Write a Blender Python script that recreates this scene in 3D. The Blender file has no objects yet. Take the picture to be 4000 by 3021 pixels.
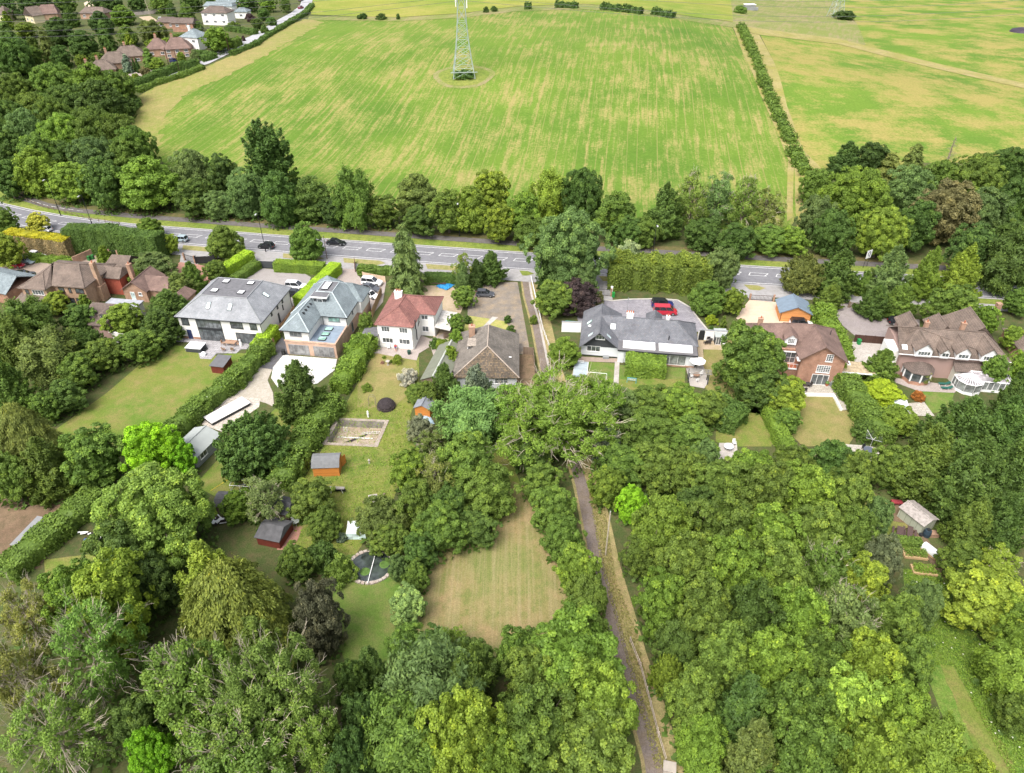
import bpy, bmesh, math, random
import numpy as np
from mathutils import Vector, Matrix
from mathutils.geometry import delaunay_2d_cdt

# ---------------------------------------------------------------- camera, world, sun, exposure
sc = bpy.context.scene
COL = sc.collection
cam = bpy.data.cameras.new('camera')
cam.sensor_width = 36.0
cam.lens = 2773.0 / 4000.0 * 36.0
cam.shift_y = -10.5 / 4000.0
cam.clip_end = 9000
camo = bpy.data.objects.new('camera', cam)
camo.location = (0, 0, 75)
camo.rotation_euler = (math.radians(54), 0, 0)
COL.objects.link(camo)
sc.camera = camo
SUN_EL, SUN_AZ = 58, 215          # degrees; azimuth clockwise from +Y
world = bpy.data.worlds.new("World")
sc.world = world
world.use_nodes = True
wn = world.node_tree
sky = wn.nodes.new('ShaderNodeTexSky')
sky.sky_type = 'NISHITA'
sky.sun_disc = False
sky.sun_elevation = math.radians(SUN_EL)
sky.sun_rotation = math.radians(SUN_AZ)
sky.air_density = 1.0
sky.dust_density = 6.0
sky.ozone_density = 0.6
bgn = wn.nodes['Background']
bgn.inputs['Strength'].default_value = 0.15
hs = wn.nodes.new('ShaderNodeHueSaturation')      # thin overcast: the sky light is nearly white
hs.inputs['Saturation'].default_value = .4
wn.links.new(sky.outputs[0], hs.inputs['Color'])
wn.links.new(hs.outputs[0], bgn.inputs['Color'])
sun = bpy.data.lights.new('sun', 'SUN')
sun.energy = 1.05
sun.angle = math.radians(32)
sun.color = (1.0, 0.95, 0.87)
suno = bpy.data.objects.new('sun', sun)
_e, _a = math.radians(SUN_EL), math.radians(SUN_AZ)
_d = Vector((math.sin(_a) * math.cos(_e), math.cos(_a) * math.cos(_e), math.sin(_e)))
suno.rotation_euler = _d.to_track_quat('Z', 'Y').to_euler()
suno.location = (0, -20, 120)
COL.objects.link(suno)
sc.view_settings.view_transform = 'Standard'
sc.view_settings.look = 'None'
sc.view_settings.exposure = 1.08
sc.view_settings.gamma = 1.0
sc.cycles.max_bounces = 4
sc.cycles.diffuse_bounces = 3
sc.cycles.glossy_bounces = 2
sc.cycles.transmission_bounces = 2
sc.cycles.transparent_max_bounces = 4

# ---------------------------------------------------------------- terrain and pixel -> place
TH = math.radians(36)
F = 2773.0
def sstep(a, b, v):
    t = min(1.0, max(0.0, (v - a) / (b - a)))
    return t * t * (3 - 2 * t)
def hz(x, y):
    s = y + 0.15 * x
    fx = 1 - 0.8 * sstep(40, 220, x)
    return 16 * sstep(183, 325, s) * fx - 8 * sstep(370, 640, y)
def ray(px, py):
    u = (px - 2000) / F; v = (py - 1500) / F
    return (u, math.cos(TH) - v * math.sin(TH), -math.sin(TH) - v * math.cos(TH))
def at(px, py, z=0.0):
    """point where the view through photo pixel (px,py) meets the height z above the local ground"""
    d = ray(px, py)
    t = (z - 75.0) / min(d[2], -0.02)
    if d[1] * t > 175:
        t = 175.0 / d[1]
        while t < 2500:
            if 75 + d[2] * t <= hz(d[0] * t, d[1] * t) + z: break
            t += 1.0
        lo, hi = t - 1.0, t
        for _ in range(12):
            m = (lo + hi) / 2
            if 75 + d[2] * m <= hz(d[0] * m, d[1] * m) + z: hi = m
            else: lo = m
        t = hi
    return Vector((d[0] * t, d[1] * t, 75 + d[2] * t))
K = 4000.0 / 2212.0
def ov(x, y, z=0.0): return at(x * K, y * K, z)
def tile(ox, oy, s): return lambda x, y, z=0.0: at(ox + x / s, oy + y / s, z)
t1 = tile(0, 0, 2.199); t2 = tile(1000, 0, 2.199); t5 = tile(0, 700, 2.199); t6 = tile(1000, 700, 2.199)
t7 = tile(2000, 700, 2.199); t8 = tile(3000, 700, 2.199)
r1 = tile(0, 1400, 2.199); r2 = tile(1000, 1400, 2.199); r3 = tile(2000, 1400, 2.199); r4 = tile(3000, 1400, 2.199)

# ---------------------------------------------------------------- object helpers
def tag(o, label=None, cat=None, group=None, kind=None):
    if label: o['label'] = label
    if cat: o['category'] = cat
    if group: o['group'] = group
    if kind: o['kind'] = kind
    return o
def empty(name, loc, rz=0.0, label=None, cat=None, group=None):
    o = bpy.data.objects.new(name, None)
    o.location = loc; o.rotation_euler = (0, 0, rz); o.empty_display_size = 0.3
    COL.objects.link(o)
    return tag(o, label, cat, group)
class MB:
    def __init__(s): s.v = []; s.f = []
    def face(s, pts, up=None):
        pts = [Vector(p) for p in pts]
        if up is not None:
            n = (pts[1] - pts[0]).cross(pts[2] - pts[0])
            if len(pts) > 3: n += (pts[2] - pts[0]).cross(pts[3] - pts[0])
            if n.dot(Vector(up)) < 0: pts.reverse()
        i = len(s.v); s.v += pts; s.f.append(tuple(range(i, i + len(pts))))
        return s
    def obox(s, c, u, v, n, w, h, d):
        """box centred at c, full sizes w,h,d along unit axes u,v,n"""
        c, u, v, n = Vector(c), Vector(u) * w / 2, Vector(v) * h / 2, Vector(n) * d / 2
        P = lambda a, b, e: c + u * a + v * b + n * e
        for (A, sgn) in (((u, v, n), 1), ((v, n, u), 1), ((n, u, v), 1)):
            a, b, e = A
            for k in (-1, 1):
                s.face([c + e * k - a - b, c + e * k + a - b, c + e * k + a + b, c + e * k - a + b], e * k)
        return s
    def box(s, x0, x1, y0, y1, z0, z1):
        return s.obox(((x0 + x1) / 2, (y0 + y1) / 2, (z0 + z1) / 2), (1, 0, 0), (0, 1, 0), (0, 0, 1), x1 - x0, y1 - y0, z1 - z0)
    def prism(s, poly, z0, z1, top=True, bottom=False):
        n = len(poly)
        ar = sum(poly[i][0] * poly[(i + 1) % n][1] - poly[(i + 1) % n][0] * poly[i][1] for i in range(n))
        if ar < 0: poly = poly[::-1]
        for i in range(n):
            a, b = poly[i], poly[(i + 1) % n]
            s.face([(a[0], a[1], z0), (b[0], b[1], z0), (b[0], b[1], z1), (a[0], a[1], z1)])
        if top: s.face([(p[0], p[1], z1) for p in poly])
        if bottom: s.face([(p[0], p[1], z0) for p in poly[::-1]])
        return s
    def tube(s, pts, rad, seg=6, cap=True):
        pts = [Vector(p) for p in pts]
        if not hasattr(rad, '__len__'): rad = [rad] * len(pts)
        rings = []
        for i, p in enumerate(pts):
            d = (pts[min(i + 1, len(pts) - 1)] - pts[max(i - 1, 0)])
            d = d.normalized() if d.length > 1e-6 else Vector((0, 0, 1))
            a = d.cross(Vector((0, 0, 1)) if abs(d.z) < .9 else Vector((1, 0, 0))).normalized()
            b = d.cross(a)
            r0 = len(s.v)
            for k in range(seg):
                t = 2 * math.pi * k / seg
                s.v.append(p + (a * math.cos(t) + b * math.sin(t)) * rad[i])
            rings.append(r0)
        for i in range(len(rings) - 1):
            for k in range(seg):
                k2 = (k + 1) % seg
                s.f.append((rings[i] + k2, rings[i] + k, rings[i + 1] + k, rings[i + 1] + k2))
        if cap:
            s.f.append(tuple(rings[0] + k for k in range(seg)))
            s.f.append(tuple(rings[-1] + k for k in range(seg))[::-1])
        return s
    def lathe(s, c, prof, seg=14):
        c = Vector(c); r0 = len(s.v)
        for (r, z) in prof:
            for k in range(seg):
                t = 2 * math.pi * k / seg
                s.v.append(c + Vector((r * math.cos(t), r * math.sin(t), z)))
        for i in range(len(prof) - 1):
            for k in range(seg):
                k2 = (k + 1) % seg
                s.f.append((r0 + i * seg + k, r0 + i * seg + k2, r0 + (i + 1) * seg + k2, r0 + (i + 1) * seg + k))
        s.f.append(tuple(r0 + (len(prof) - 1) * seg + k for k in range(seg)))
        return s
    def build(s, name, mat, parent=None, color=None, smooth=False):
        me = bpy.data.meshes.new(name)
        me.from_pydata([tuple(v) for v in s.v], [], s.f)
        me.materials.append(mat)
        uvl = me.uv_layers.new(name='UVMap')
        Z = Vector((0, 0, 1))
        for p in me.polygons:
            n = p.normal
            if abs(n.z) > .995: u = Vector((1, 0, 0)); w = Vector((0, 1, 0))
            else: u = Z.cross(n).normalized(); w = n.cross(u)
            for li in p.loop_indices:
                co = me.vertices[me.loops[li].vertex_index].co
                uvl.data[li].uv = (co.dot(u), co.dot(w))
            p.use_smooth = smooth
        o = bpy.data.objects.new(name, me)
        COL.objects.link(o)
        if parent is not None: o.parent = parent
        if color: o.color = (*color, 1)
        return o

# ---------------------------------------------------------------- materials
MATS = {}
class NT:
    def __init__(s, name):
        s.m = bpy.data.materials.new(name); s.m.use_nodes = True
        s.t = s.m.node_tree; s.b = s.t.nodes['Principled BSDF']; s.out = s.t.nodes['Material Output']
    def n(s, typ, **kw):
        nd = s.t.nodes.new(typ)
        for k, v in kw.items():
            if k.startswith('i_'): nd.inputs[k[2:].replace('_', ' ')].default_value = v
            else: setattr(nd, k, v)
        return nd
    def l(s, a, b): s.t.links.new(a, b)
    def coord(s, kind='Object', scale=(1, 1, 1), rz=0):
        tc = s.n('ShaderNodeTexCoord'); mp = s.n('ShaderNodeMapping')
        mp.inputs['Scale'].default_value = scale; mp.inputs['Rotation'].default_value = (0, 0, rz)
        s.l(tc.outputs[kind], mp.inputs[0]); return mp.outputs[0]
    def noise(s, co, scale, detail=4, rough=.55):
        nd = s.n('ShaderNodeTexNoise'); nd.inputs['Scale'].default_value = scale
        nd.inputs['Detail'].default_value = detail; nd.inputs['Roughness'].default_value = rough
        s.l(co, nd.inputs['Vector']); return nd.outputs[0]
    def ramp(s, fac, stops):
        r = s.n('ShaderNodeValToRGB'); e = r.color_ramp.elements
        while len(e) > len(stops): e.remove(e[-1])
        while len(e) < len(stops): e.new(.5)
        for el, (p, c) in zip(e, stops):
            el.position = p; el.color = (*c, 1) if len(c) == 3 else c
        s.l(fac, r.inputs[0]); return r.outputs[0]
    def mix(s, fac, a, b, mode='MIX'):
        m = s.n('ShaderNodeMix', data_type='RGBA', blend_type=mode)
        for inp, val in ((m.inputs[0], fac), (m.inputs[6], a), (m.inputs[7], b)):
            if hasattr(val, 'is_linked') or hasattr(val, 'links'): s.l(val, inp)
            elif isinstance(val, tuple): inp.default_value = (*val, 1)
            else: inp.default_value = val
        return m.outputs[2]
    def math(s, op, a, b=None):
        m = s.n('ShaderNodeMath', operation=op)
        for i, val in enumerate((a, b)):
            if val is None: continue
            if hasattr(val, 'links'): s.l(val, m.inputs[i])
            else: m.inputs[i].default_value = val
        return m.outputs[0]
    def bump(s, h, dist=.02, st=1.0):
        b = s.n('ShaderNodeBump'); b.inputs['Distance'].default_value = dist; b.inputs['Strength'].default_value = st
        s.l(h, b.inputs['Height']); s.l(b.outputs[0], s.b.inputs['Normal'])
    def done(s, col, rough=.8, spec=.3):
        if isinstance(col, tuple): s.b.inputs['Base Color'].default_value = (*col, 1)
        else: s.l(col, s.b.inputs['Base Color'])
        s.b.inputs['Roughness'].default_value = rough
        s.b.inputs['Specular IOR Level'].default_value = spec
        return s.m
def mul(c, k): return tuple(min(1, a * k) for a in c)
def plain(name, col, rough=.7, var=.12, sc_=1.2, spec=.3, metal=0.0):
    if name in MATS: return MATS[name]
    t = NT(name); co = t.coord()
    nz = t.noise(co, sc_, 5)
    c = t.ramp(nz, [(.3, mul(col, 1 - var)), (.7, mul(col, 1 + var))])
    t.done(c, rough, spec); t.b.inputs['Metallic'].default_value = metal
    MATS[name] = t.m; return t.m
def render_wall(name, col):
    if name in MATS: return MATS[name]
    t = NT(name); co = t.coord(); uv = t.coord('UV')
    a = t.noise(co, .6, 5); b = t.noise(co, 14, 3)
    st = t.coord('Object', (3, 3, .25)); c2 = t.noise(st, 1.5, 4)
    c = t.ramp(a, [(.3, mul(col, .93)), (.6, col)])
    c = t.mix(t.ramp(c2, [(.55, (0, 0, 0)), (.8, (.35, .35, .35))]), c, mul(col, .75))
    t.bump(b, .01, .3)
    MATS[name] = t.done(c, .9, .2); return t.m
def brick(name, c1, c2, mortar, scale=1.0):
    if name in MATS: return MATS[name]
    t = NT(name); uv = t.coord('UV')
    br = t.n('ShaderNodeTexBrick'); t.l(uv, br.inputs['Vector'])
    br.inputs['Color1'].default_value = (*c1, 1); br.inputs['Color2'].default_value = (*c2, 1); br.inputs['Mortar'].default_value = (*mortar, 1)
    br.inputs['Scale'].default_value = 1.0; br.inputs['Brick Width'].default_value = .23 * scale; br.inputs['Row Height'].default_value = .075 * scale
    br.inputs['Mortar Size'].default_value = .006 * scale
    nz = t.noise(t.coord(), .8, 5)
    c = t.mix(.45, br.outputs[0], t.ramp(nz, [(.3, (.25, .22, .2)), (.7, (.75, .72, .7))]), 'OVERLAY')
    t.bump(br.outputs[1], -.008, .5)
    MATS[name] = t.done(c, .9, .2); return t.m
def tiles(name, c1, c2, dark, w=.3, h=.34, streak=.4, moss=None):
    """tile or slate courses following each slope"""
    if name in MATS: return MATS[name]
    t = NT(name); uv = t.coord('UV')
    br = t.n('ShaderNodeTexBrick'); t.l(uv, br.inputs['Vector'])
    br.inputs['Color1'].default_value = (*c1, 1); br.inputs['Color2'].default_value = (*c2, 1); br.inputs['Mortar'].default_value = (*dark, 1)
    br.inputs['Scale'].default_value = 1.0; br.inputs['Brick Width'].default_value = w; br.inputs['Row Height'].default_value = h
    br.inputs['Mortar Size'].default_value = .022; br.inputs['Mortar Smooth'].default_value = .4; br.inputs['Bias'].default_value = 0
    n1 = t.noise(t.coord('Object'), .5, 6, .65)
    c = t.mix(streak, br.outputs[0], t.ramp(n1, [(.3, (.22, .22, .22)), (.7, (.85, .83, .8))]), 'OVERLAY')
    if moss:
        n2 = t.noise(t.coord('Object'), 2.3, 6, .7)
        c = t.mix(t.ramp(n2, [(.56, (0, 0, 0)), (.7, (.6, .6, .6))]), c, moss)
    t.bump(br.outputs[1], -.03, .7)
    MATS[name] = t.done(c, .85, .25); return t.m
def boards(name, col, pitch=.18, horiz=True):
    if name in MATS: return MATS[name]
    t = NT(name); uv = t.coord('UV')
    sep = t.n('ShaderNodeSeparateXYZ'); t.l(uv, sep.inputs[0])
    k = t.math('DIVIDE', sep.outputs[1 if horiz else 0], pitch)
    fr = t.math('FRACT', k); fl = t.math('FLOOR', k)
    wn_ = t.n('ShaderNodeTexWhiteNoise', noise_dimensions='1D'); t.l(fl, wn_.inputs['W'])
    nz = t.noise(t.coord('UV', (1, 8, 1) if horiz else (8, 1, 1)), 1.5, 4)
    c = t.mix(.5, t.ramp(wn_.outputs[0], [(0, mul(col, .75)), (1, mul(col, 1.2))]), t.ramp(nz, [(.3, mul(col, .8)), (.7, mul(col, 1.15))]))
    c = t.mix(t.ramp(fr, [(0, (.75, .75, .75)), (.12, (0, 0, 0))]), c, mul(col, .3))
    MATS[name] = t.done(c, .8, .25); return t.m
def glass(name='window_glass', col=(.08, .09, .095), rough=.08):
    if name in MATS: return MATS[name]
    t = NT(name); nz = t.noise(t.coord(), .9, 3)
    t.done(t.ramp(nz, [(.35, mul(col, .6)), (.65, mul(col, 1.8))]), rough, .9); MATS[name] = t.m; return t.m  # reflections imitated by lighter and darker noise in the colour
def ground_mat(name, cols, s1=.08, s2=.9, s3=6, w=(.45, .35), rough=.95, slab=None):
    """cols: three colours mixed by two scales of noise"""
    if name in MATS: return MATS[name]
    t = NT(name); co = t.coord()
    a = t.noise(co, s1, 5, .6); b = t.noise(co, s2, 6, .65); c3 = t.noise(co, s3, 3, .6)
    c = t.ramp(a, [(.36, cols[0]), (.62, cols[1])])
    c = t.mix(t.ramp(b, [(.42, (0, 0, 0)), (.7, (.9, .9, .9))]), c, cols[2])
    c = t.mix(w[1], c, t.ramp(c3, [(.3, (.2, .2, .2)), (.7, (.8, .8, .8))]), 'OVERLAY')
    if slab:      # paving joints
        br = t.n('ShaderNodeTexBrick'); t.l(t.coord('UV', (1, 1, 1), .146), br.inputs['Vector']); br.inputs['Scale'].default_value = 1
        br.inputs['Brick Width'].default_value = slab; br.inputs['Row Height'].default_value = slab * .7; br.inputs['Mortar Size'].default_value = slab * .03
        br.inputs['Color1'].default_value = (.44, .44, .44, 1); br.inputs['Color2'].default_value = (.56, .56, .56, 1); br.inputs['Mortar'].default_value = (.12, .12, .12, 1)
        c = t.mix(.75, c, br.outputs[0], 'OVERLAY')
    MATS[name] = t.done(c, rough, .15); return t.m
def field_mat(name, green, dark, tan, ang, dry=.5, rows=True, spacing=3.1, curve=0.0, sw=.6):
    if name in MATS: return MATS[name]
    t = NT(name)
    tc = t.n('ShaderNodeTexCoord')
    sep0 = t.n('ShaderNodeSeparateXYZ'); t.l(tc.outputs['Object'], sep0.inputs[0])
    # rows bend round the hill on the left
    lx = t.math('MAXIMUM', t.math('MULTIPLY', t.math('ADD', sep0.outputs[0], 10.0), -1.0), 0.0)
    ly = t.math('MAXIMUM', t.math('SUBTRACT', sep0.outputs[1], 200.0), 0.0)
    sh = t.math('MULTIPLY', t.math('MULTIPLY', lx, ly), curve)
    comb = t.n('ShaderNodeCombineXYZ'); t.l(t.math('SUBTRACT', sep0.outputs[0], sh), comb.inputs[0]); t.l(sep0.outputs[1], comb.inputs[1])
    mp = t.n('ShaderNodeMapping'); mp.inputs['Rotation'].default_value = (0, 0, ang); t.l(comb.outputs[0], mp.inputs[0])
    R = mp.outputs[0]
    co = tc.outputs['Object']
    st = t.n('ShaderNodeMapping'); st.inputs['Scale'].default_value = (1, .07, 1); t.l(R, st.inputs[0])
    big = t.noise(co, .018, 4, .6); patch = t.noise(co, .045, 5, .7); streak = t.noise(st.outputs[0], .55, 5, .75)
    fine = t.noise(co, 1.3, 5, .75)
    c = t.ramp(big, [(.35, dark), (.62, green)])
    c = t.mix(t.ramp(patch, [(.45, (0, 0, 0)), (.7, (.45, .45, .45))]), c, mul(green, 1.25))
    comb_f = t.math('ADD', t.math('MULTIPLY', patch, 1.15 - sw), t.math('MULTIPLY', streak, sw))
    thr = .685 - .12 * dry
    fine_f = t.math('ADD', comb_f, t.math('MULTIPLY', t.math('SUBTRACT', fine, .5), .28))
    c = t.mix(t.ramp(fine_f, [(thr - .09, (0, 0, 0)), (thr + .06, (.9, .9, .9))]), c, tan)
    if rows:
        sep = t.n('ShaderNodeSeparateXYZ'); t.l(R, sep.inputs[0])
        fr = t.math('FRACT', t.math('DIVIDE', sep.outputs[0], spacing))
        line = t.math('SUBTRACT', 1.0, t.math('MINIMUM', t.math('MULTIPLY', t.math('ABSOLUTE', t.math('SUBTRACT', fr, .5)), 14.0), 1.0))
        vis = t.ramp(t.noise(st.outputs[0], .25, 3), [(.38, (0, 0, 0)), (.58, (.8, .8, .8))])
        f = t.math('MULTIPLY', line, vis)
        c = t.mix(f, c, mul(tan, .9))
    c = t.mix(.3, c, t.ramp(fine, [(.3, (.2, .2, .2)), (.7, (.8, .8, .8))]), 'OVERLAY')
    MATS[name] = t.done(c, .95, .1); return t.m
def leaf_mat():
    if 'foliage' in MATS: return MATS['foliage']
    t = NT('foliage')
    oi = t.n('ShaderNodeObjectInfo'); at_ = t.n('ShaderNodeAttribute', attribute_name='tint')
    f = at_.outputs['Fac']
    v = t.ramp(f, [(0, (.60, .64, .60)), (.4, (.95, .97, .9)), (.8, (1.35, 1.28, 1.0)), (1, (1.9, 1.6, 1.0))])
    c = t.mix(1.0, oi.outputs['Color'], v, 'MULTIPLY')
    t.done(c, .6, .25)
    tr = t.n('ShaderNodeBsdfTranslucent'); t.l(c, tr.inputs[0])
    mx = t.n('ShaderNodeMixShader'); mx.inputs[0].default_value = .3
    t.l(t.b.outputs[0], mx.inputs[1]); t.l(tr.outputs[0], mx.inputs[2]); t.l(mx.outputs[0], t.out.inputs[0])
    MATS['foliage'] = t.m; return t.m
def objcol_mat(name, rough=.3, spec=.5, coat=0.0):
    if name in MATS: return MATS[name]
    t = NT(name); oi = t.n('ShaderNodeObjectInfo'); t.l(oi.outputs['Color'], t.b.inputs['Base Color'])
    t.b.inputs['Roughness'].default_value = rough; t.b.inputs['Specular IOR Level'].default_value = spec
    t.b.inputs['Coat Weight'].default_value = coat; t.b.inputs['Coat Roughness'].default_value = .1
    MATS[name] = t.m; return t.m
WHITE = render_wall('white_render', (.80, .79, .76))
UPVC = plain('white_plastic_frame', (.8, .8, .8), .4, .03)
BLACKF = plain('black_metal_frame', (.025, .027, .03), .45, .2)
BROWNF = plain('brown_timber_frame', (.05, .028, .018), .6, .2)
GREYF = plain('grey_metal', (.25, .26, .27), .5, .12)
GLASS = glass()
PALEG = glass('pale_glass', (.45, .55, .58), .12)
BARK = plain('bark', (.16, .13, .10), .95, .3, 3)
BARE = plain('pale_bare_twigs', (.40, .35, .27), .95, .25, 3)
TIMBER = boards('weathered_timber', (.20, .15, .11), .15, False)
CONC = ground_mat('pale_concrete', [(.36, .33, .30), (.45, .42, .39), (.30, .27, .24)], .3, 1.2, 8)
FELT = plain('roof_felt', (.13, .13, .14), .9, .2, 1.5)
LEAF = leaf_mat()

# ---------------------------------------------------------------- ground, fields, roads
def inside(P, g):
    c = False; j = len(P) - 1
    for i in range(len(P)):
        if (P[i].y > g.y) != (P[j].y > g.y) and g.x < (P[j].x - P[i].x) * (g.y - P[i].y) / (P[j].y - P[i].y) + P[i].x: c = not c
        j = i
    return c
PQ = [r2(*p) for p in ((565, 745), (690, 515), (1145, 535), (1045, 765))]; cen = sum(PQ, Vector()) / 4
HOLE = [Vector((cen.x + (p.x - cen.x) * .88, cen.y + (p.y - cen.y) * .86)) for p in PQ]
def drape(name, pts, mat, off, step=4.0, parent=None, kind='structure', wob=0.0):
    P = [Vector((p[0], p[1])) for p in pts]
    rnd = random.Random(len(name) * 7 + int(abs(P[0].x) * 10))
    B = []
    hilly = max(p.y + .15 * p.x for p in P) > 181
    for i in range(len(P)):
        a, b = P[i], P[(i + 1) % len(P)]
        L = (b - a).length
        n = max(1, int(L / ((2.0 if wob else step) if hilly else (1.0 if wob else 1e9))))
        for k in range(n):
            q = a.lerp(b, k / n)
            if wob and k: q = q + Vector((rnd.uniform(-wob, wob), rnd.uniform(-wob, wob)))
            B.append(q)
    nb = len(B); V = list(B)
    if hilly:
        x0, x1 = min(p.x for p in P), max(p.x for p in P); y0, y1 = min(p.y for p in P), max(p.y for p in P)
        gx = math.floor(x0 / step) * step
        while gx < x1:
            gy = math.floor(y0 / step) * step
            while gy < y1:
                c = False; j = len(P) - 1
                for i in range(len(P)):
                    if (P[i].y > gy) != (P[j].y > gy) and gx < (P[j].x - P[i].x) * (gy - P[i].y) / (P[j].y - P[i].y) + P[i].x: c = not c
                    j = i
                if c: V.append(Vector((gx, gy)))
                gy += step
            gx += step
    hole = not hilly and inside(P, sum(HOLE, Vector((0, 0))) / 4)
    if hole:
        V += HOLE
        r = delaunay_2d_cdt(V, [], [list(range(nb)), [nb, nb + 1, nb + 2, nb + 3]], 0, 1e-4)
    else: r = delaunay_2d_cdt(V, [], [list(range(nb))], 1, 1e-4)
    vs = [(v.x, v.y, hz(v.x, v.y) + off) for v in r[0]]; F_ = [tuple(f) for f in r[2]]
    if hole:
        cen_ = [sum((r[0][i] for i in f), Vector((0, 0))) / len(f) for f in F_]
        F_ = [f for f, c in zip(F_, cen_) if inside(P, c) and not inside(HOLE, c)]
    me = bpy.data.meshes.new(name); me.from_pydata(vs, [], F_)
    me.materials.append(mat)
    if len(me.polygons) and me.polygons[0].normal.z < 0: me.flip_normals()
    uv = me.uv_layers.new(name='UVMap')
    for l in me.loops: uv.data[l.index].uv = vs[l.vertex_index][:2]
    o = bpy.data.objects.new(name, me); COL.objects.link(o)
    if parent: o.parent = parent
    if kind and not parent: o['kind'] = kind
    return o
def offs(line, d):
    """polyline moved sideways (+ = to the right of travel)"""
    out = []
    for i, p in enumerate(line):
        a = Vector(line[max(0, i - 1)]); b = Vector(line[min(len(line) - 1, i + 1)])
        t = (b - a).normalized(); out.append((p[0] + t.y * d, p[1] - t.x * d))
    return out
def resamp(line, step):
    L = [0]
    for i in range(1, len(line)): L.append(L[-1] + math.dist(line[i - 1], line[i]))
    n = max(2, int(L[-1] / step)); out = []; j = 0
    for k in range(n + 1):
        s = L[-1] * k / n
        while j < len(L) - 2 and L[j + 1] < s: j += 1
        f = (s - L[j]) / max(1e-6, L[j + 1] - L[j])
        out.append((line[j][0] + (line[j + 1][0] - line[j][0]) * f, line[j][1] + (line[j + 1][1] - line[j][1]) * f))
    return out
def strip(name, line, d0, d1, mat, off): return drape(name, offs(line, d0) + offs(line, d1)[::-1], mat, off)

M_SCRUB = ground_mat('scrub_ground', [(.045, .065, .02), (.075, .10, .03), (.11, .09, .045)], .06, .7, 5, (.5, .5))
gx = [-2400, -1200, -600] + [-400 + 4 * i for i in range(201)] + [600, 1200, 2400]; gy = [-1200, -400, 0] + [160 + 4 * i for i in range(131)] + [900, 1600, 4800]
gv = [(x, y, hz(x, y)) for y in gy for x in gx]
gf = [(j * len(gx) + i, j * len(gx) + i + 1, (j + 1) * len(gx) + i + 1, (j + 1) * len(gx) + i) for j in range(len(gy) - 1) for i in range(len(gx) - 1) if not (gy[j] == 0 and -400 <= gx[i] < 120)]
gm = bpy.data.meshes.new('ground'); gm.from_pydata(gv, [], gf); gm.materials.append(M_SCRUB)
ground = bpy.data.objects.new('ground', gm); COL.objects.link(ground); ground['kind'] = 'structure'
drape('garden_ground', [(-400, 0), (120, 0), (120, 160), (-400, 160)], M_SCRUB, 0)

ROWA = math.radians(8)
M_F1 = field_mat('crop_field', (.112, .182, .026), (.075, .145, .020), (.27, .225, .088), ROWA, .34, True, 3.1, .0022, .68)
M_F2 = field_mat('pale_pasture', (0.216, 0.228, 0.045), (0.144, 0.204, 0.033), (0.288, 0.252, 0.078), .9, .25, False)
M_F3 = field_mat('patchy_field', (.125, .20, .028), (.080, .155, .022), (.27, .225, .075), math.radians(80), .68, False, sw=.22)
M_F4 = field_mat('rough_pasture', (0.168, 0.198, 0.054), (0.132, 0.168, 0.048), (0.252, 0.204, 0.114), .4, .5, False)
M_HEAD = ground_mat('dry_headland', [(.22, .20, .075), (.17, .20, .045), (.27, .22, .09)], .06, .5, 3, (.5, .4))
M_TRACK = ground_mat('straw_track', [(0.312, 0.264, 0.120), (0.240, 0.228, 0.060), (0.204, 0.180, 0.072)], .1, .6, 4)
def OV(*pts): return [ov(x, y) for x, y in pts]
drape('field', OV((285, 268), (300, 208), (360, 173), (435, 150), (520, 112), (600, 64), (660, 42), (760, 44), (860, 46), (1000, 38), (1120, 24), (1260, 20), (1400, 32), (1500, 47), (1582, 60), (1608, 120), (1640, 185), (1680, 265), (1708, 320), (1718, 350), (1722, 470), (1700, 500), (1380, 488), (1000, 470), (640, 452), (470, 430), (330, 335)), M_F1, .05)
drape('field_headland', OV((285, 268), (300, 208), (360, 173), (435, 150), (520, 112), (600, 64), (660, 42), (700, 48), (640, 85), (560, 128), (470, 175), (390, 210), (355, 260), (345, 310), (330, 335)), M_HEAD, .10, wob=1.2)
drape('far_field', OV((672, 32), (668, 8), (690, -70), (1250, -70), (1590, -60), (1585, 48), (1500, 37), (1400, 22), (1260, 9), (1120, 14), (1000, 29), (860, 38), (760, 36)), M_F2, .10)
drape('grass_margin', OV((668, 36), (760, 37), (860, 39), (1000, 30), (1120, 15), (1260, 10), (1400, 23), (1500, 38), (1585, 49), (1584, 60), (1500, 48), (1400, 33), (1260, 21), (1120, 25), (1000, 39), (860, 47), (760, 45), (664, 44)), M_F4, .15)
drape('right_field', OV((1640, 72), (1800, 88), (2000, 138), (2300, 204), (2300, 352), (1990, 352), (1790, 372), (1745, 350), (1700, 240)), M_F3, .05)
drape('upper_right_field', OV((1860, 70), (1790, -40), (1760, -70), (2300, -90), (2300, 200), (2000, 134), (1860, 96)), M_F3, .05)
drape('rough_pasture', OV((1578, -60), (1770, -70), (1850, 50), (1870, 98), (1800, 88), (1650, 74), (1584, 64)), M_F4, .12)
drape('field_path', OV((1612, 70), (1640, 76), (1700, 230), (1735, 325), (1775, 365), (1760, 480), (1722, 500), (1716, 350), (1700, 300), (1655, 190), (1628, 118)), M_TRACK, .10)
drape('field_track', OV((1590, 56), (1810, 84), (2000, 132), (2300, 198), (2300, 210), (2000, 144), (1810, 96), (1640, 76), (1590, 64)), M_TRACK, .16)
drape('field_edge_track', OV((1584, 60), (1612, 64), (1632, 120), (1656, 190), (1704, 305), (1716, 345), (1712, 470), (1700, 480), (1702, 345), (1680, 290), (1640, 200), (1606, 120)), M_TRACK, .13)

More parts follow.
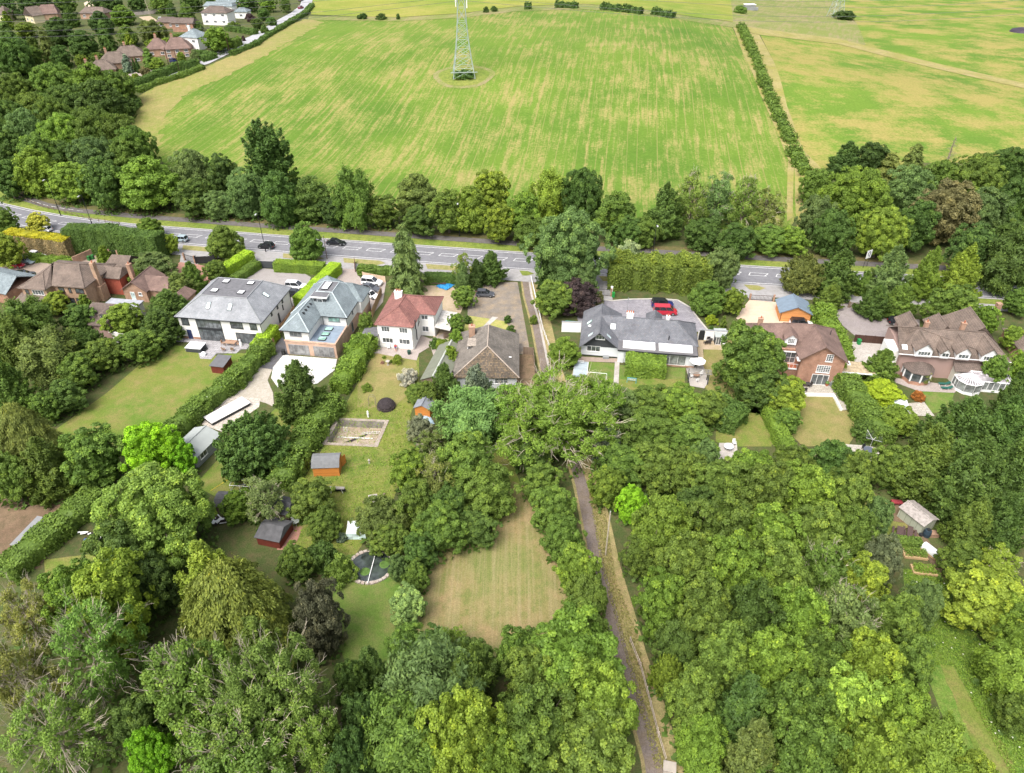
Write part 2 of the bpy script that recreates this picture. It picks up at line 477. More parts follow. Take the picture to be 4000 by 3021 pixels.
# main road: far edge line of the carriageway, left to right
FAR = [(-260, 262), (-200, 226), (-170, 206), (-141.1, 187.4), (-130.2, 182.6), (-119, 178.6), (-107.7, 175.4), (-97.3, 172.9), (-78.5, 169.8), (-64.8, 167.3), (-46.4, 164.1), (-30.4, 161.5), (0, 156.8), (21.5, 153.6), (40.4, 151.2), (62.4, 148.3), (83.6, 145.6), (140, 138.5), (260, 124)]
FAR = resamp(FAR, 4)
M_ROAD = ground_mat('asphalt', [(.165, .165, .18), (.20, .20, .215), (.14, .14, .15)], .07, .9, 9, (.5, .35), .85)
M_PATH = ground_mat('dark_footpath', [(.115, .11, .11), (.14, .13, .125), (.10, .085, .07)], .1, .9, 8, (.5, .3))
M_PAVE = ground_mat('pale_pavement', [(.281, .272, .272), (.323, .315, .315), (.238, .230, .221)], .15, 1, 8, (.5, .3))
M_VERGE = ground_mat('road_verge', [(.136, .192, .032), (.216, .232, .056), (.096, .136, .028)], .09, .8, 5, (.5, .5))
M_VDRY = ground_mat('dry_verge', [(.240, .224, .080), (.288, .248, .120), (.160, .184, .048)], .2, 1, 6, (.5, .5))
M_LINE = plain('white_road_paint', (.58, .58, .58), .7, .3, 3)
M_KERB = plain('kerb_stone', (.42, .41, .40), .85, .12, 2)
strip('road', FAR, -.7, 8.6, M_ROAD, .02)
strip('verge', FAR, -6.2, -.85, M_VERGE, .10)
kb = MB()
for (d, w) in ((-.85, .15), (8.6, .15)):
    a = offs(FAR, d); b = offs(FAR, d + w)
    for i in range(len(a) - 1):
        for q, r_ in ((a, b),):
            kb.face([(*q[i], .12), (*q[i + 1], .12), (*r_[i + 1], .12), (*r_[i], .12)], (0, 0, 1))
        e = b if d < 0 else a
        kb.face([(*e[i], .0), (*e[i + 1], .0), (*e[i + 1], .12), (*e[i], .12)])
k_ = kb.build('kerb', M_KERB); k_['kind'] = 'structure'
PATHL = [(-250, 285), (-190, 240), (-160, 212), (-146.1, 198.2), (-139.6, 193.2), (-127.5, 186.2), (-118.1, 182.9), (-98.8, 178.6), (-82.5, 175.8), (-66.4, 173.0), (-47.6, 170.0), (-30.9, 167.3), (0, 162.1), (23.4, 158.6), (46, 155.7), (60.6, 153.6), (84, 150.6), (140, 143.5), (260, 129)]
PATHL = resamp(PATHL, 4)
strip('footpath', PATHL, -1.3, 1.3, M_PATH, .16)
strip('grass_bank', PATHL, -3.6, -1.3, ground_mat('bank_soil', [(.10, .10, .035), (.16, .12, .06), (.07, .09, .025)], .2, .9, 6), .13)
mk = MB()
def road_quad(a, b, w, z=.05):
    a, b = Vector((a[0], a[1])), Vector((b[0], b[1])); t = (b - a).normalized(); n = Vector((-t.y, t.x)) * w / 2
    mk.face([(*(a - n), z), (*(b - n), z), (*(b + n), z), (*(a + n), z)], (0, 0, 1))
for d in (0, 7.8):
    l = offs(FAR, d)
    for i in range(len(l) - 1): road_quad(l[i], l[i + 1], .17)
fr = resamp(FAR, .5); t_a = offs(fr, 2.8); t_b = offs(fr, 4.15)
i = 8
while i + 13 < len(fr):
    for k in range(8):
        road_quad(t_a[i + 1 + k], t_a[i + 2 + k], .13); road_quad(t_b[i + k], t_b[i + k + 1], .13)
    road_quad(t_a[i + 1], t_b[i], .16, .054); road_quad(t_a[i + 9], t_b[i + 7], .16, .054)
    i += 12
pl = resamp([p for p in PATHL if p[0] < -112], .6); pl = offs(pl, .1)
for i in range(0, len(pl) - 3, 5):
    for k in range(3): road_quad(pl[i + k], pl[i + k + 1], .14, .18)
m_ = mk.build('road_marking', M_LINE); m_['kind'] = 'structure'
# near pavement and its verges (y px of the near edge falls left to right)
NEARP = [p for p in FAR if -112 < p[0] < 150]
strip('pavement', NEARP, 8.75, 14.2, M_PAVE, .12)
vi = 0
for (xa, xb, m) in ((-96, -84, M_VDRY), (-80, -60, M_VDRY), (-54, -43, M_VDRY), (-39, -28, M_VDRY), (-19, -10, M_VDRY), (2.5, 6, M_VERGE), (20, 24, M_VDRY), (52, 57, M_VDRY), (62, 69, M_VERGE), (74, 90, M_VERGE), (92, 130, M_VERGE), (26, 47, M_VDRY)):
    seg = [p for p in resamp(NEARP, 1) if xa < p[0] < xb]
    if len(seg) > 2:
        a = offs(seg, 9.1); b = offs(seg, 11.4)
        drape('verge', a[:1] + a[1:-1] + [((a[-1][0] * .6 + b[-1][0] * .4) + .6, (a[-1][1] * .5 + b[-1][1] * .5))] + b[::-1][1:-1], m, .15)

# surfaces round the houses

M_LAWN = ground_mat('lawn_grass', [(.098, .165, .024), (.145, .175, .036), (.22, .18, .07)], .09, .35, 7, (.5, .5))
M_LAWNG = ground_mat('green_lawn_grass', [(.078, .156, .023), (.117, .172, .035), (.172, .172, .062)], .12, .5, 7, (.5, .45))
M_LAWNW = ground_mat('long_grass', [(.094, .144, .025), (.158, .180, .036), (.202, .187, .065)], .1, .8, 7, (.5, .5))
M_DRY = ground_mat('dry_lawn_grass', [(.252, .200, .089), (.192, .185, .059), (.141, .163, .044)], .15, .5, 7, (.5, .45))
M_EARTH = ground_mat('brown_earth', [(.15, .10, .065), (.20, .14, .09), (.10, .08, .045)], .15, .8, 6)
M_SAND = ground_mat('sandy_gravel', [(.368, .288, .208), (.400, .320, .232), (.304, .256, .144)], .15, .7, 8)
M_BEIGE = ground_mat('beige_resin_drive', [(.508, .402, .303), (.541, .426, .328), (.476, .377, .279)], .2, 1, 10, (.4, .2))
M_GREYD = ground_mat('grey_gravel_drive', [(.27, .25, .24), (.31, .29, .28), (.24, .22, .21)], .2, .8, 10)
M_OLD = ground_mat('old_patched_tarmac', [(.162, .144, .126), (.216, .189, .162), (.288, .225, .153)], .3, .5, 7, (.5, .4))
M_WARM = ground_mat('warm_block_drive', [(.289, .230, .187), (.323, .255, .212), (.255, .204, .170)], .2, 1, 9)
M_RED = ground_mat('red_block_drive', [(.300, .158, .120), (.330, .188, .143), (.270, .143, .112)], .2, 1, 9)
M_PINK = ground_mat('pinkish_concrete', [(.320, .272, .248), (.360, .312, .288), (.280, .240, .216)], .2, .8, 8)
M_MAUVE = ground_mat('mauve_imprinted_drive', [(.235, .225, .25), (.30, .285, .305), (.19, .185, .21)], .3, 1.2, 7, slab=.5)
M_PORC = ground_mat('white_paving', [(.52, .51, .49), (.57, .56, .54), (.46, .45, .43)], .2, 1, 6, (.4, .15), slab=.9)
M_MEADOW = ground_mat('meadow_grass', [(.081, .153, .023), (.117, .198, .032), (.180, .216, .054)], .2, 1.2, 7, (.5, .6))
def stripes(name, base, k=.12, pitch=1.1, ang=0.0):
    """lawn with faint mown lines"""
    t = NT(name); co = t.coord('Object', (1, 1, 1), ang)
    c0 = t.noise(t.coord(), .09, 5, .6); c1 = t.noise(t.coord(), .6, 6, .7); c2 = t.noise(t.coord(), 7, 3)
    st = t.noise(t.coord('Object', (1.6, .05, 1), ang), 1.1, 4, .7)
    c = t.ramp(c0, [(.38, base[0]), (.58, base[1])])
    c = t.mix(t.ramp(c1, [(.45, (0, 0, 0)), (.68, (.8, .8, .8))]), c, base[2])
    c = t.mix(t.ramp(st, [(.42, (0, 0, 0)), (.65, (.55, .55, .55))]), c, base[3])
    c = t.mix(.4, c, t.ramp(c2, [(.3, (.2, .2, .2)), (.7, (.8, .8, .8))]), 'OVERLAY')
    return t.done(c, .95, .1)
M_MOWN = stripes('mown_dry_lawn', [(.152, .167, .053), (.251, .190, .091), (.106, .144, .034), (.289, .236, .129)], ang=.05)
drape('lawn', OV((380, 745), (470, 770), (500, 762), (585, 768), (600, 735), (560, 770), (520, 820), (440, 885), (370, 935), (290, 965), (90, 950), (230, 850), (300, 790)), M_LAWN, .03)
drape('patio', [t5(*p) for p in ((1470, 1400), (1640, 1405), (1590, 1475), (1700, 1480), (1720, 1545), (1815, 1550), (1860, 1500), (2030, 1500), (2070, 1465), (2180, 1465), (2240, 1380), (1560, 1330))], ground_mat('grey_porcelain_patio', [(.30, .29, .30), (.34, .33, .34), (.27, .26, .27)], .3, 1, 8, (.4, .2), slab=.9), .07)
drape('driveway', OV((470, 590), (525, 575), (565, 580), (655, 590), (672, 600), (648, 655), (640, 705), (590, 690), (480, 620)), M_GREYD, .08)
drape('driveway', [t5(*p) for p in ((1450, 800), (1545, 715), (1700, 735), (1780, 755), (1830, 900), (1760, 1000), (1600, 950))], M_RED, .08)
drape('driveway', [t5(*p) for p in ((-60, 860), (40, 690), (350, 650), (560, 650), (700, 680), (780, 630), (900, 700), (960, 690), (900, 780), (900, 860), (300, 960), (180, 960))], M_WARM, .08)
drape('driveway', [t5(*p) for p in ((930, 680), (1000, 660), (1050, 680), (1170, 710), (1150, 800), (1000, 800), (940, 760))], M_PINK, .06)
drape('driveway', [t6(*p) for p in ((660, 850), (760, 720), (850, 690), (865, 810), (910, 870), (1120, 880), (1090, 1060), (990, 1180), (950, 1000), (700, 900))], M_PINK, .09)
drape('driveway', [t5(*p) for p in ((1560, 610), (1760, 650), (1700, 735), (1545, 715))], M_PAVE, .065)
drape('alley', [t6(*p) for p in ((20, 1620), (225, 1360), (262, 1400), (285, 1515), (150, 1640))], ground_mat('dark_tarmac', [(.10, .10, .11), (.12, .12, .13), (.09, .085, .085)], .2, 1, 8), .07)
drape('terrace', OV((612, 768), (728, 777), (724, 800), (683, 832), (650, 822), (600, 838), (586, 818), (590, 795)), M_PORC, .12)
drape('gravel_path', OV((498, 862), (520, 835), (545, 815), (566, 786), (588, 800), (578, 822), (590, 850), (592, 880), (575, 872), (555, 866), (530, 885)), M_CONC_ := ground_mat('pale_gravel', [(.36, .33, .28), (.41, .37, .32), (.31, .28, .22)], .4, 1.5, 9), .06)
drape('pool_deck', OV((436, 918), (480, 853), (562, 862), (560, 880), (520, 908), (486, 936)), ground_mat('cream_paving', [(.46, .41, .36), (.50, .45, .39), (.41, .37, .32)], .4, 1, 6, (.4, .2), slab=.9), .07)
drape('lawn', OV((500, 960), (600, 880), (640, 900), (640, 930), (560, 1030), (480, 1080), (420, 1050)), M_LAWN, .03)
drape('lawn', OV((812, 762), (905, 772), (905, 840), (885, 905), (890, 960), (850, 1080), (760, 1210), (640, 1195), (600, 1110), (680, 1000), (760, 850)), M_LAWNW, .03)
drape('lawn', OV((808, 764), (900, 770), (895, 845), (845, 885), (770, 880), (775, 830)), M_DRY, .06, wob=.25)
drape('mown_path', OV((905, 930), (915, 935), (880, 1000), (830, 1070), (815, 1065), (862, 1000)), M_LAWN, .06, wob=.12)
drape('patio', [t6(*p) for p in ((950, 1440), (1365, 1465), (1410, 1340), (1500, 1375), (1610, 1330), (1650, 1400), (1640, 1560), (1530, 1540), (1500, 1440), (1400, 1500), (1380, 1560), (1200, 1530), (1050, 1500), (960, 1500))], M_PINK, .07)
drape('front_yard', OV((912, 608), (1005, 610), (1005, 640), (1000, 665), (985, 700), (975, 770), (950, 770), (920, 680)), M_SAND, .05)
drape('driveway', OV((1012, 612), (1118, 610), (1134, 700), (1146, 766), (1120, 766), (1112, 716), (1088, 694), (1010, 682)), M_OLD, .06)
drape('front_lawn', OV((1010, 682), (1088, 694), (1112, 716), (1112, 760), (1005, 775), (1000, 720)), M_DRY2_ := ground_mat('straw_lawn', [(.30, .30, .08), (.36, .31, .13), (.22, .26, .06)], .3, .9, 7), .05)
drape('garden_path', [t6(*p) for p in ((2030, 1185), (2080, 1190), (1960, 1300), (1930, 1290))], CONC, .09)
drape('yard', OV((1118, 768), (1150, 764), (1170, 845), (1110, 845)), M_EARTH, .04)
drape('yard', OV((985, 765), (1010, 765), (1010, 800), (975, 850), (960, 850)), M_EARTH, .045)
LANE = [ov(x, y) for x, y in ((1137, 600), (1143, 640), (1160, 700), (1178, 790), (1205, 880), (1240, 985), (1258, 1050), (1275, 1130), (1293, 1225), (1322, 1330), (1345, 1420), (1375, 1510), (1412, 1640), (1430, 1760))]
LANE = [(p.x, p.y) for p in LANE]
strip('lane_verge', LANE, 1.4, -2.9, ground_mat('dry_lane_verge', [(.26, .20, .10), (.30, .25, .12), (.17, .17, .06)], .25, .8, 6, (.5, .5)), .03)
strip('lane', LANE, 1.0, -.75, ground_mat('lane_tarmac', [(.15, .125, .115), (.20, .165, .145), (.16, .125, .085)], .3, .7, 7, (.5, .5)), .06)
strip('lane_worn_track', LANE[:5], -.35, -.8, CONC, .09)
DE = [t7(*p) for p in ((560, 1200), (590, 1090), (650, 1040), (740, 1035), (860, 1048), (1000, 1036), (1250, 1030), (1420, 1042), (1530, 1105), (1590, 1190), (1680, 1300), (1500, 1330), (600, 1320))]
drape('driveway', DE, M_MAUVE, .08)
kb = MB()
for a, b in zip(DE[1:10], DE[2:11]):
    kb.obox(((a.x + b.x) / 2, (a.y + b.y) / 2, .07), (b - a).normalized(), Vector((0, 0, 1)).cross((b - a).normalized()), (0, 0, 1), (b - a).length + .1, .35, .14)
k_ = kb.build('driveway_edging', plain('edging_block', (.42, .40, .36), .9, .15)); k_['kind'] = 'structure'
drape('driveway', [t7(*p) for p in ((745, 850), (850, 820), (865, 1050), (715, 1045))], M_PAVE, .13)
drape('driveway', [t7(*p) for p in ((1960, 930), (2120, 900), (2240, 960), (2230, 1060), (2040, 1040))], M_PAVE, .13)
drape('driveway', [t7(*p) for p in ((2040, 1040), (2230, 1055), (2480, 1080), (2640, 1240), (2600, 1330), (2250, 1330), (2090, 1310), (1925, 1200), (1990, 1100))], M_BEIGE, .08)
drape('driveway', [t8(*p) for p in ((560, 1140), (690, 1000), (700, 960), (790, 990), (800, 1170), (1060, 1200), (1300, 1210), (1300, 1290), (1060, 1385), (740, 1345), (640, 1260))], ground_mat('drive_tarmac', [(.24, .21, .21), (.28, .25, .24), (.21, .185, .175)], .2, .8, 8), .08)
drape('yard', [t8(*p) for p in ((740, 1380), (1040, 1400), (1010, 1520), (860, 1640), (640, 1660), (640, 1560), (700, 1440))], CONC, .07)
drape('patio', [t7(*p) for p in ((540, 1525), (930, 1545), (930, 1580), (660, 1570), (640, 1700), (540, 1700))], M_WARM, .07)
drape('lawn', [r3(*p) for p in ((655, 30), (885, 45), (872, 260), (600, 230))], M_LAWNG, .05)
drape('garden_path', [r3(*p) for p in ((884, 30), (924, 32), (912, 300), (866, 300))], CONC, .08)
drape('lawn', [r3(*p) for p in ((922, 60), (1320, 80), (1490, 85), (1480, 300), (912, 300))], M_LAWNG, .05)
drape('lawn', [r3(*p) for p in ((925, 185), (1480, 180), (1480, 320), (912, 320))], M_LAWN, .08, wob=.2)
drape('patio', [t7(*p) for p in ((1590, 1330), (1850, 1370), (1850, 1470), (1640, 1465), (1650, 1600), (1590, 1600))], M_SAND, .07)
drape('lawn', [r3(*p) for p in ((1640, 60), (1655, -230), (1880, -230), (1990, 80), (2199, 500), (1830, 420), (1640, 240))], M_DRY, .05)
drape('patio', [r3(*p) for p in ((1495, 90), (1640, 60), (1690, 200), (1650, 262), (1530, 240))], CONC, .09)
drape('lawn', [r3(*p) for p in ((1750, 560), (1960, 380), (2140, 390), (2230, 560), (2230, 760), (1900, 760), (1750, 720))], M_LAWN, .05)
drape('patio', [r3(*p) for p in ((1780, 730), (1930, 730), (1940, 850), (1760, 880))], CONC, .08)
drape('lawn', [r4(*p) for p in ((300, 325), (560, 330), (620, 450), (740, 450), (830, 520), (760, 640), (690, 750), (300, 760), (180, 640), (250, 450))], M_DRY, .05)
drape('patio', [r4(*p) for p in ((290, 250), (330, 215), (600, 225), (592, 300), (725, 440), (625, 455), (550, 318), (305, 310))], M_PORC2_ := ground_mat('cream_slabs', [(.40, .37, .32), (.44, .41, .36), (.34, .31, .26)], .3, 1, 6, (.4, .2), slab=.7), .12)
drape('patio', [r4(*p) for p in ((1080, 170), (1200, 185), (1560, 230), (1640, 260), (1600, 300), (1290, 285), (1090, 210))], M_PINK, .07)
drape('lawn', [r4(*p) for p in ((1320, 265), (1600, 300), (1560, 420), (1450, 470), (1380, 470))], M_LAWNG, .05)
drape('terrace', [r4(*p) for p in ((1060, 400), (1340, 380), (1430, 500), (1140, 495))], M_PORC2_, .1)
drape('terrace', [r4(*p) for p in ((660, 742), (830, 752), (950, 775), (960, 850), (860, 905), (760, 880))], M_PORC2_, .1)
drape('lawn', [r4(*p) for p in ((680, 1080), (800, 900), (880, 1150), (1060, 1250), (1180, 1290), (1300, 1500), (1480, 1720), (1300, 1720), (900, 1620), (850, 1300))], M_LAWN, .05)
drape('path', [r4(*p) for p in ((1060, 1240), (1160, 1230), (1300, 1440), (1440, 1660), (1540, 1900), (1500, 1930), (1300, 1600), (1180, 1420), (1060, 1400))], M_EARTH, .08, wob=.15)
drape('lawn', OV((1108, 1040), (1150, 1060), (1185, 1130), (1215, 1230), (1240, 1360), (1200, 1420), (1010, 1420), (900, 1420), (900, 1320), (930, 1230), (975, 1140), (1050, 1120)), M_MOWN, .04)
drape('path', OV((1040, 940), (1080, 930), (1130, 1060), (1100, 1080)), M_LAWN, .03)
drape('lawn', OV((735, 1200), (870, 1190), (860, 1330), (840, 1440), (750, 1440), (710, 1340)), M_LAWNG, .04)
drape('garden_soil', OV((-40, 1060), (140, 1070), (190, 1100), (80, 1230), (-40, 1210)), M_EARTH, .03)
drape('lawn', OV((95, 1210), (260, 1190), (200, 1290), (100, 1270)), M_LAWN, .035)
drape('meadow', OV((1950, 1230), (2070, 1240), (2110, 1380), (2290, 1520), (2290, 1760), (2100, 1760), (2040, 1560), (1960, 1350)), M_MEADOW, .04)
drape('mown_path', OV((2030, 1435), (2058, 1440), (2110, 1530), (2170, 1610), (2215, 1730), (2150, 1730), (2080, 1560)), M_LAWN, .07, wob=.12)
drape('patio', [r2(*p) for p in ((190, 1560), (300, 1440), (400, 1450), (360, 1560), (300, 1650), (180, 1650))], M_RED, .06)
# village road on the left slope
VR = [ov(x, y) for x, y in ((318, 178), (370, 158), (440, 136), (500, 108), (560, 78), (600, 52), (640, 30), (660, 14), (664, 0), (655, -14), (645, -40))]
VR = resamp([(p.x, p.y) for p in VR], 4)
strip('village_road', VR, -3.0, 3.0, plain('pale_asphalt', (.33, .33, .35), .9, .08, .5), .2)

# ---------------------------------------------------------------- foliage
def nrm(a): return a / np.maximum(np.linalg.norm(a, axis=-1, keepdims=True), 1e-9)
def leafmesh(name, P, N, size, aspect, tint, D=None, extra=None):
    n = len(P); rng = np.random.default_rng(n)
    N = nrm(N)
    if D is None: D = rng.normal(size=(n, 3))
    T1 = nrm(D - N * (D * N).sum(1, keepdims=True)); T2 = np.cross(N, T1)
    a = (T1 * (size * aspect)[:, None]) * .5; b = T2 * size[:, None] * .5
    V = np.stack([P - a, P - b * 1.0 + a * .15, P + a, P + b + a * .15], 1).reshape(-1, 3)
    nv = 4 * n; ev = ef = 0
    if extra is not None:
        EV, EF, ET = extra; ev, ef = len(EV), len(EF)
        V = np.concatenate([V, EV])
        loops = np.concatenate([np.arange(nv), (np.array(EF) + nv).reshape(-1)])
        tint = np.concatenate([tint, ET])
    else: loops = np.arange(nv)
    me = bpy.data.meshes.new(name)
    me.vertices.add(len(V)); me.vertices.foreach_set('co', V.astype(np.float32).ravel())
    me.loops.add(len(loops)); me.loops.foreach_set('vertex_index', loops.astype(np.int32))
    me.polygons.add(n + ef); me.polygons.foreach_set('loop_start', np.arange(0, 4 * (n + ef), 4, dtype=np.int32))
    me.update(calc_edges=True)
    at_ = me.attributes.new('tint', 'FLOAT', 'FACE'); at_.data.foreach_set('value', tint.astype(np.float32))
    me.materials.append(LEAF)
    return me
PROFS = {
    'broad': lambda t: np.sqrt(np.clip(1 - (2 * t - .88) ** 2 / 1.26, 0, 1)) ** .9,
    'dome': lambda t: np.clip(1 - t ** 2.6, 0, 1) ** .55 * (.72 + .28 * np.minimum(t * 4, 1)),
    'cone': lambda t: np.clip(1 - t, 0, 1) ** .8 * (.75 + .25 * np.minimum(t * 5, 1)) + .02,
    'flame': lambda t: np.clip(1 - t ** 1.7, 0, 1) ** .8 * (.8 + .2 * np.minimum(t * 4, 1)),
    'upright': lambda t: np.clip(1 - np.abs(2 * t - .8) ** 2.6 / 1.61, 0, 1) ** .6,
}
def gen_crown(seed, R, H, z0, prof, nc, leaves, ls, cr=(.15, .27), clump='ball', noise=.28, aspect=1.3, inner=.25, tv=.28, gap=0.0):
    """clumps spread over an uneven envelope, each clump a cloud of leaf-sized faces"""
    rng = np.random.default_rng(seed)
    f = PROFS[prof]
    t = rng.uniform(0.02, 1, nc * 3); w = f(t) + .12
    t = t[rng.uniform(0, w.max(), nc * 3) < w][:nc]; nc = len(t)
    ph = rng.uniform(0, 2 * np.pi, nc)
    k = rng.integers(2, 5, 3); po = rng.uniform(0, 6.28, 6)
    lob = 1 + noise * (.5 * np.sin(k[0] * ph + po[0] + 2.2 * t) + .5 * np.sin(k[1] * ph + po[1] - 5 * t) + .35 * np.sin((k[2] + 3) * ph + 7 * t + po[2]))
    rf = 1 - rng.uniform(0, 1, nc) ** 2 * (.55 if inner else .2)
    rr = R * f(t) * lob * rf * .86
    C = np.stack([rr * np.cos(ph), rr * np.sin(ph), z0 + t * (H - z0) * (1 - .04 * rng.uniform(0, 1, nc))], 1)
    if gap: C = C[rng.uniform(0, 1, nc) > gap]; nc = len(C)
    ctr = np.array([0, 0, z0 + .38 * (H - z0)])
    out = nrm((C - ctr) * np.array([1, 1, .7])); out[:, 2] = np.clip(out[:, 2] + .25, -.5, 1); out = nrm(out)
    rc = R * rng.uniform(cr[0], cr[1], nc)
    ct = rng.uniform(0, 1, nc)
    m = np.maximum(6, (leaves * rc ** 2 / (rc ** 2).sum()).astype(int))
    idx = np.repeat(np.arange(nc), m); n = len(idx)
    d = nrm(rng.normal(size=(n, 3)))
    o = out[idx]; dt = (d * o).sum(1)
    d = np.where((dt < -.15)[:, None], d - 2 * dt[:, None] * o, d)
    if clump == 'ball':
        P = C[idx] + d * rc[idx][:, None] * rng.uniform(.55, 1.08, n)[:, None] * np.array([1, 1, .8])
        N = nrm(d * .8 + rng.normal(size=(n, 3)) * .55 + np.array([0, 0, .35])); D = None
    elif clump == 'spray':     # feathery upswept sprays
        ax = nrm(o * 1.0 + np.array([0, 0, .7])); s = rng.uniform(-.6, 1.5, n)
        P = C[idx] + ax * (s * rc[idx])[:, None] + rng.normal(size=(n, 3)) * (rc[idx] * .30 * (1.25 - .6 * s))[:, None]
        D = ax + rng.normal(size=(n, 3)) * .35; N = nrm(o + rng.normal(size=(n, 3)) * .6 + np.array([0, 0, .3]))
    elif clump == 'droop':     # spruce boughs, out then hanging
        hx = nrm(o * np.array([1, 1, 0]) + 1e-6); s = rng.uniform(-.8, 1.5, n)
        side = np.stack([-hx[:, 1], hx[:, 0], np.zeros(n)], 1)
        P = C[idx] + hx * (s * rc[idx])[:, None] + side * (rng.normal(size=n) * rc[idx] * .42 * (1.3 - .6 * s))[:, None]
        P[:, 2] += rc[idx] * (.25 - .38 * s * np.abs(s)) - np.abs(rng.normal(size=n)) * rc[idx] * .4
        D = hx * .6 + np.array([0, 0, -.9]) + rng.normal(size=(n, 3)) * .3; N = nrm(hx + rng.normal(size=(n, 3)) * .5 + np.array([0, 0, .5]))
    elif clump == 'willow':
        ax = nrm(o * .8 + rng.normal(size=(nc, 3))[idx] * .5 + np.array([0, 0, .35])); s = rng.uniform(-1, 1.3, n)
        P = C[idx] + ax * (s * rc[idx])[:, None] + rng.normal(size=(n, 3)) * (rc[idx] * .3)[:, None]; P[:, 2] -= (s ** 2) * rc[idx] * .25
        D = ax + rng.normal(size=(n, 3)) * .3; N = nrm(o + rng.normal(size=(n, 3)) * .6 + np.array([0, 0, .4]))
    tint = np.clip(.36 + (ct[idx] - .5) * tv * 1.6 + rng.normal(size=n) * .14 + (rng.uniform(0, 1, n) > .985) * .3, 0, 1)
    size = ls * rng.uniform(.65, 1.35, n)
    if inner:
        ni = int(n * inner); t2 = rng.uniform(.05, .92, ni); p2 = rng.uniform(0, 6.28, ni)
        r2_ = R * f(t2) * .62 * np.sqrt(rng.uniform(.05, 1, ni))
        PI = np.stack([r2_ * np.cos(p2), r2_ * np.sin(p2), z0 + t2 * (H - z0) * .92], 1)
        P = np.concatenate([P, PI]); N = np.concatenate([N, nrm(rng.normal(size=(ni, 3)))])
        size = np.concatenate([size, np.full(ni, ls * 2.6)]); tint = np.concatenate([tint, np.full(ni, .2)])  # inner leaves tinted darker, painting the shade inside the crown
        if D is not None: D = np.concatenate([D, rng.normal(size=(ni, 3))])
    return leafmesh('crown', P, N, size, aspect, tint, D), C
def gen_trunk(seed, R, H, z0, r0, C, nb=9, twigs=0, reach=.95, mat=None):
    rng = random.Random(seed); mb = MB()
    top = z0 + (H - z0) * .72
    pts = [Vector((rng.uniform(-.1, .1) * k * .5, rng.uniform(-.1, .1) * k * .5, top * k / 5)) for k in range(6)]
    mb.tube(pts, [r0 * (1 - .16 * k) * (1.25 if k == 0 else 1) for k in range(6)], 7)
    for i in range(nb):
        k = rng.uniform(.25, .95); b = Vector((0, 0, top * k)); j = min(5, int(k * 5)); b.x, b.y = pts[j].x, pts[j].y
        e = Vector(C[rng.randrange(len(C))]) if len(C) else Vector((0, 0, H))
        e = b.lerp(e, reach); m_ = b.lerp(e, .5) + Vector((rng.uniform(-.4, .4), rng.uniform(-.4, .4), (e - b).length * .12))
        rr = r0 * .42 * (1 - .5 * k)
        mb.tube([b, m_, e], [rr, rr * .6, rr * .2], 5, False)
    tw = MB()
    for i in range(twigs):
        e = Vector(C[rng.randrange(len(C))]); c0 = Vector((0, 0, z0 + .35 * (H - z0))); o = (e - c0).normalized()
        b = c0.lerp(e, .55); m1 = b.lerp(e, .6) + Vector((rng.uniform(-.3, .3), rng.uniform(-.3, .3), .25))
        tip = e + o * R * rng.uniform(.16, .30) + Vector((rng.uniform(-.4, .4), rng.uniform(-.4, .4), rng.uniform(0, .35)))
        tw.tube([b, m1, e, tip], [.065, .05, .035, .015], 3, False)
        for q in range(rng.randint(3, 5)):
            s = (m1.lerp(e, rng.random()) if q < 2 else e.lerp(tip, rng.random()))
            dd = (o + Vector((rng.uniform(-1, 1), rng.uniform(-1, 1), rng.uniform(-.3, .8)))).normalized() * R * rng.uniform(.1, .22)
            kk = s + dd * .5 + Vector((rng.uniform(-.15, .15), rng.uniform(-.15, .15), .1))
            tw.tube([s, kk, s + dd], [.032, .026, .012], 3, False)
    return mb, tw
PROTO = {}
def mesh_of(mb, name, mat):
    o = mb.build(name, mat); me = o.data; bpy.data.objects.remove(o); return me
def proto(key, R, H, z0, prof, nc, leaves, ls, trunk_r=.28, nb=9, twigs=0, var=2, twmat=None, reach=.9, tmat=None, **kw):
    L = []
    for i in range(var):
        sd = sum(ord(c) * (j + 1) for j, c in enumerate(key)) * 13 + i * 101
        me, C = gen_crown(sd, R, H, z0, prof, nc, leaves, ls, **kw)
        mb, tw = gen_trunk(sd, R, H, z0, trunk_r, C, nb, twigs, reach)
        L.append((me, mesh_of(mb, 'trunk', tmat or BARK), mesh_of(tw, 'bare_twigs', twmat or BARE) if twigs else None))
    PROTO[key] = (R, H, z0, L)
proto('broad', 5, 11, 1.6, 'broad', 260, 30000, .23, var=4, noise=.36, tv=.42, cr=(.08, .17))
proto('round', 5, 10, 1.0, 'dome', 190, 27000, .24, var=2, cr=(.11, .19), noise=.16)
proto('fine', 5, 9, .8, 'broad', 210, 27000, .20, var=3, cr=(.09, .17), noise=.24)
proto('ash', 5, 11, 2.2, 'broad', 130, 17000, .22, twigs=130, var=2, cr=(.12, .24), inner=.10, gap=.15, nb=16, noise=.3)
proto('thin', 4, 11, 1.0, 'upright', 90, 8000, .20, twigs=60, var=2, cr=(.14, .3), inner=.05, gap=.2, nb=12, noise=.4)
proto('willow', 5, 10, 1.2, 'broad', 150, 27000, .20, var=2, clump='willow', aspect=2.6, cr=(.15, .26))
proto('cypress', 4, 12, .3, 'flame', 210, 27000, .19, var=3, clump='spray', aspect=2.2, cr=(.10, .20), noise=.22, nb=3)
proto('spruce', 3.4, 13, .4, 'cone', 190, 22000, .18, var=2, clump='droop', aspect=2.2, cr=(.16, .26), noise=.18, nb=3)
proto('poplar', 3.6, 13, 1.0, 'upright', 170, 24000, .20, var=1, clump='spray', aspect=1.6, cr=(.13, .22), noise=.2)
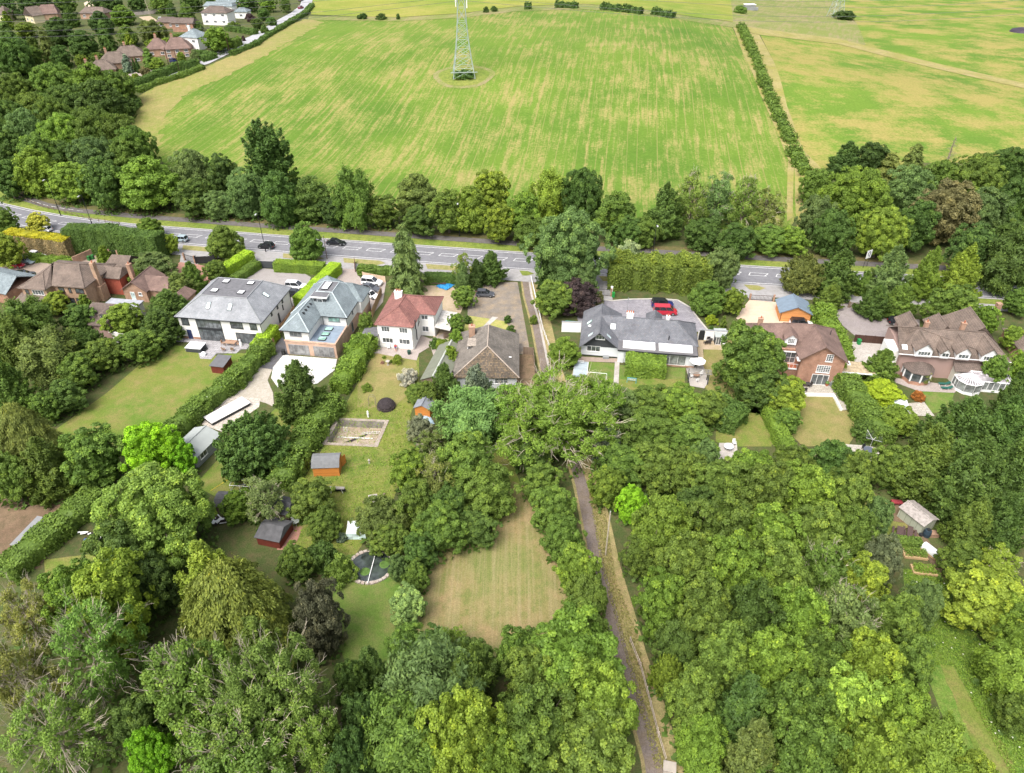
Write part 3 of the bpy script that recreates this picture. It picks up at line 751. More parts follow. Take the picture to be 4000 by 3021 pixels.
proto('yew', 5, 8, .6, 'dome', 300, 27000, .18, var=2, clump='spray', aspect=1.7, cr=(.07, .12), noise=.12)
proto('bush', 2, 2.6, .1, 'dome', 60, 5000, .15, trunk_r=.06, nb=4, var=3, cr=(.14, .28), noise=.25)
proto('clipped', 1, 1.8, .1, 'dome', 60, 2600, .11, trunk_r=.05, nb=2, var=1, cr=(.12, .2), noise=.04)
proto('column', 1.1, 4, .1, 'flame', 60, 3600, .15, trunk_r=.08, nb=2, var=1, clump='spray', aspect=1.8, cr=(.12, .22), noise=.06)
proto('limb', 9, 14, 2.5, 'broad', 150, 15000, .26, trunk_r=.55, twigs=150, var=2, cr=(.08, .16), inner=.03, gap=.35, nb=30, noise=.4, reach=1.0, tmat=BARE)
proto('gcyp', 9, 16, .5, 'flame', 460, 66000, .20, var=2, clump='droop', aspect=2.4, cr=(.09, .15), noise=.22, nb=3, trunk_r=.4)
proto('gbroad', 9, 14, 2, 'broad', 420, 60000, .25, var=2, noise=.34, tv=.42, cr=(.06, .13), trunk_r=.4)
proto('gash', 9, 15, 2.5, 'broad', 330, 42000, .21, twigs=150, var=2, cr=(.07, .14), inner=.10, gap=.12, nb=22, noise=.28, trunk_r=.45)
proto('gwil', 9, 13, 1.5, 'broad', 380, 60000, .20, var=1, clump='willow', aspect=2.4, cr=(.08, .14), trunk_r=.4)
BIG = {'cypress': ('gcyp', 5.4), 'broad': ('gbroad', 6), 'ash': ('gash', 5.4), 'willow': ('gwil', 6)}
proto('small', 2.4, 5, .7, 'broad', 70, 8000, .17, trunk_r=.10, nb=6, var=2, cr=(.15, .27))
def deadproto():
    rng = random.Random(5); mb = MB()
    mb.tube([(0, 0, 0), (.1, 0, 3), (0, .1, 7), (.2, 0, 10)], [.4, .3, .16, .03], 6)
    for i in range(26):
        z = rng.uniform(1.5, 9); a = rng.uniform(0, 6.28); L = (10.5 - z) * .38
        b = Vector((0, 0, z)); e = b + Vector((math.cos(a) * L, math.sin(a) * L, rng.uniform(-.8, .6)))
        mb.tube([b, b.lerp(e, .5) + Vector((0, 0, .3)), e], [.09, .05, .015], 4, False)
        for q in range(3):
            s = b.lerp(e, rng.uniform(.4, .9)); mb.tube([s, s + Vector((rng.uniform(-.8, .8), rng.uniform(-.8, .8), rng.uniform(-.5, .5)))], [.03, .01], 3, False)
    return mesh_of(mb, 'trunk', plain('dead_wood', (.22, .18, .14), .95, .3, 2))
DEAD = deadproto()
NAMES = {'broad': ('broadleaf_tree', 'tree'), 'round': ('broadleaf_tree', 'tree'), 'fine': ('broadleaf_tree', 'tree'), 'ash': ('ash_tree', 'tree'), 'thin': ('slender_tree', 'tree'),
         'willow': ('willow_tree', 'tree'), 'cypress': ('cypress_tree', 'conifer'), 'spruce': ('spruce_tree', 'conifer'), 'poplar': ('poplar_tree', 'tree'), 'yew': ('yew_tree', 'tree'),
         'bush': ('shrub', 'shrub'), 'clipped': ('clipped_bush', 'shrub'), 'column': ('columnar_conifer', 'conifer'), 'small': ('small_tree', 'tree'), 'limb': ('ash_tree', 'tree'), 'dead': ('dead_tree', 'tree')}
G1 = (.158, .246, .046); G2 = (.200, .308, .046); G3 = (.112, .192, .042); G4 = (.255, .345, .046); G5 = (.165, .248, .078)
G6 = (.190, .235, .060); G7 = (.105, .068, .072); G8 = (.33, .42, .030); G9 = (.40, .42, .33); G0 = (.088, .155, .038); GB = (.20, .26, .18); GR = (.20, .195, .085)
rt = random.Random(77)
TREES = []
def T(x, y, w, H, kind, col, label, group=None, fr=None, unit=K):
    if kind == 'dead':
        p = at(x * unit, y * unit, 0); root = empty('dead_tree', p, rt.uniform(0, 6), label, 'tree', group)
        o = bpy.data.objects.new('trunk', DEAD); COL.objects.link(o); o.parent = root; root.scale = (H / 10,) * 3
        return root
    R0, H0, z0, L = PROTO[kind]
    f = fr if fr is not None else (.55 if kind not in ('spruce', 'cypress', 'poplar', 'column', 'thin') else .5)
    if R0 > 3 and unit > 1: H *= rt.uniform(.9, 1.15) * (1.1 if y > 980 and x > 1270 and x < 2000 else 1)
    p = at(x * unit, y * unit, H * f)
    depth = p.y * math.cos(TH) - (p.z - 75) * math.sin(TH)
    R = w * unit * .5 * depth / F
    p.z = hz(p.x, p.y)
    if kind in BIG and R > BIG[kind][1]: R0, H0, z0, L = PROTO[BIG[kind][0]]
    me, tm, tw = L[len(TREES) % len(L)]
    nm, cat = NAMES[kind]
    root = empty(nm, p, rt.uniform(0, 6.28), label, cat, group)
    s = R / R0 * (.93 if y > 980 and x > 1270 and x < 2000 and unit > 1 else 1); root.scale = (s, s * rt.uniform(.94, 1.06), H / H0)
    c = bpy.data.objects.new('crown', me); COL.objects.link(c); c.parent = root
    j = rt.uniform(.82, 1.14); jj = rt.uniform(.92, 1.10); c.color = (col[0] * j * jj, col[1] * j, col[2] * j, 1)
    if H > 2.2:
        t_ = bpy.data.objects.new('trunk', tm); COL.objects.link(t_); t_.parent = root
    if tw:
        q = bpy.data.objects.new('bare_twigs', tw); COL.objects.link(q); q.parent = root
    TREES.append((p.x, p.y, R, H)); return root
def hedge(pts, w, h, col, label, name='hedge', ls=.2, dens=95, rough=.1, top_col=None, z0=0.0, unit=K, cat='hedge', group=None, closed_h=None):
    """clipped or loose hedge along ground points"""
    P = [p if isinstance(p, Vector) else at(p[0] * unit, p[1] * unit) for p in pts]
    o0 = P[0].copy(); rng = np.random.default_rng(int(abs(P[0].x * 10)) + len(P))
    PP, NN, SZ, TI = [], [], [], []; EV, EF = [], []
    for a, b in zip(P[:-1], P[1:]):
        d = (b - a); L = math.hypot(d.x, d.y); t = np.array([d.x / L, d.y / L, d.z / L]); nn = np.array([-t[1], t[0], 0]); A = np.array(a)
        for side, area in (('top', L * w), ('l', L * h), ('r', L * h), ('e0', w * h), ('e1', w * h)):
            n = int(area * dens); s = rng.uniform(-w * .15, L + w * .15, n); q = rng.uniform(-.5, .5, n); z = rng.uniform(z0, h, n)
            lump = 1.5 * rough * (.8 * np.sin(s * .37 + 2) + np.sin(s * 2.1 + 1) + np.sin(s * .9) + rng.normal(size=n) * .8)
            if side == 'top': p = A + np.outer(s, t) + np.outer(q * w, nn) + np.outer(h + lump * .6, [0, 0, 1]); N = np.tile([0, 0, 1.0], (n, 1))
            elif side in 'lr':
                g = 1 if side == 'l' else -1
                p = A + np.outer(s, t) + np.outer(g * (w / 2 + lump * .7), nn) + np.outer(z, [0, 0, 1]); N = np.tile(g * nn, (n, 1))
            else:
                p = A + np.outer(np.full(n, L if side == 'e1' else 0.) + (1 if side == 'e1' else -1) * rng.uniform(0, .2, n), t) + np.outer(q * w, nn) + np.outer(z, [0, 0, 1]); N = np.tile(t * (1 if side == 'e1' else -1), (n, 1))
            PP.append(p - np.array(o0)); NN.append(N + rng.normal(size=(n, 3)) * .55 + np.array([0, 0, .25])); SZ.append(ls * rng.uniform(.6, 1.4, n))
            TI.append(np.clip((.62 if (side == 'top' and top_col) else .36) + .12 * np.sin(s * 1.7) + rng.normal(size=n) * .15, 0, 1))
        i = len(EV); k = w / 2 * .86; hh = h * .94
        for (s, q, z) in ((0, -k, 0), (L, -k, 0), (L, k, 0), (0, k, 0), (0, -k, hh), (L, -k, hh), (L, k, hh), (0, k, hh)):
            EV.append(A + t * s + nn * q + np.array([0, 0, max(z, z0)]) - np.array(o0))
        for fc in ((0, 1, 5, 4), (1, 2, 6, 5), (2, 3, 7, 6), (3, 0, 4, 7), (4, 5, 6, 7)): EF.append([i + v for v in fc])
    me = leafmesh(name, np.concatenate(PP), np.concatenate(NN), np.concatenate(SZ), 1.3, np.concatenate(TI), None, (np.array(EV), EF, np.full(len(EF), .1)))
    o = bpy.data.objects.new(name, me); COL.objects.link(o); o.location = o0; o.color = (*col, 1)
    tag(o, label, cat, group); return o

# ---------------------------------------------------------------- trees of the wood behind the road, left to right
def TT(rows, unit=K, group=None):
    for r in rows: T(*r[:7], unit=unit, group=r[7] if len(r) > 7 else group)
WOOD = 'broadleaf trees filling the wood left of the field corner'
WL = 'green broadleaf tree deep in the wood left of the field corner'
TT([(25, 120, 90, 13, 'broad', G3, 'dark broadleaf tree at the left edge of the wood under the village trees'),
    (35, 200, 85, 13, 'broad', G1, 'fresh green crown at the left edge, level with the field corner'),
    (120, 182, 110, 14, 'broad', G1, 'pale green wide crown at the back of the left wood, below the brown roofed row'),
    (200, 186, 95, 14, 'round', G2, 'bright round crown at the back of the wood beside the village street'),
    (245, 190, 95, 13, 'broad', G1, 'green tree at the wood edge where it meets the village hedge'),
    (262, 228, 60, 8, 'broad', G3, 'low dark tree at the sharp corner of the big field'),
    (150, 225, 100, 14, 'broad', G3, 'dark green tree in the middle of the wood left of the field corner'),
    (215, 222, 100, 14, 'round', G3, 'very dark round crown just left of the field corner'),
    (20, 262, 85, 13, 'broad', G3, WL, WOOD), (75, 240, 85, 13, 'broad', G1, WL, WOOD), (120, 262, 90, 14, 'broad', G1, WL, WOOD),
    (62, 285, 85, 14, 'fine', G5, 'grey green soft crown in the left part of the wood'),
    (145, 300, 120, 15, 'broad', G2, 'large bright green domed crown in the middle of the left wood'),
    (212, 292, 115, 15, 'broad', G1, 'wide pale topped crown on the wood edge beside the field'),
    (258, 300, 100, 14, 'fine', G1, 'rounded olive green crown on the wood edge facing the field'),
    (292, 322, 90, 12, 'broad', G1, 'lower tree at the end of the curved wood edge along the field'),
    (205, 345, 110, 13, 'broad', G5, 'grey green tree in the wood above the bright lime green tree'),
    (20, 325, 85, 14, 'broad', G3, WL, WOOD), (85, 340, 90, 13, 'broad', G1, WL, WOOD), (135, 345, 80, 12, 'broad', G3, WL, WOOD), (270, 345, 80, 12, 'fine', G1, WL, WOOD),
    (14, 385, 75, 11, 'broad', G3, 'dark tree at the left edge above the curving footpath'),
    (78, 372, 85, 12, 'willow', G4, 'yellow green feathery tree by the footpath, far left'),
    (158, 392, 95, 12, 'broad', G2, 'lime green tree overhanging the footpath between two dark ones'),
    (225, 395, 90, 13, 'broad', G3, 'dark olive tree between the lime green tree and the biggest roadside tree'),
    (318, 392, 135, 13.5, 'round', G2, 'biggest full bright green tree on the footpath edge, left part of the belt'),
    (415, 372, 90, 12, 'fine', G5, 'soft grey green crown on the field side of the roadside belt'),
    (418, 425, 75, 9, 'broad', G3, 'dark low tree behind the footpath left of the poplar'),
    (478, 378, 70, 11, 'broad', G0, 'dark narrow tree just left of the tall poplar'),
    (470, 440, 70, 7, 'fine', G5, 'grey green bush like tree by the bare earth patch on the verge'),
    (580, 345, 105, 19, 'poplar', G3, 'tallest dark poplar standing against the field'),
    (530, 415, 85, 12, 'fine', G5, 'grey green rounded tree under the tall poplar'),
    (600, 425, 90, 12, 'round', G3, 'deep green tree at the foot of the tall poplar'),
    (672, 425, 105, 12, 'round', G3, 'broad deep green crown right of the tall poplar'),
    (725, 455, 60, 8, 'broad', G0, 'low dark tree in the gap before the pale tall tree'),
    (762, 428, 85, 14, 'willow', G1, 'tall pale green loose tree standing above the belt'),
    (828, 455, 70, 8, 'broad', G1, 'low rounded tree where the belt dips and shows the field'),
    (900, 420, 95, 12, 'round', G6, 'olive brown topped round tree in the roadside belt'),
    (905, 475, 80, 8, 'broad', G3, 'dark low tree under the olive topped round tree'),
    (968, 455, 75, 10, 'broad', G1, 'mid green tree behind the tip of the big spruce'),
    (1012, 450, 95, 11, 'round', G2, 'bright green tree in the middle of the belt'),
    (1058, 415, 90, 12, 'broad', G4, 'yellow green topped tree, brightest crown of the belt'),
    (1078, 480, 70, 9, 'broad', G4, 'small yellow green tree on the verge side of the belt'),
    (1130, 462, 85, 10, 'broad', G2, 'green tree left of the airy yellow green tree'),
    (1188, 425, 75, 12, 'willow', G4, 'airy yellow green tree against the field'),
    (1150, 500, 90, 7, 'fine', G1, 'low spreading tree beside the footpath, centre of the belt'),
    (1255, 422, 105, 13, 'broad', G3, 'dark round crown above the big blue green tree'),
    (1330, 465, 95, 11, 'broad', G1, 'ragged green tree with dead wood, right of the dark round crown'),
    (1355, 500, 80, 8, 'fine', G3, 'low dark tree behind the lamp on the right'),
    (1390, 500, 70, 8, 'fine', G1, 'low tree leaning to the verge behind the wide hedge'),
    (1437, 455, 85, 13, 'cypress', G3, 'dark pointed tree in the belt behind the wide conifer hedge'),
    (1495, 435, 80, 13, 'thin', G1, 'see through tree just right of the dark pointed tree'),
    (1550, 430, 85, 13, 'thin', G5, 'grey green see through tree with the field showing behind'),
    (1607, 440, 75, 13, 'thin', G1, 'ivy clad slender tree left of the field path'),
    (1655, 455, 70, 12, 'thin', G6, 'brownish slender tree nearest the end of the field path'),
    (1520, 505, 90, 7, 'fine', G3, 'low dark bushy tree behind the footpath under the see through trees'),
    (1590, 520, 90, 7, 'fine', G3, 'spreading low tree behind the footpath right of the garden tree'),
    (1660, 515, 95, 7, 'fine', G1, 'low green mass of a tree at the foot of the field path'),
    (1712, 520, 70, 7, 'broad', G2, 'light green low tree at the foot of the field path'),
    (1765, 400, 80, 10, 'fine', G1, 'tangled tree at the top of the field path, right side'),
    (1768, 470, 90, 11, 'fine', G5, 'twiggy grey green tree beside the field path'),
    (1828, 345, 75, 10, 'cypress', G0, 'dark ivy covered tree at the top corner of the right field'),
    (1885, 345, 75, 10, 'broad', G0, 'black green tree second from the right field corner'),
    (1920, 370, 70, 10, 'spruce', G6, 'brownish larch leaning over the right field edge'),
    (1972, 350, 55, 11, 'spruce', G6, 'narrow dark larch with bare tip by the right field'),
    (2045, 352, 60, 8, 'dead', G6, 'bare dead conifer standing against the yellow field'),
    (1850, 425, 150, 14, 'broad', G2, 'biggest bright green crown right of the field path'),
    (1800, 500, 90, 11, 'fine', G3, 'dark tree under the left side of the biggest bright crown'),
    (1905, 500, 115, 13, 'broad', G2, 'bright green lower crown overhanging the road sign'),
    (1965, 410, 110, 12, 'fine', G5, 'bluish tree between the bright crown and the reddish tree'),
    (2045, 455, 125, 14, 'fine', GR, 'reddish brown tinged tree in the right wood'),
    (1985, 485, 90, 12, 'broad', G3, 'dark bluish tree right of the road sign'),
    (2110, 385, 120, 12, 'broad', G1, 'green crown at the far side of the right wood by the yellow field'),
    (2180, 365, 110, 12, 'broad', G3, 'dark crown at the right edge beside the yellow field'),
    (2030, 385, 80, 10, 'fine', G1, 'lower tree under the bare dead conifer'),
    (2120, 460, 110, 14, 'fine', G5, 'grey green tree with a bare trunk showing, right wood'),
    (2190, 440, 90, 13, 'broad', G3, 'dark tree at the right edge in the middle of the right wood'),
    (2100, 540, 100, 11, 'broad', G0, 'very dark tree behind the golden conifer'),
    (2185, 520, 80, 11, 'broad', G3, 'dark tree at the right edge above the large feathery tree')])
# trees and shrubs between road and houses
TT([(1232, 535, 165, 15, 'broad', G5, 'very large blue green tree on the near side of the road'),
    (1262, 610, 60, 8, 'broad', G5, 'blue green lower bough tree over the gated entrance'),
    (1248, 640, 95, 7, 'fine', G7, 'dark purple leaved tree beside the gated entrance'),
    (1197, 645, 95, 7, 'broad', G1, 'green garden tree with white blossom beside the lane'),
    (1180, 590, 50, 7, 'cypress', G0, 'dark conifer hugging the left side of the very large blue green tree'),
    (877, 560, 85, 16, 'spruce', G5, 'tall drooping spruce behind the red roofed house'),
    (483, 522, 82, 7, 'round', G1, 'round lollipop tree by the metal gate'),
    (659, 520, 82, 9, 'round', G1, 'tall neat oval tree behind the lime green hedge'),
    (322, 492, 58, 5, 'round', G2, 'small round tree showing over the tall dark hedge'),
    (80, 478, 50, 5, 'round', (.468, .500, .077), 'cream and yellow variegated tree on the road verge'),
    (10, 478, 50, 7, 'broad', G1, 'green tree at the left edge by the road'),
    (12, 540, 75, 8, 'broad', G4, 'golden green tree at the left edge beside the parked cars'),
    (330, 575, 95, 6, 'fine', G5, 'grey green sprawling shrub tree behind the small brick house'),
    (300, 600, 50, 4, 'bush', G1, 'low sprawling shrub next to the small brick house chimney'),
    (370, 525, 35, 5, 'small', G4, 'golden small tree at the end of the tall dark hedge'),
    (228, 558, 42, 6, 'column', G4, 'golden green pointed conifer behind the brown tiled house'),
    (252, 575, 16, 1.6, 'clipped', G3, 'tiny clipped bush beside the golden pointed conifer'),
    (263, 607, 42, 3, 'bush', G2, 'bright leafy shrub against the red tile hung wall'),
    (465, 585, 50, 5, 'broad', G1, 'small green tree behind the long white house'),
    (1062, 578, 65, 7, 'cypress', G3, 'bushy conifer by the red car park entrance behind the dark hatchback'),
    (1030, 590, 45, 6, 'cypress', G0, 'dark conifer beside the bushy conifer near the road'),
    (1002, 585, 45, 8, 'thin', G4, 'wispy yellow topped tree on the near verge'),
    (1000, 598, 42, 6, 'cypress', G5, 'grey green conifer under the wispy tree'),
    (1003, 640, 52, 5, 'broad', G1, 'white flowering tree on the boundary beside the dark hatchback'),
    (1560, 575, 85, 9, 'fine', G5, 'grey green upright tree at the right end of the wide conifer hedge'),
    (1360, 540, 50, 5, 'bush', (.364, .472, .246), 'silvery shrub poking over the wide conifer hedge'),
    (1530, 640, 80, 6.5, 'round', G1, 'glossy dense rounded laurel by the mauve drive'),
    (1585, 650, 50, 6, 'broad', G2, 'bright green garden tree between the laurel and the beige drive'),
    (1597, 707, 38, 4, 'bush', G1, 'leafy shrub at the left edge of the beige drive'),
    (1296, 645, 22, 3.5, 'column', GR, 'reddish brown young conifer inside the gate'),
    (1538, 690, 30, 1.8, 'bush', G8, 'lime yellow shrub by the mauve drive'),
    (1563, 697, 18, 3, 'column', G1, 'clipped egg shaped bush beside the lime yellow shrub'),
    (1537, 708, 11, 1, 'clipped', G3, 'small dark clipped ball in the drive border'),
    (1548, 711, 13, 1.2, 'clipped', G1, 'green clipped ball in front of the lime yellow shrub'),
    (1735, 590, 100, 9, 'yew', G6, 'olive green dense tree behind the timber garage'),
    (1812, 590, 100, 11, 'cypress', G3, 'dark spreading conifer between garage and field gate drive'),
    (1795, 640, 60, 6, 'cypress', G1, 'green conifer hanging over the garage corner'),
    (1868, 610, 40, 6, 'cypress', G1, 'narrow conifer by the five bar gate'),
    (1925, 590, 85, 11, 'cypress', G5, 'greyish conifer right of the five bar gate'),
    (1890, 650, 70, 7, 'cypress', G3, 'low dark conifer along the tarmac drive'),
    (1945, 650, 75, 8, 'cypress', G1, 'mid green conifer behind the dark parked hatchback'),
    (2005, 590, 70, 11, 'cypress', G2, 'bright green flame shaped conifer'),
    (2080, 590, 85, 11, 'cypress', G4, 'golden conifer with layered boughs'),
    (2060, 660, 110, 8, 'broad', G1, 'broad green tree behind the four dormer roof'),
    (2180, 565, 110, 14, 'willow', G3, 'huge dark feathery tree at the right edge near the road'),
    (2200, 650, 60, 6, 'broad', G1, 'green tree at the right edge behind the brick gate pier'),
    (2130, 690, 60, 6, 'broad', G2, 'light green tree against the right end of the dormer house'),
    (2190, 730, 50, 5, 'broad', G2, 'small tree beside the roof at the right edge'),
    (1010, 690, 22, 1.8, 'clipped', G3, 'clipped ball bush on the left boundary of the front lawn'),
    (1097, 688, 20, 1.8, 'clipped', G3, 'clipped ball bush nearer the old tarmac drive, back one'),
    (1103, 712, 24, 2, 'clipped', G3, 'clipped ball bush touching the brown roof'),
    (1218, 757, 75, 5.5, 'round', G2, 'dense round garden tree beside the lane and grey bungalow'),
    (1153, 690, 18, 2, 'bush', G1, 'little bush growing on the lane verge')])
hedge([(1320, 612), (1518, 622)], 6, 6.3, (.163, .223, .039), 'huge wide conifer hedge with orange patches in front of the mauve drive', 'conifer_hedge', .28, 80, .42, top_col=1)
hedge([(165, 545), (262, 545)], 4, 6.5, G3, 'left block of the tall dark clipped conifer hedge', 'conifer_hedge', .22, 80, .1)
hedge([(262, 550), (272, 551)], 3.5, 6.5, G3, 'dark hedge bridge above the opening in the tall conifer hedge', 'conifer_hedge', .22, 80, .1, z0=4.0)
hedge([(276, 552), (355, 560)], 4, 6.3, G3, 'right block of the tall dark clipped conifer hedge', 'conifer_hedge', .22, 80, .1)
hedge([(35, 540), (160, 556)], 3.2, 4.6, (.364, .284, .154), 'long hedge with brown bare sides above the parked cars', 'brown_hedge', .2, 70, .12)
_y = hedge([(35, 540), (160, 556)], 3.0, .35, (.500, .460, .030), None, 'top_growth', .2, 110, .1, cat=None)
_y.location = (0, 0, 4.65); _y.parent = bpy.data.objects['brown_hedge']; _y['label'] = 'bright yellow growth along the hedge top'
hedge([(60, 562), (160, 570)], 2.0, 1.3, G2, 'low bright green shrubs under the brown sided hedge', 'shrub_border', .22, 70, .2, cat='shrubs')
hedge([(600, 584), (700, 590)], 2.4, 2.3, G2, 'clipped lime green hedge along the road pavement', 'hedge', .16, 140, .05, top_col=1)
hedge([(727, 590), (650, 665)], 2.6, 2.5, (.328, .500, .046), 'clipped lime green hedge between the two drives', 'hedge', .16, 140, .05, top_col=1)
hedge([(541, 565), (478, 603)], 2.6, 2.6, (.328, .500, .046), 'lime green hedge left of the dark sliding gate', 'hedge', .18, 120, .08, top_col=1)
hedge([(556, 580), (510, 612)], 2.0, 1.8, G1, 'darker lower hedge beside the lime green hedge left of the gate', 'hedge', .18, 110, .08)
hedge([(777, 590), (845, 592)], 2.0, 1.6, G1, 'laurel hedge left of the tall drooping spruce', 'hedge', .22, 90, .15)
hedge([(920, 612), (985, 612)], 2.2, 2.2, G3, 'dark clipped hedge right of the tall drooping spruce', 'hedge', .18, 110, .06)
hedge([(577, 762), (515, 830), (440, 890), (365, 955)], 2.8, 2.6, G1, 'long hedge along the right side of the big left lawn', 'hedge', .24, 70, .22)
hedge([(590, 728), (560, 768)], 2.6, 2.6, (.328, .500, .046), 'lime topped end of the hedge beside the white house patio', 'hedge', .18, 110, .08, top_col=1)
hedge([(792, 752), (765, 800), (735, 850)], 3.2, 2.6, G2, 'bright shrubby hedge between white terrace and oval lawn', 'hedge', .26, 70, .3)
hedge([(720, 885), (680, 940), (640, 1000), (610, 1060)], 3.4, 2.8, G1, 'tall rough hedge left of the orange barn roofed shed', 'hedge', .26, 70, .35)
hedge([(215, 1085), (140, 1145), (20, 1250)], 3.6, 2.4, G1, 'clipped hedge running down to the grey shed at the left edge', 'hedge', .24, 70, .15)
hedge([(1770, 690), (1800, 760), (1815, 800)], 3.4, 3.2, G2, 'overgrown hedge between the brick house and the tarmac drive', 'hedge', .26, 70, .3)
hedge([(1822, 840), (1860, 900), (1905, 960)], 3.4, 2.8, G1, 'hedge running down the right side of the dry lawn', 'hedge', .24, 75, .2)
hedge([(1660, 900), (1680, 950), (1700, 985)], 2.2, 2.2, G2, 'clipped narrow hedge left of the dry lawn', 'hedge', .16, 110, .06)
hedge([(1357, 800), (1428, 806)], 4.4, 2.6, G2, 'clipped block hedge over a bench in front of the grey bungalow', 'hedge', .26, 90, .12)
hedge([(1540, 900), (1590, 925)], 5.0, 3.2, G3, 'rounded dense hedge end beside the shady lawn', 'hedge', .26, 80, .2)
hedge([(1928, 1172), (1985, 1178)], 1.3, .9, G1, 'low neat hedge below the picnic benches', 'hedge', .14, 150, .04)
hedge([(1600, 62), (1622, 110), (1650, 185), (1680, 255), (1708, 312)], 2.8, 1.9, G1, 'field hedge climbing the slope between the two big fields', 'hedge', .42, 22, .4)
hedge([(1712, 330), (1722, 352), (1740, 380)], 3, 2.2, G1, 'short lower piece of the field hedge near the dark ivy trees', 'hedge', .42, 26, .4)
for i, (a, b, y, y2, lab) in enumerate(((1135, 1146, 20, 20, 'small'), (1202, 1246, 17, 19, 'longest'), (1302, 1342, 21, 26, 'third'), (1348, 1384, 26, 31, 'fourth'), (1413, 1453, 32, 40, 'last'))):
    hedge([(a, y), (b, y2)], 3.5, 2.6, G0, ['tiny hedge piece left end of the top field line', 'longest dark hedge piece on the top field boundary', 'hedge piece in the middle of the top field boundary', 'hedge piece second from the right on the top boundary', 'right hand hedge piece on the top field boundary'][i], 'hedge', .6, 12, .4)
for x, y, w, lab in ((783, 38, 22, 'round dark bush left end of the top field edge'), (824, 39, 24, 'flat dark bush on the top field edge near the pylon'), (860, 39, 10, 'tiny dark bush on the top field edge nearest the pylon'), (1068, 22, 16, 'small dark bush just left of the hedge pieces on the field edge'), (1050, 24, 14, 'low dark bush right of the pylon top')):
    T(x, y, w, 2.6, 'bush', G0, lab, fr=.3)
T(1600, 20, 30, 4, 'bush', G1, 'green bush beside the white roofed cabin on the hill')
T(1826, 32, 48, 5, 'bush', G0, 'dark scrub round the foot of the far pylon')
T(1003, 163, 50, 2.6, 'bush', G3, 'dark scrub round the feet of the big pylon', fr=.3)
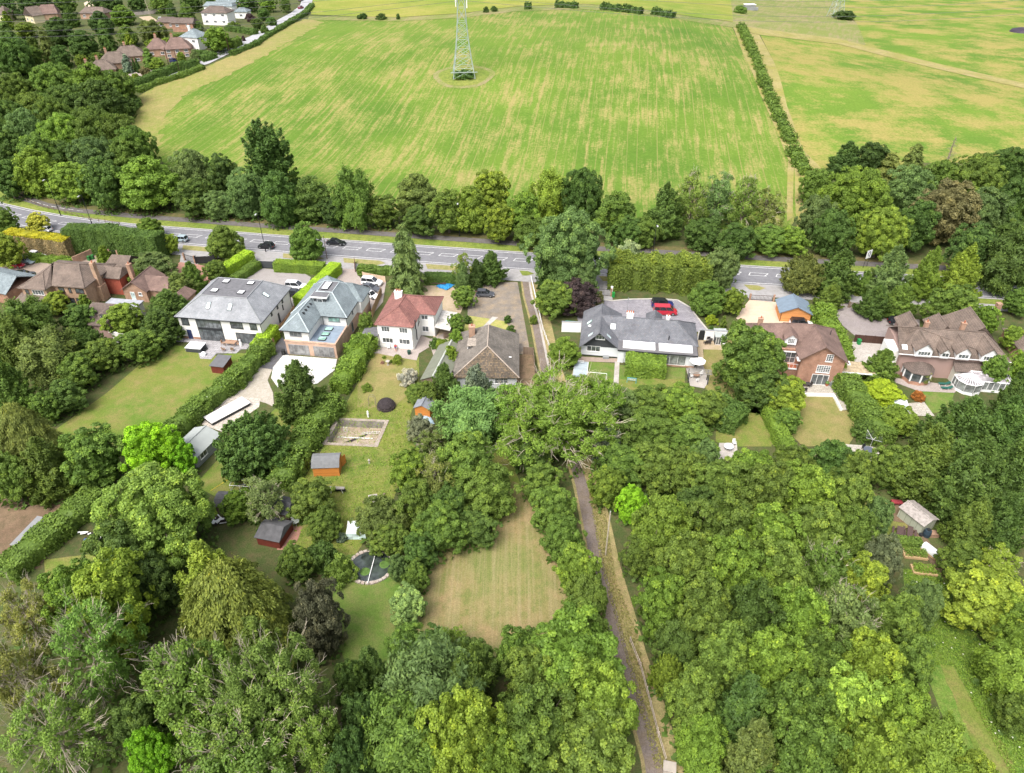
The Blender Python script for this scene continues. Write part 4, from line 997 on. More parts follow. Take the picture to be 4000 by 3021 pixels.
# village trees on the slope, upper left (tile pixels)
U = 1 / 2.199
VG = 'dark trees of the village wood'; VL = 'dark green tree deep in the village wood, upper left'
TT([(400, 380, 144, 12.6, 'spruce', G6, 'tall brownish spruce in the village wood'),
    (705, 370, 261, 9.6, 'round', G3, 'very large smooth dome shaped tree in the village wood'),
    (500, 260, 243, 10.4, 'round', G0, 'black green wide tree above the smooth dome tree'),
    (900, 300, 144, 11.1, 'spruce', G3, 'dark conifer right of the smooth dome tree'),
    (1045, 125, 225, 8.1, 'round', G2, 'light green dome tree below the pale yard'),
    (860, 190, 207, 8.9, 'round', G0, VL, VG), (1090, 300, 180, 8.1, 'round', G1, 'mid green tree behind the clipped golden conifer'),
    (1110, 355, 103, 6.7, 'column', G4, 'golden green clipped cone conifer behind the village bungalows'),
    (1310, 265, 243, 8.9, 'fine', G6, 'olive brown wide tree above the village bungalows'),
    (1475, 110, 99, 8.1, 'round', G3, 'dark oval tree left of the white village house drive'),
    (1605, 115, 148, 8.9, 'round', G1, 'round green tree beside the white village house'),
    (1862, 330, 247, 9.6, 'broad', G2, 'bright spreading tree in front of the white village house'),
    (600, 140, 144, 8.9, 'cypress', G3, 'dark conifer right of the red roofed village house'),
    (300, 50, 342, 10.4, 'broad', G0, VL, VG), (60, 40, 144, 8.9, 'broad', G0, VL, VG), (560, 30, 180, 8.9, 'broad', G1, 'green tree above the cream gabled house'),
    (60, 175, 99, 7.4, 'column', G4, 'yellow green cone conifer by the cream gabled house'),
    (215, 255, 180, 5.9, 'broad', G2, 'leafy light tree below the cream gabled house'),
    (60, 300, 171, 10.4, 'spruce', G3, 'dark conifer at the left edge of the village wood'),
    (40, 430, 171, 10.4, 'broad', G0, VL, VG), (190, 420, 162, 9.6, 'spruce', G0, VL, VG), (300, 480, 135, 7.4, 'broad', G1, VL, VG), (520, 480, 171, 8.1, 'fine', G3, VL, VG),
    (150, 560, 180, 7.4, 'broad', G1, 'pale green tree at the foot of the village wood, left'), (280, 390, 108, 7.4, 'broad', G1, VL, VG),
    (700, 525, 108, 5.2, 'broad', G2, 'bright small tree left of the village chimneys'),
    (830, 500, 117, 4.4, 'broad', G1, 'low tree between the two village chimneys'),
    (985, 460, 63, 3, 'bush', G3, 'dark round bush beside a village chimney'),
    (1088, 545, 103, 6.7, 'spruce', GB, 'silvery blue spruce in front of the village bungalows'),
    (1150, 560, 36, 5.2, 'column', G0, 'narrow dark cypress left of the pair by the blue spruce'), (1180, 565, 41, 5.5, 'column', G0, 'narrow dark cypress right of the pair by the blue spruce'),
    (1275, 500, 126, 7.4, 'spruce', G1, 'dark tiered conifer right of the narrow cypresses'),
    (1350, 545, 117, 4.4, 'broad', G2, 'yellowish green rounded tree along the village street'),
    (1245, 610, 99, 3, 'bush', GR, 'pinkish brown shrub on the village verge'),
    (1163, 655, 72, 2.2, 'bush', G4, 'yellow green bush on the corner of the village verge'),
    (1555, 495, 85, 4.4, 'broad', G4, 'golden round tree by the village gate'),
    (1665, 480, 90, 4.4, 'thin', G5, 'pale thin tree beside the village gate'),
    (1690, 530, 54, 3, 'bush', G3, 'dark bush at the village gate'),
    (1310, 385, 117, 4.4, 'broad', G4, 'yellow leafed tree behind the village chimneys, left one'),
    (1430, 370, 90, 4.4, 'broad', G4, 'yellow leafed tree behind the village chimneys, right one'),
    (1530, 330, 117, 3.7, 'broad', G1, 'green tree between brick house and white slate house'),
    (1700, 225, 90, 3.7, 'bush', G3, 'dark shrub left of the white village house'),
    (2010, 215, 99, 3, 'bush', G1, 'round shrub in front of the white village house'),
    (2060, 70, 72, 3.7, 'bush', G4, 'yellow bush by the slate barn'),
    (2045, 345, 67, 3, 'bush', G2, 'round bright shrub by the village road wall'),
    (2090, 330, 36, 2.2, 'bush', G7, 'small purple shrub by the village road wall'),
    (2150, 150, 90, 3.7, 'bush', G7, 'purple leaved shrub right of the white village house'),
    (2130, 30, 180, 7.4, 'broad', G3, 'dark tree right of the slate barn'), (2300, 30, 135, 7.4, 'broad', G2, 'bright tree above the village road bend'),
    (2260, 120, 108, 5.2, 'broad', G3, 'dark tree beside the village road bend'), (2450, 40, 99, 6.7, 'broad', G3, 'dark tree touching the village road bend'),
    (2210, 200, 99, 4.4, 'broad', G3, 'dark tree above the village road wall, left'), (2330, 180, 99, 3.7, 'bush', G3, 'shrub above the village road wall, right'),
    (2270, 250, 81, 3, 'bush', G3, 'low dark shrub at the pavement of the village road'),
    (900, 20, 270, 8.9, 'broad', G0, VL, VG), (1180, 40, 162, 7.4, 'broad', G0, VL, VG), (1380, 30, 180, 8.1, 'broad', G1, VL, VG), (1650, 20, 180, 8.1, 'broad', G3, VL, VG), (1800, 30, 126, 8.9, 'spruce', G3, 'conifer left of the slate barn'),
    (100, 130, 54, 3.7, 'bush', G1, 'round bush above the cream gabled house')], unit=U)
def TH_(pts, *a, **k): return hedge([(p[0] * U, p[1] * U) for p in pts], *a, unit=1.0, **k)
TH_([(1170, 760), (1350, 680), (1520, 610), (1700, 570)], 3.2, 2.6, G3, 'tall dark hedge on the village side of the street', 'hedge', .4, 25, .15)
TH_([(1190, 795), (1350, 730), (1550, 670), (1745, 595)], 2.2, 1.6, G1, 'lower hedge on the field side of the village street', 'hedge', .4, 25, .15)
TH_([(1990, 480), (2200, 395), (2420, 250), (2620, 130), (2680, 60)], 2.2, 1.5, G3, 'hedge on the field side of the village road bend', 'hedge', .4, 25, .15)
TH_([(1740, 530), (1850, 500)], 3, 2.0, G3, 'clipped hedge beside the white slate house', 'hedge', .4, 25, .1)
TH_([(1690, 475), (1830, 490)], 2.5, 1.8, G3, 'second clipped hedge nearer the white slate house', 'hedge', .4, 25, .1)
TH_([(1990, 420), (2060, 390)], 3, 3, G1, 'rounded clipped hedge along the village road', 'hedge', .4, 25, .1)
TH_([(1960, 265), (2200, 300)], 2.5, 2, G3, 'garden hedge right of the white village house', 'hedge', .4, 25, .15)
TH_([(1060, 1000), (1130, 950), (1190, 900)], 3, 2, G3, 'low hedge at the wood edge by the field corner', 'hedge', .4, 25, .3)

# gardens and foreground, left side
TT([(385, 615, 85, 6, 'cypress', G6, 'brown tinged conifer at the left end of the tall conifer screen'),
    (415, 598, 60, 6, 'cypress', G1, 'green conifer at the top of the conifer screen beside the long white house'),
    (365, 660, 100, 6.5, 'cypress', G3, 'dark conifer in the screen left of the long white house'),
    (345, 705, 100, 6.5, 'cypress', G3, 'dark conifer lowest in the screen by the white garden wall'),
    (265, 690, 85, 6, 'broad', G2, 'light green tree in front of the flat roofed extension'),
    (300, 745, 90, 6, 'broad', G1, 'green tree over the white rendered garden wall'),
    (170, 690, 80, 6, 'broad', G3, 'dark tree in front of the brown tiled house'),
    (118, 655, 60, 5, 'broad', G4, 'yellow green tree in front of the brown tiled house'),
    (185, 660, 40, 5, 'column', G2, 'slim bright conifer against the brown tiled house'),
    (190, 740, 75, 6, 'yew', G3, 'dark yew like tree below the small dormer'),
    (225, 765, 80, 6, 'broad', G1, 'green tree on the left lawn edge, upper'),
    (165, 800, 90, 7, 'broad', G1, 'green tree on the left lawn edge, middle'),
    (60, 700, 110, 10, 'willow', G1, 'feathery willow below the white conservatory'),
    (20, 740, 90, 11, 'willow', G1, 'feathery willow at the left edge below the grey roof'),
    (105, 770, 120, 10, 'willow', G6, 'large olive willow left of the big lawn'),
    (20, 835, 90, 11, 'cypress', G1, 'feathery tree at the left edge beside the big willow'),
    (140, 855, 80, 5, 'broad', G3, 'dark low tree at the corner of the big lawn'),
    (95, 880, 60, 5, 'broad', G1, 'small tree by the bare earth left of the big lawn'),
    (55, 950, 165, 15, 'cypress', G6, 'tall feathery golden green conifer at the left edge'),
    (100, 1010, 110, 11, 'cypress', G1, 'green conifer beside the tall golden green one'),
    (20, 1030, 90, 8, 'broad', G1, 'low tree under the tall golden green conifer'),
    (200, 985, 135, 10, 'broad', G1, 'rounded green tree below the big lawn'),
    (325, 972, 125, 9, 'broad', (.255, .500, .023), 'vivid lime green tree beside the grey workshop'),
    (395, 985, 60, 6, 'broad', (.237, .472, .028), 'smaller vivid green tree touching the workshop corner'),
    (545, 955, 185, 9, 'yew', G3, 'big dark rounded yew like tree in front of the cream deck'),
    (645, 840, 110, 10, 'cypress', G3, 'dark green conifer beside the white terrace'),
    (690, 860, 50, 4, 'bush', G1, 'shrub between dark conifer and oval lawn'),
    (790, 700, 36, 5, 'small', G1, 'small tree squeezed between the slate and red roofed houses'),
    (770, 745, 60, 4, 'bush', G2, 'bright bush right of the white terrace'),
    (335, 1110, 245, 13, 'broad', (.202, .317, .061), 'very large broad tree with pale tips in the left foreground'),
    (270, 1190, 150, 9, 'broad', G3, 'dark tree under the left side of the very large pale tipped tree'),
    (575, 1080, 100, 8, 'thin', (.208, .297, .099), 'twisted pale limbed tree over the old shed roofs'),
    (515, 1090, 70, 5, 'broad', G2, 'bright bushy tree between the two old sheds'),
    (670, 1075, 100, 6, 'broad', G1, 'green garden tree below the orange barn roofed shed'),
    (700, 1130, 80, 4, 'fine', G1, 'low spreading shrub tree in the rough lawn'),
    (820, 1120, 110, 6, 'fine', G6, 'blossoming apple tree beside the glass cold frame'),
    (840, 1160, 80, 5, 'broad', G1, 'green tree behind the round pond'),
    (690, 1200, 80, 4, 'bush', G3, 'dark shrub above the round pond, left'),
    (735, 1225, 70, 3.5, 'bush', G1, 'shrub with cream flowers left of the round pond'),
    (640, 1215, 80, 5, 'broad', G1, 'green tree between golden cypress and pond'),
    (505, 1310, 290, 16, 'cypress', (.185, .235, .050), 'huge golden olive cypress in the lower left'),
    (450, 1250, 150, 12, 'cypress', G4, 'yellow tipped cypress behind the huge golden olive one'),
    (560, 1400, 150, 11, 'cypress', G1, 'lower cypress at the right foot of the huge one'),
    (687, 1330, 120, 10, 'fine', (.137, .142, .085), 'dark grey purple leaved tree beside the small lawn'),
    (240, 1300, 170, 12, 'broad', G4, 'yellow green tree left of the huge cypress'),
    (160, 1290, 130, 10, 'broad', G2, 'bright green tree at the end of the left vegetable plot'),
    (335, 1260, 100, 9, 'broad', G0, 'dark ivy tree between ash and cypress'),
    (205, 1400, 215, 14, 'limb', (.195, .338, .066), 'blue green ash with large bare limbs in the lower left'),
    (60, 1330, 140, 9, 'limb', (.286, .297, .077), 'brown tinged sparse tree at the left edge'),
    (50, 1470, 160, 11, 'limb', (.286, .284, .077), 'sparse brown ash at the left edge near the bottom'),
    (120, 1590, 210, 12, 'limb', (.221, .324, .066), 'big limbed ash in the bottom left corner'),
    (300, 1560, 110, 8, 'broad', G3, 'dark tree under the bare limbs, lower left'),
    (330, 1625, 90, 7, 'broad', (.200, .416, .023), 'vivid green small tree at the bottom left edge'),
    (430, 1500, 190, 14, 'ash', G1, 'twiggy ash at the left side of the lower left group'),
    (580, 1520, 260, 16, 'ash', (.237, .340, .077), 'large twiggy ash with tan branch ends, lower left'),
    (530, 1630, 220, 13, 'ash', G1, 'twiggy ash cut by the bottom edge, left of centre'),
    (690, 1610, 120, 10, 'ash', G1, 'twiggy tree at the bottom edge beside the red boundary corner'),
    (800, 1450, 85, 8, 'cypress', G3, 'dark drooping conifer below the small lawn'),
    (760, 1480, 80, 8, 'broad', G3, 'dark green tree behind the drooping conifer'),
    (790, 1560, 100, 9, 'broad', G0, 'very dark tree between the twiggy ash and the willow'),
    (760, 1640, 100, 9, 'broad', G0, 'very dark tree at the bottom edge left of the willow'),
    (930, 1490, 210, 13, 'willow', G5, 'large blue green willow in the bottom centre'),
    (870, 1590, 160, 11, 'willow', G1, 'green willow at the bottom edge, centre left'),
    (1000, 1480, 120, 11, 'willow', G1, 'upright willow on the right of the large blue green one'),
    (1000, 1590, 170, 12, 'broad', G4, 'yellow green leafy tree in the bottom centre'),
    (880, 1395, 90, 6, 'broad', G1, 'green tree at the lower left corner of the mown lawn'),
    (940, 1400, 80, 6, 'broad', G3, 'dark tree under the lower left lawn corner'),
    (975, 1385, 60, 4, 'thin', G2, 'leafy sapling at the bottom of the mown lawn'),
    (1030, 1430, 90, 7, 'broad', G3, 'dark tree at the bottom of the mown lawn'),
    (1120, 1410, 100, 8, 'broad', G1, 'green tree at the bottom right of the mown lawn'),
    (880, 1305, 80, 5, 'broad', (.273, .378, .123), 'shrub tree with cream flowers on the lawn boundary'),
    (900, 1245, 60, 5, 'broad', G1, 'green tree on the left lawn boundary above the cream flowers'),
    (860, 1225, 50, 4, 'fine', G5, 'grey green bush beside the round pond'),
    (905, 1190, 80, 6, 'broad', G3, 'deep green tree on the lawn boundary above the pond'),
    (950, 1140, 110, 7, 'broad', G1, 'green tree at the top left corner of the mown lawn'),
    (1030, 1140, 90, 5, 'broad', G3, 'dark shrubby tree spilling onto the mown lawn'),
    (900, 1085, 90, 7, 'broad', G1, 'green tree right of the blossoming apple tree'),
    (885, 1015, 90, 7, 'broad', G2, 'dense bright tree on the right edge of the rough lawn'),
    (1010, 1000, 140, 9, 'broad', G1, 'large green tree in the garden behind the brown roof, left'),
    (1050, 1055, 140, 9, 'fine', G1, 'rounded large tree above the mown lawn'),
    (945, 1040, 80, 8, 'thin', G6, 'half dead tree with yellowish limbs on the boundary'),
    (975, 1090, 90, 7, 'broad', G3, 'dark tree just above the lawn corner'),
    (905, 925, 60, 4, 'fine', (.291, .321, .200), 'grey leaved shrub at the blue tarpaulin'),
    (930, 955, 60, 3.5, 'thin', G6, 'straggly beige bush below the grey leaved shrub'),
    (1030, 850, 90, 11, 'cypress', GB, 'pale blue green feathery conifer in front of the brown roof'),
    (1020, 895, 150, 9, 'willow', (.182, .321, .092), 'spreading pale green tree below the feathery conifer'),
    (960, 820, 60, 6, 'cypress', G3, 'dark conifer beside the long green roofed building'),
    (985, 850, 45, 6, 'cypress', G0, 'very dark conifer tight against the brown roofed house'),
    (925, 850, 50, 5, 'broad', G1, 'green tree at the end of the long green roofed building'),
    (905, 848, 62, 3.6, 'round', G1, 'rounded dense shrub beside the white blossom bush'),
    (880, 812, 46, 2.8, 'bush', (.550, .550, .480), 'white blossoming bush on the oval lawn edge'),
    (955, 745, 30, 3, 'bush', G4, 'yellow green bush by the garden path of the red roofed house'),
    (940, 740, 26, 2, 'bush', G3, 'dark bush beside the garden path of the red roofed house'),
    (965, 690, 24, 2.5, 'bush', G1, 'leafy bush at the wooden gate of the canopy'),
    (985, 700, 38, 4.5, 'broad', G1, 'boundary shrub tree beside the canopy, upper'),
    (985, 735, 40, 4.5, 'broad', G2, 'boundary shrub tree beside the garden path, middle'),
    (975, 770, 36, 4, 'broad', G4, 'yellow green boundary shrub tree, lower'),
    (858, 776, 24, 1.7, 'bush', G4, 'round yellow green shrub in the lawn by the bird bath'),
    (792, 836, 26, 1.2, 'bush', G2, 'low leafy clump in the dry lawn'),
    (737, 1160, 26, 1.2, 'bush', GB, 'pale variegated low bush by the old patio, right'), (712, 1160, 24, 1.1, 'bush', G5, 'grey green low bush by the old patio, left'),
    (640, 985, 40, 3, 'bush', G1, 'weedy bush beside the orange barn roofed shed'), (560, 1000, 20, 1.5, 'bush', G1, 'weedy clump under the big dark rounded tree')])
# gardens and foreground, centre and right
LW = 'green tree packed in the woodland right of the lane'; LG = 'trees packed in the woodland right of the lane'
TT([(1200, 900, 255, 11, 'ash', (.227, .358, .055), 'wide feathery robinia with bleached twigs over the lane'),
    (1110, 890, 110, 9, 'ash', (.215, .351, .055), 'left part of the feathery tree group behind the brown roof'),
    (1290, 870, 110, 9, 'ash', (.215, .351, .050), 'right part of the feathery tree group by the scaffold deck'),
    (1150, 985, 80, 6, 'broad', G3, 'dark tree in the shade left of the lane'),
    (1168, 1040, 88, 6, 'broad', G1, 'green tree between lane and mown lawn, top'),
    (1195, 1095, 95, 6, 'broad', G1, 'green tree between lane and mown lawn, second'),
    (1218, 1160, 98, 6, 'fine', G1, 'green tree between lane and mown lawn, third'),
    (1245, 1225, 98, 6, 'broad', G2, 'bright tree between lane and mown lawn, fourth'),
    (1268, 1290, 100, 6, 'fine', G1, 'green tree between lane and mown lawn, fifth'),
    (1262, 1345, 100, 6, 'broad', G1, 'green tree between lane and mown lawn, lowest'),
    (1235, 1430, 230, 12, 'broad', G2, 'large bright lime tree overhanging the lane in the lower centre'),
    (1150, 1470, 130, 10, 'broad', G1, 'green tree left of the large lime tree'),
    (1150, 1580, 190, 11, 'broad', G1, 'green tree at the bottom edge, centre'),
    (1290, 1520, 170, 10, 'broad', G2, 'bright tree leaning over the lane near the bottom'),
    (1270, 1620, 190, 10, 'broad', G1, 'tree at the bottom edge left of the lane'),
    (1080, 1640, 120, 9, 'broad', G2, 'leafy tree at the very bottom, centre'),
    (1340, 872, 90, 5, 'fine', G5, 'grey green tree behind the garden gate of the bungalow'),
    (1405, 868, 110, 5.5, 'broad', G1, 'green tree behind the bungalow garden, left'),
    (1470, 872, 110, 5.5, 'broad', G2, 'bright tree behind the bungalow garden, middle'),
    (1530, 880, 90, 5, 'broad', G1, 'green tree behind the bungalow garden, right'),
    (1400, 930, 130, 6.5, 'fine', G1, 'fine leaved tree in the second row behind the bungalow garden'),
    (1490, 950, 120, 6, 'broad', G1, 'green tree in the second row near the stone table'),
    (1520, 985, 75, 5, 'fine', G5, 'grey green tree beside the round white table'),
    (1310, 960, 80, 5.5, 'fine', GB, 'silvery willow beside the lane'),
    (1345, 1005, 120, 6.5, 'broad', G1, 'green tree beside the lane below the silvery willow'),
    (1420, 1010, 110, 6.5, 'broad', G1, LW, LG), (1480, 1020, 110, 7, 'broad', G1, LW, LG), (1312, 1050, 85, 5.5, 'broad', G2, 'bright tree on the right side of the lane'),
    (1365, 1085, 75, 5, 'fine', (.255, .500, .031), 'small vivid rounded tree right of the lane'),
    (1432, 1140, 150, 9, 'round', G2, 'full rounded bright tree right of the telegraph pole'),
    (1385, 1200, 90, 6, 'broad', G1, 'green tree behind the telegraph pole'),
    (1620, 775, 150, 11, 'broad', G1, 'large leafy tree between bungalow and brick house'),
    (1640, 830, 110, 8, 'broad', G3, 'shaded lower crown under the large leafy tree'),
    (1700, 855, 90, 6, 'broad', G4, 'yellow green tree at the brick house terrace'),
    (1700, 905, 60, 3.5, 'broad', G1, 'low green tree at the left edge of the dry lawn'),
    (1905, 845, 95, 3.6, 'round', G8, 'lime yellow umbrella shaped tree over the paved terrace'),
    (1905, 790, 80, 6, 'cypress', G1, 'bright green bushy conifer in front of the dormer house'),
    (1818, 800, 34, 3.5, 'column', G4, 'golden pointed conifer at the hedge corner'),
    (1992, 808, 40, 3.5, 'thin', G6, 'thin small tree on the dormer house patio'),
    (1870, 925, 62, 3.2, 'yew', G3, 'dark mounded shrub by the rotary dryer'),
    (1940, 905, 80, 4.5, 'fine', G2, 'leafy tree on the hedge right of the dry lawn'),
    (1985, 855, 30, 1.5, 'bush', (.420, .168, .042), 'orange leaved small shrub beside the giant conifers'),
    (2070, 935, 150, 12, 'cypress', G3, 'giant dark conifer in front of the glazed conservatory'),
    (2160, 930, 120, 13, 'cypress', G3, 'giant dark conifer next to the right edge, upper'),
    (2000, 990, 150, 11, 'cypress', G1, 'green conifer at the lower left of the giant group'),
    (2095, 1030, 150, 13, 'cypress', G3, 'giant conifer in the middle of the right hand group'),
    (2180, 1020, 110, 13, 'cypress', G3, 'giant conifer at the right edge, middle'),
    (2195, 860, 80, 12, 'cypress', G3, 'tall conifer at the right edge beside the dormer house'),
    (1925, 1005, 95, 6, 'broad', G1, 'green tree beside the patio set'),
    (2100, 1130, 100, 9, 'cypress', G1, 'green conifer behind the pale green shed'),
    (2170, 1130, 100, 10, 'cypress', G3, 'conifer at the right edge level with the shed'),
    (2150, 800, 60, 7, 'broad', G1, 'green tree at the corner of the glazed conservatory'),
    (2205, 790, 50, 7, 'broad', G2, 'bright tree at the right edge beside the dormer house'),
    (2080, 1215, 90, 6, 'broad', G1, 'green tree right of the little polytunnel'),
    (2165, 1215, 90, 4, 'thin', G4, 'young yellow tree with bare stems at the right edge'),
    (2130, 1290, 170, 9, 'broad', G4, 'big yellow green tree at the right edge'),
    (2195, 1340, 110, 8, 'broad', G2, 'bright tree at the right edge above the meadow'),
    (2180, 1440, 110, 7, 'willow', G2, 'feathery bright tree at the right edge of the meadow'),
    (2195, 1540, 80, 5, 'broad', G1, 'low tree at the right edge near the bottom'),
    (1890, 1115, 80, 6, 'fine', G5, 'pale willowy tree left of the picnic benches'),
    (1845, 1020, 90, 7, 'broad', G1, 'green tree left of the patio set'),
    (1790, 1000, 100, 7, 'broad', G3, 'dark tree below the dry lawn'),
    (1710, 1010, 100, 7, 'broad', G1, 'green tree below the clipped narrow hedge'),
    (1620, 1020, 110, 7, 'broad', G2, 'bright tree right of the stone table'),
    (1560, 1050, 130, 9, 'broad', G1, LW, LG), (1650, 1070, 140, 9, 'broad', G1, LW, LG), (1740, 1070, 140, 9, 'broad', G2, 'bright leafy crown in the upper right of the woodland'),
    (1820, 1080, 120, 8, 'broad', G1, LW, LG), (1500, 1100, 110, 8, 'broad', G3, 'dark tree behind the full rounded bright tree'),
    (1560, 1150, 150, 10, 'broad', G1, LW, LG), (1660, 1160, 150, 10, 'broad', G2, 'bright speckled crown in the middle of the woodland'),
    (1760, 1160, 140, 9, 'broad', G1, LW, LG), (1850, 1160, 120, 8, 'fine', G1, LW, LG), (1900, 1210, 100, 7, 'fine', (.182, .208, .108), 'grey brown leaved tree left of the raised beds'),
    (1480, 1230, 140, 10, 'broad', G1, LW, LG), (1580, 1240, 160, 11, 'broad', G2, 'tall bright crown in the centre of the woodland'),
    (1680, 1250, 150, 10, 'broad', G1, LW, LG), (1780, 1250, 150, 10, 'ash', G1, 'woodland ash with bare twigs below the willowy tree'), (1860, 1260, 120, 8, 'broad', G4, 'yellow green crown at the right side of the woodland'),
    (1430, 1300, 120, 8, 'broad', G2, 'bright tree on the right edge of the lane, middle'),
    (1520, 1330, 150, 10, 'broad', G1, LW, LG), (1620, 1340, 150, 10, 'fine', G3, 'dark fine leaved crown in the lower woodland'), (1720, 1350, 150, 10, 'broad', G2, 'bright crown in the lower woodland, right of centre'),
    (1820, 1350, 150, 10, 'ash', G5, 'grey green twiggy crown in the lower woodland'), (1930, 1350, 130, 8, 'broad', G1, 'green tree where the woodland meets the meadow'),
    (1990, 1300, 90, 6, 'fine', G5, 'grey green bushy tree at the top of the meadow'),
    (1460, 1400, 110, 7, 'fine', G3, 'dark tree beside the lane near the yellow clipped tree'),
    (1440, 1455, 85, 5, 'yew', G4, 'yellow topped rounded tree beside the lane'),
    (1560, 1430, 150, 10, 'broad', G1, LW, LG), (1660, 1440, 160, 11, 'broad', G2, 'large leafy crown at the bottom of the woodland'), (1770, 1440, 150, 10, 'broad', G1, LW, LG),
    (1870, 1450, 150, 10, 'broad', G4, 'yellow flecked crown near the meadow'), (1960, 1440, 120, 8, 'broad', G1, 'green tree bordering the mown meadow path'),
    (1500, 1520, 130, 9, 'broad', G1, 'green tree beside the lane near the bottom'), (1520, 1605, 120, 8, 'round', G2, 'rounded bright tree at the bottom edge right of the lane'),
    (1600, 1540, 150, 10, 'cypress', G3, 'dark drooping conifer in the bottom woodland'), (1620, 1630, 140, 10, 'cypress', G6, 'golden drooping conifer at the bottom edge'),
    (1710, 1550, 160, 11, 'broad', G1, LW, LG), (1820, 1540, 160, 11, 'broad', (.291, .454, .077), 'pale tipped crown in the bottom right woodland'), (1930, 1540, 140, 10, 'broad', G2, 'bright crown beside the mown meadow path'),
    (1740, 1640, 170, 11, 'broad', G1, 'tree cut by the bottom edge, right of centre'), (1870, 1640, 170, 11, 'broad', G2, 'leafy tree cut by the bottom edge, right'), (2000, 1620, 150, 9, 'willow', G2, 'feathery tree at the bottom edge beside the meadow path'),
    (2090, 1680, 120, 7, 'broad', G4, 'yellow green tree at the bottom right corner')])
def tufts(name, poly, n, hh, col, label, flowers=0):
    rng = np.random.default_rng(n); P2 = [Vector((p.x, p.y)) for p in poly]; x0, x1 = min(p.x for p in P2), max(p.x for p in P2); y0, y1 = min(p.y for p in P2), max(p.y for p in P2); L = []
    while len(L) < n:
        q = Vector((rng.uniform(x0, x1), rng.uniform(y0, y1)))
        if inside(P2, q): L.append((q.x, q.y, hz(q.x, q.y) + rng.uniform(.05, hh)))
    P = np.array(L); N = rng.normal(size=(n, 3)) + np.array([0, 0, .6]); sz = rng.uniform(.07, .17, n)
    o = bpy.data.objects.new(name, leafmesh(name, P, N, sz, 1.8, rng.uniform(.25, .6, n))); COL.objects.link(o); o.color = (*col, 1); tag(o, label, 'grass', kind='stuff')
    if flowers:
        o = bpy.data.objects.new('wild_flowers', leafmesh('wild_flowers', P[:flowers] + np.array([0, 0, .3]), np.tile([0, 0, 1.], (flowers, 1)), np.full(flowers, .2), 1, np.full(flowers, .5))); COL.objects.link(o); o.color = (.7, .7, .65, 1); tag(o, 'scattered white flower heads over the meadow grass', 'flowers', kind='stuff')
tufts('meadow_grass', OV((1950, 1230), (2070, 1240), (2110, 1380), (2240, 1500), (2240, 1690), (2190, 1690), (2120, 1560), (2060, 1440), (1990, 1440)), 14000, .4, G2, 'tall rough grass covering the meadow at the lower right', 70)
tufts('long_grass', OV((760, 860), (890, 880), (885, 960), (850, 1075), (760, 1200), (650, 1190), (620, 1100), (690, 985)), 7000, .14, (.221, .311, .044), 'tufts of long uncut grass round the empty pool and orange barn roofed shed')
tufts('scrub_grass', OV((1270, 1060), (1300, 1060), (1330, 1250), (1375, 1370), (1440, 1660), (1415, 1660), (1350, 1420), (1300, 1230)), 5000, .25, (.286, .270, .099), 'dry straggly grass along the right verge of the lane')
def undergrowth():
    rng = np.random.default_rng(9); PP = []
    for (x, y, R, H) in TREES:
        if y > 205 and x > 60: continue
        if R < 1.6: continue
        n = int(min(420, R * R * 9)); a = rng.uniform(0, 6.28, n); r = R * .85 * np.sqrt(rng.uniform(0, 1, n))
        X = x + r * np.cos(a); Y = y + r * np.sin(a)
        if x < -60 and 165 < y or y < 112 or y > 172: PP.append(np.stack([X, Y, np.array([hz(a_, b_) for a_, b_ in zip(X, Y)]) + rng.uniform(0, .7, n)], 1))
    P = np.concatenate(PP); n = len(P)
    N = rng.normal(size=(n, 3)) * .6 + np.array([0, 0, 1.])
    me = leafmesh('undergrowth', P, N, rng.uniform(.3, .7, n), 1.3, rng.uniform(0, .5, n))
    o = bpy.data.objects.new('undergrowth', me); COL.objects.link(o); o.color = (.11, .19, .035, 1)
    tag(o, 'dark green low undergrowth on the ground beneath the woodland trees', 'undergrowth', kind='stuff')
undergrowth()

# ---------------------------------------------------------------- houses
R8 = math.radians(-8.35)
X_, Y_, Z_ = Vector((1, 0, 0)), Vector((0, 1, 0)), Vector((0, 0, 1))
SIDES = {'F': (X_, -Y_), 'B': (-X_, Y_), 'R': (Y_, X_), 'L': (-Y_, -X_)}
def win(root, c, side, w, h, nx=1, ny=1, frame=None, name='window', fw=.07, gl=None, sill=True, label=None, n=None, u=None, inset=.03):
    """window with its frame proud of the wall; pane is a sub-part. c = centre on the wall face"""
    u_, n_ = SIDES[side] if n is None else (Vector(u), Vector(n))
    v_ = n_.cross(u_); c = Vector(c); fr = MB(); frame = frame or UPVC
    for k in (-1, 1):
        fr.obox(c + u_ * k * (w - fw) / 2 + n_ * inset, u_, v_, n_, fw, h, .09)
        fr.obox(c + v_ * k * (h - fw) / 2 + n_ * (inset - .001), u_, v_, n_, w - 2 * fw, fw, .09)
    for i in range(1, nx): fr.obox(c + u_ * (-w / 2 + w * i / nx) + n_ * (inset - .003), u_, v_, n_, fw * .8, h - 2 * fw, .08)
    for i in range(1, ny): fr.obox(c + v_ * (-h / 2 + h * i / ny) + n_ * (inset - .006), u_, v_, n_, w - 2 * fw, fw * .6, .07)
    if sill and name == 'window' and abs(n_.z) < .1: fr.obox(c - v_ * (h / 2 + .03) + n_ * .06, u_, v_, n_, w + .12, .06, .14)
    o = fr.build(name, frame, root)
    if label: o['label'] = label
    g = MB().obox(c + n_ * (inset - .012), u_, v_, n_, w - fw * 1.2, h - fw * 1.2, .05)
    g.build('pane', gl or GLASS, o); return o
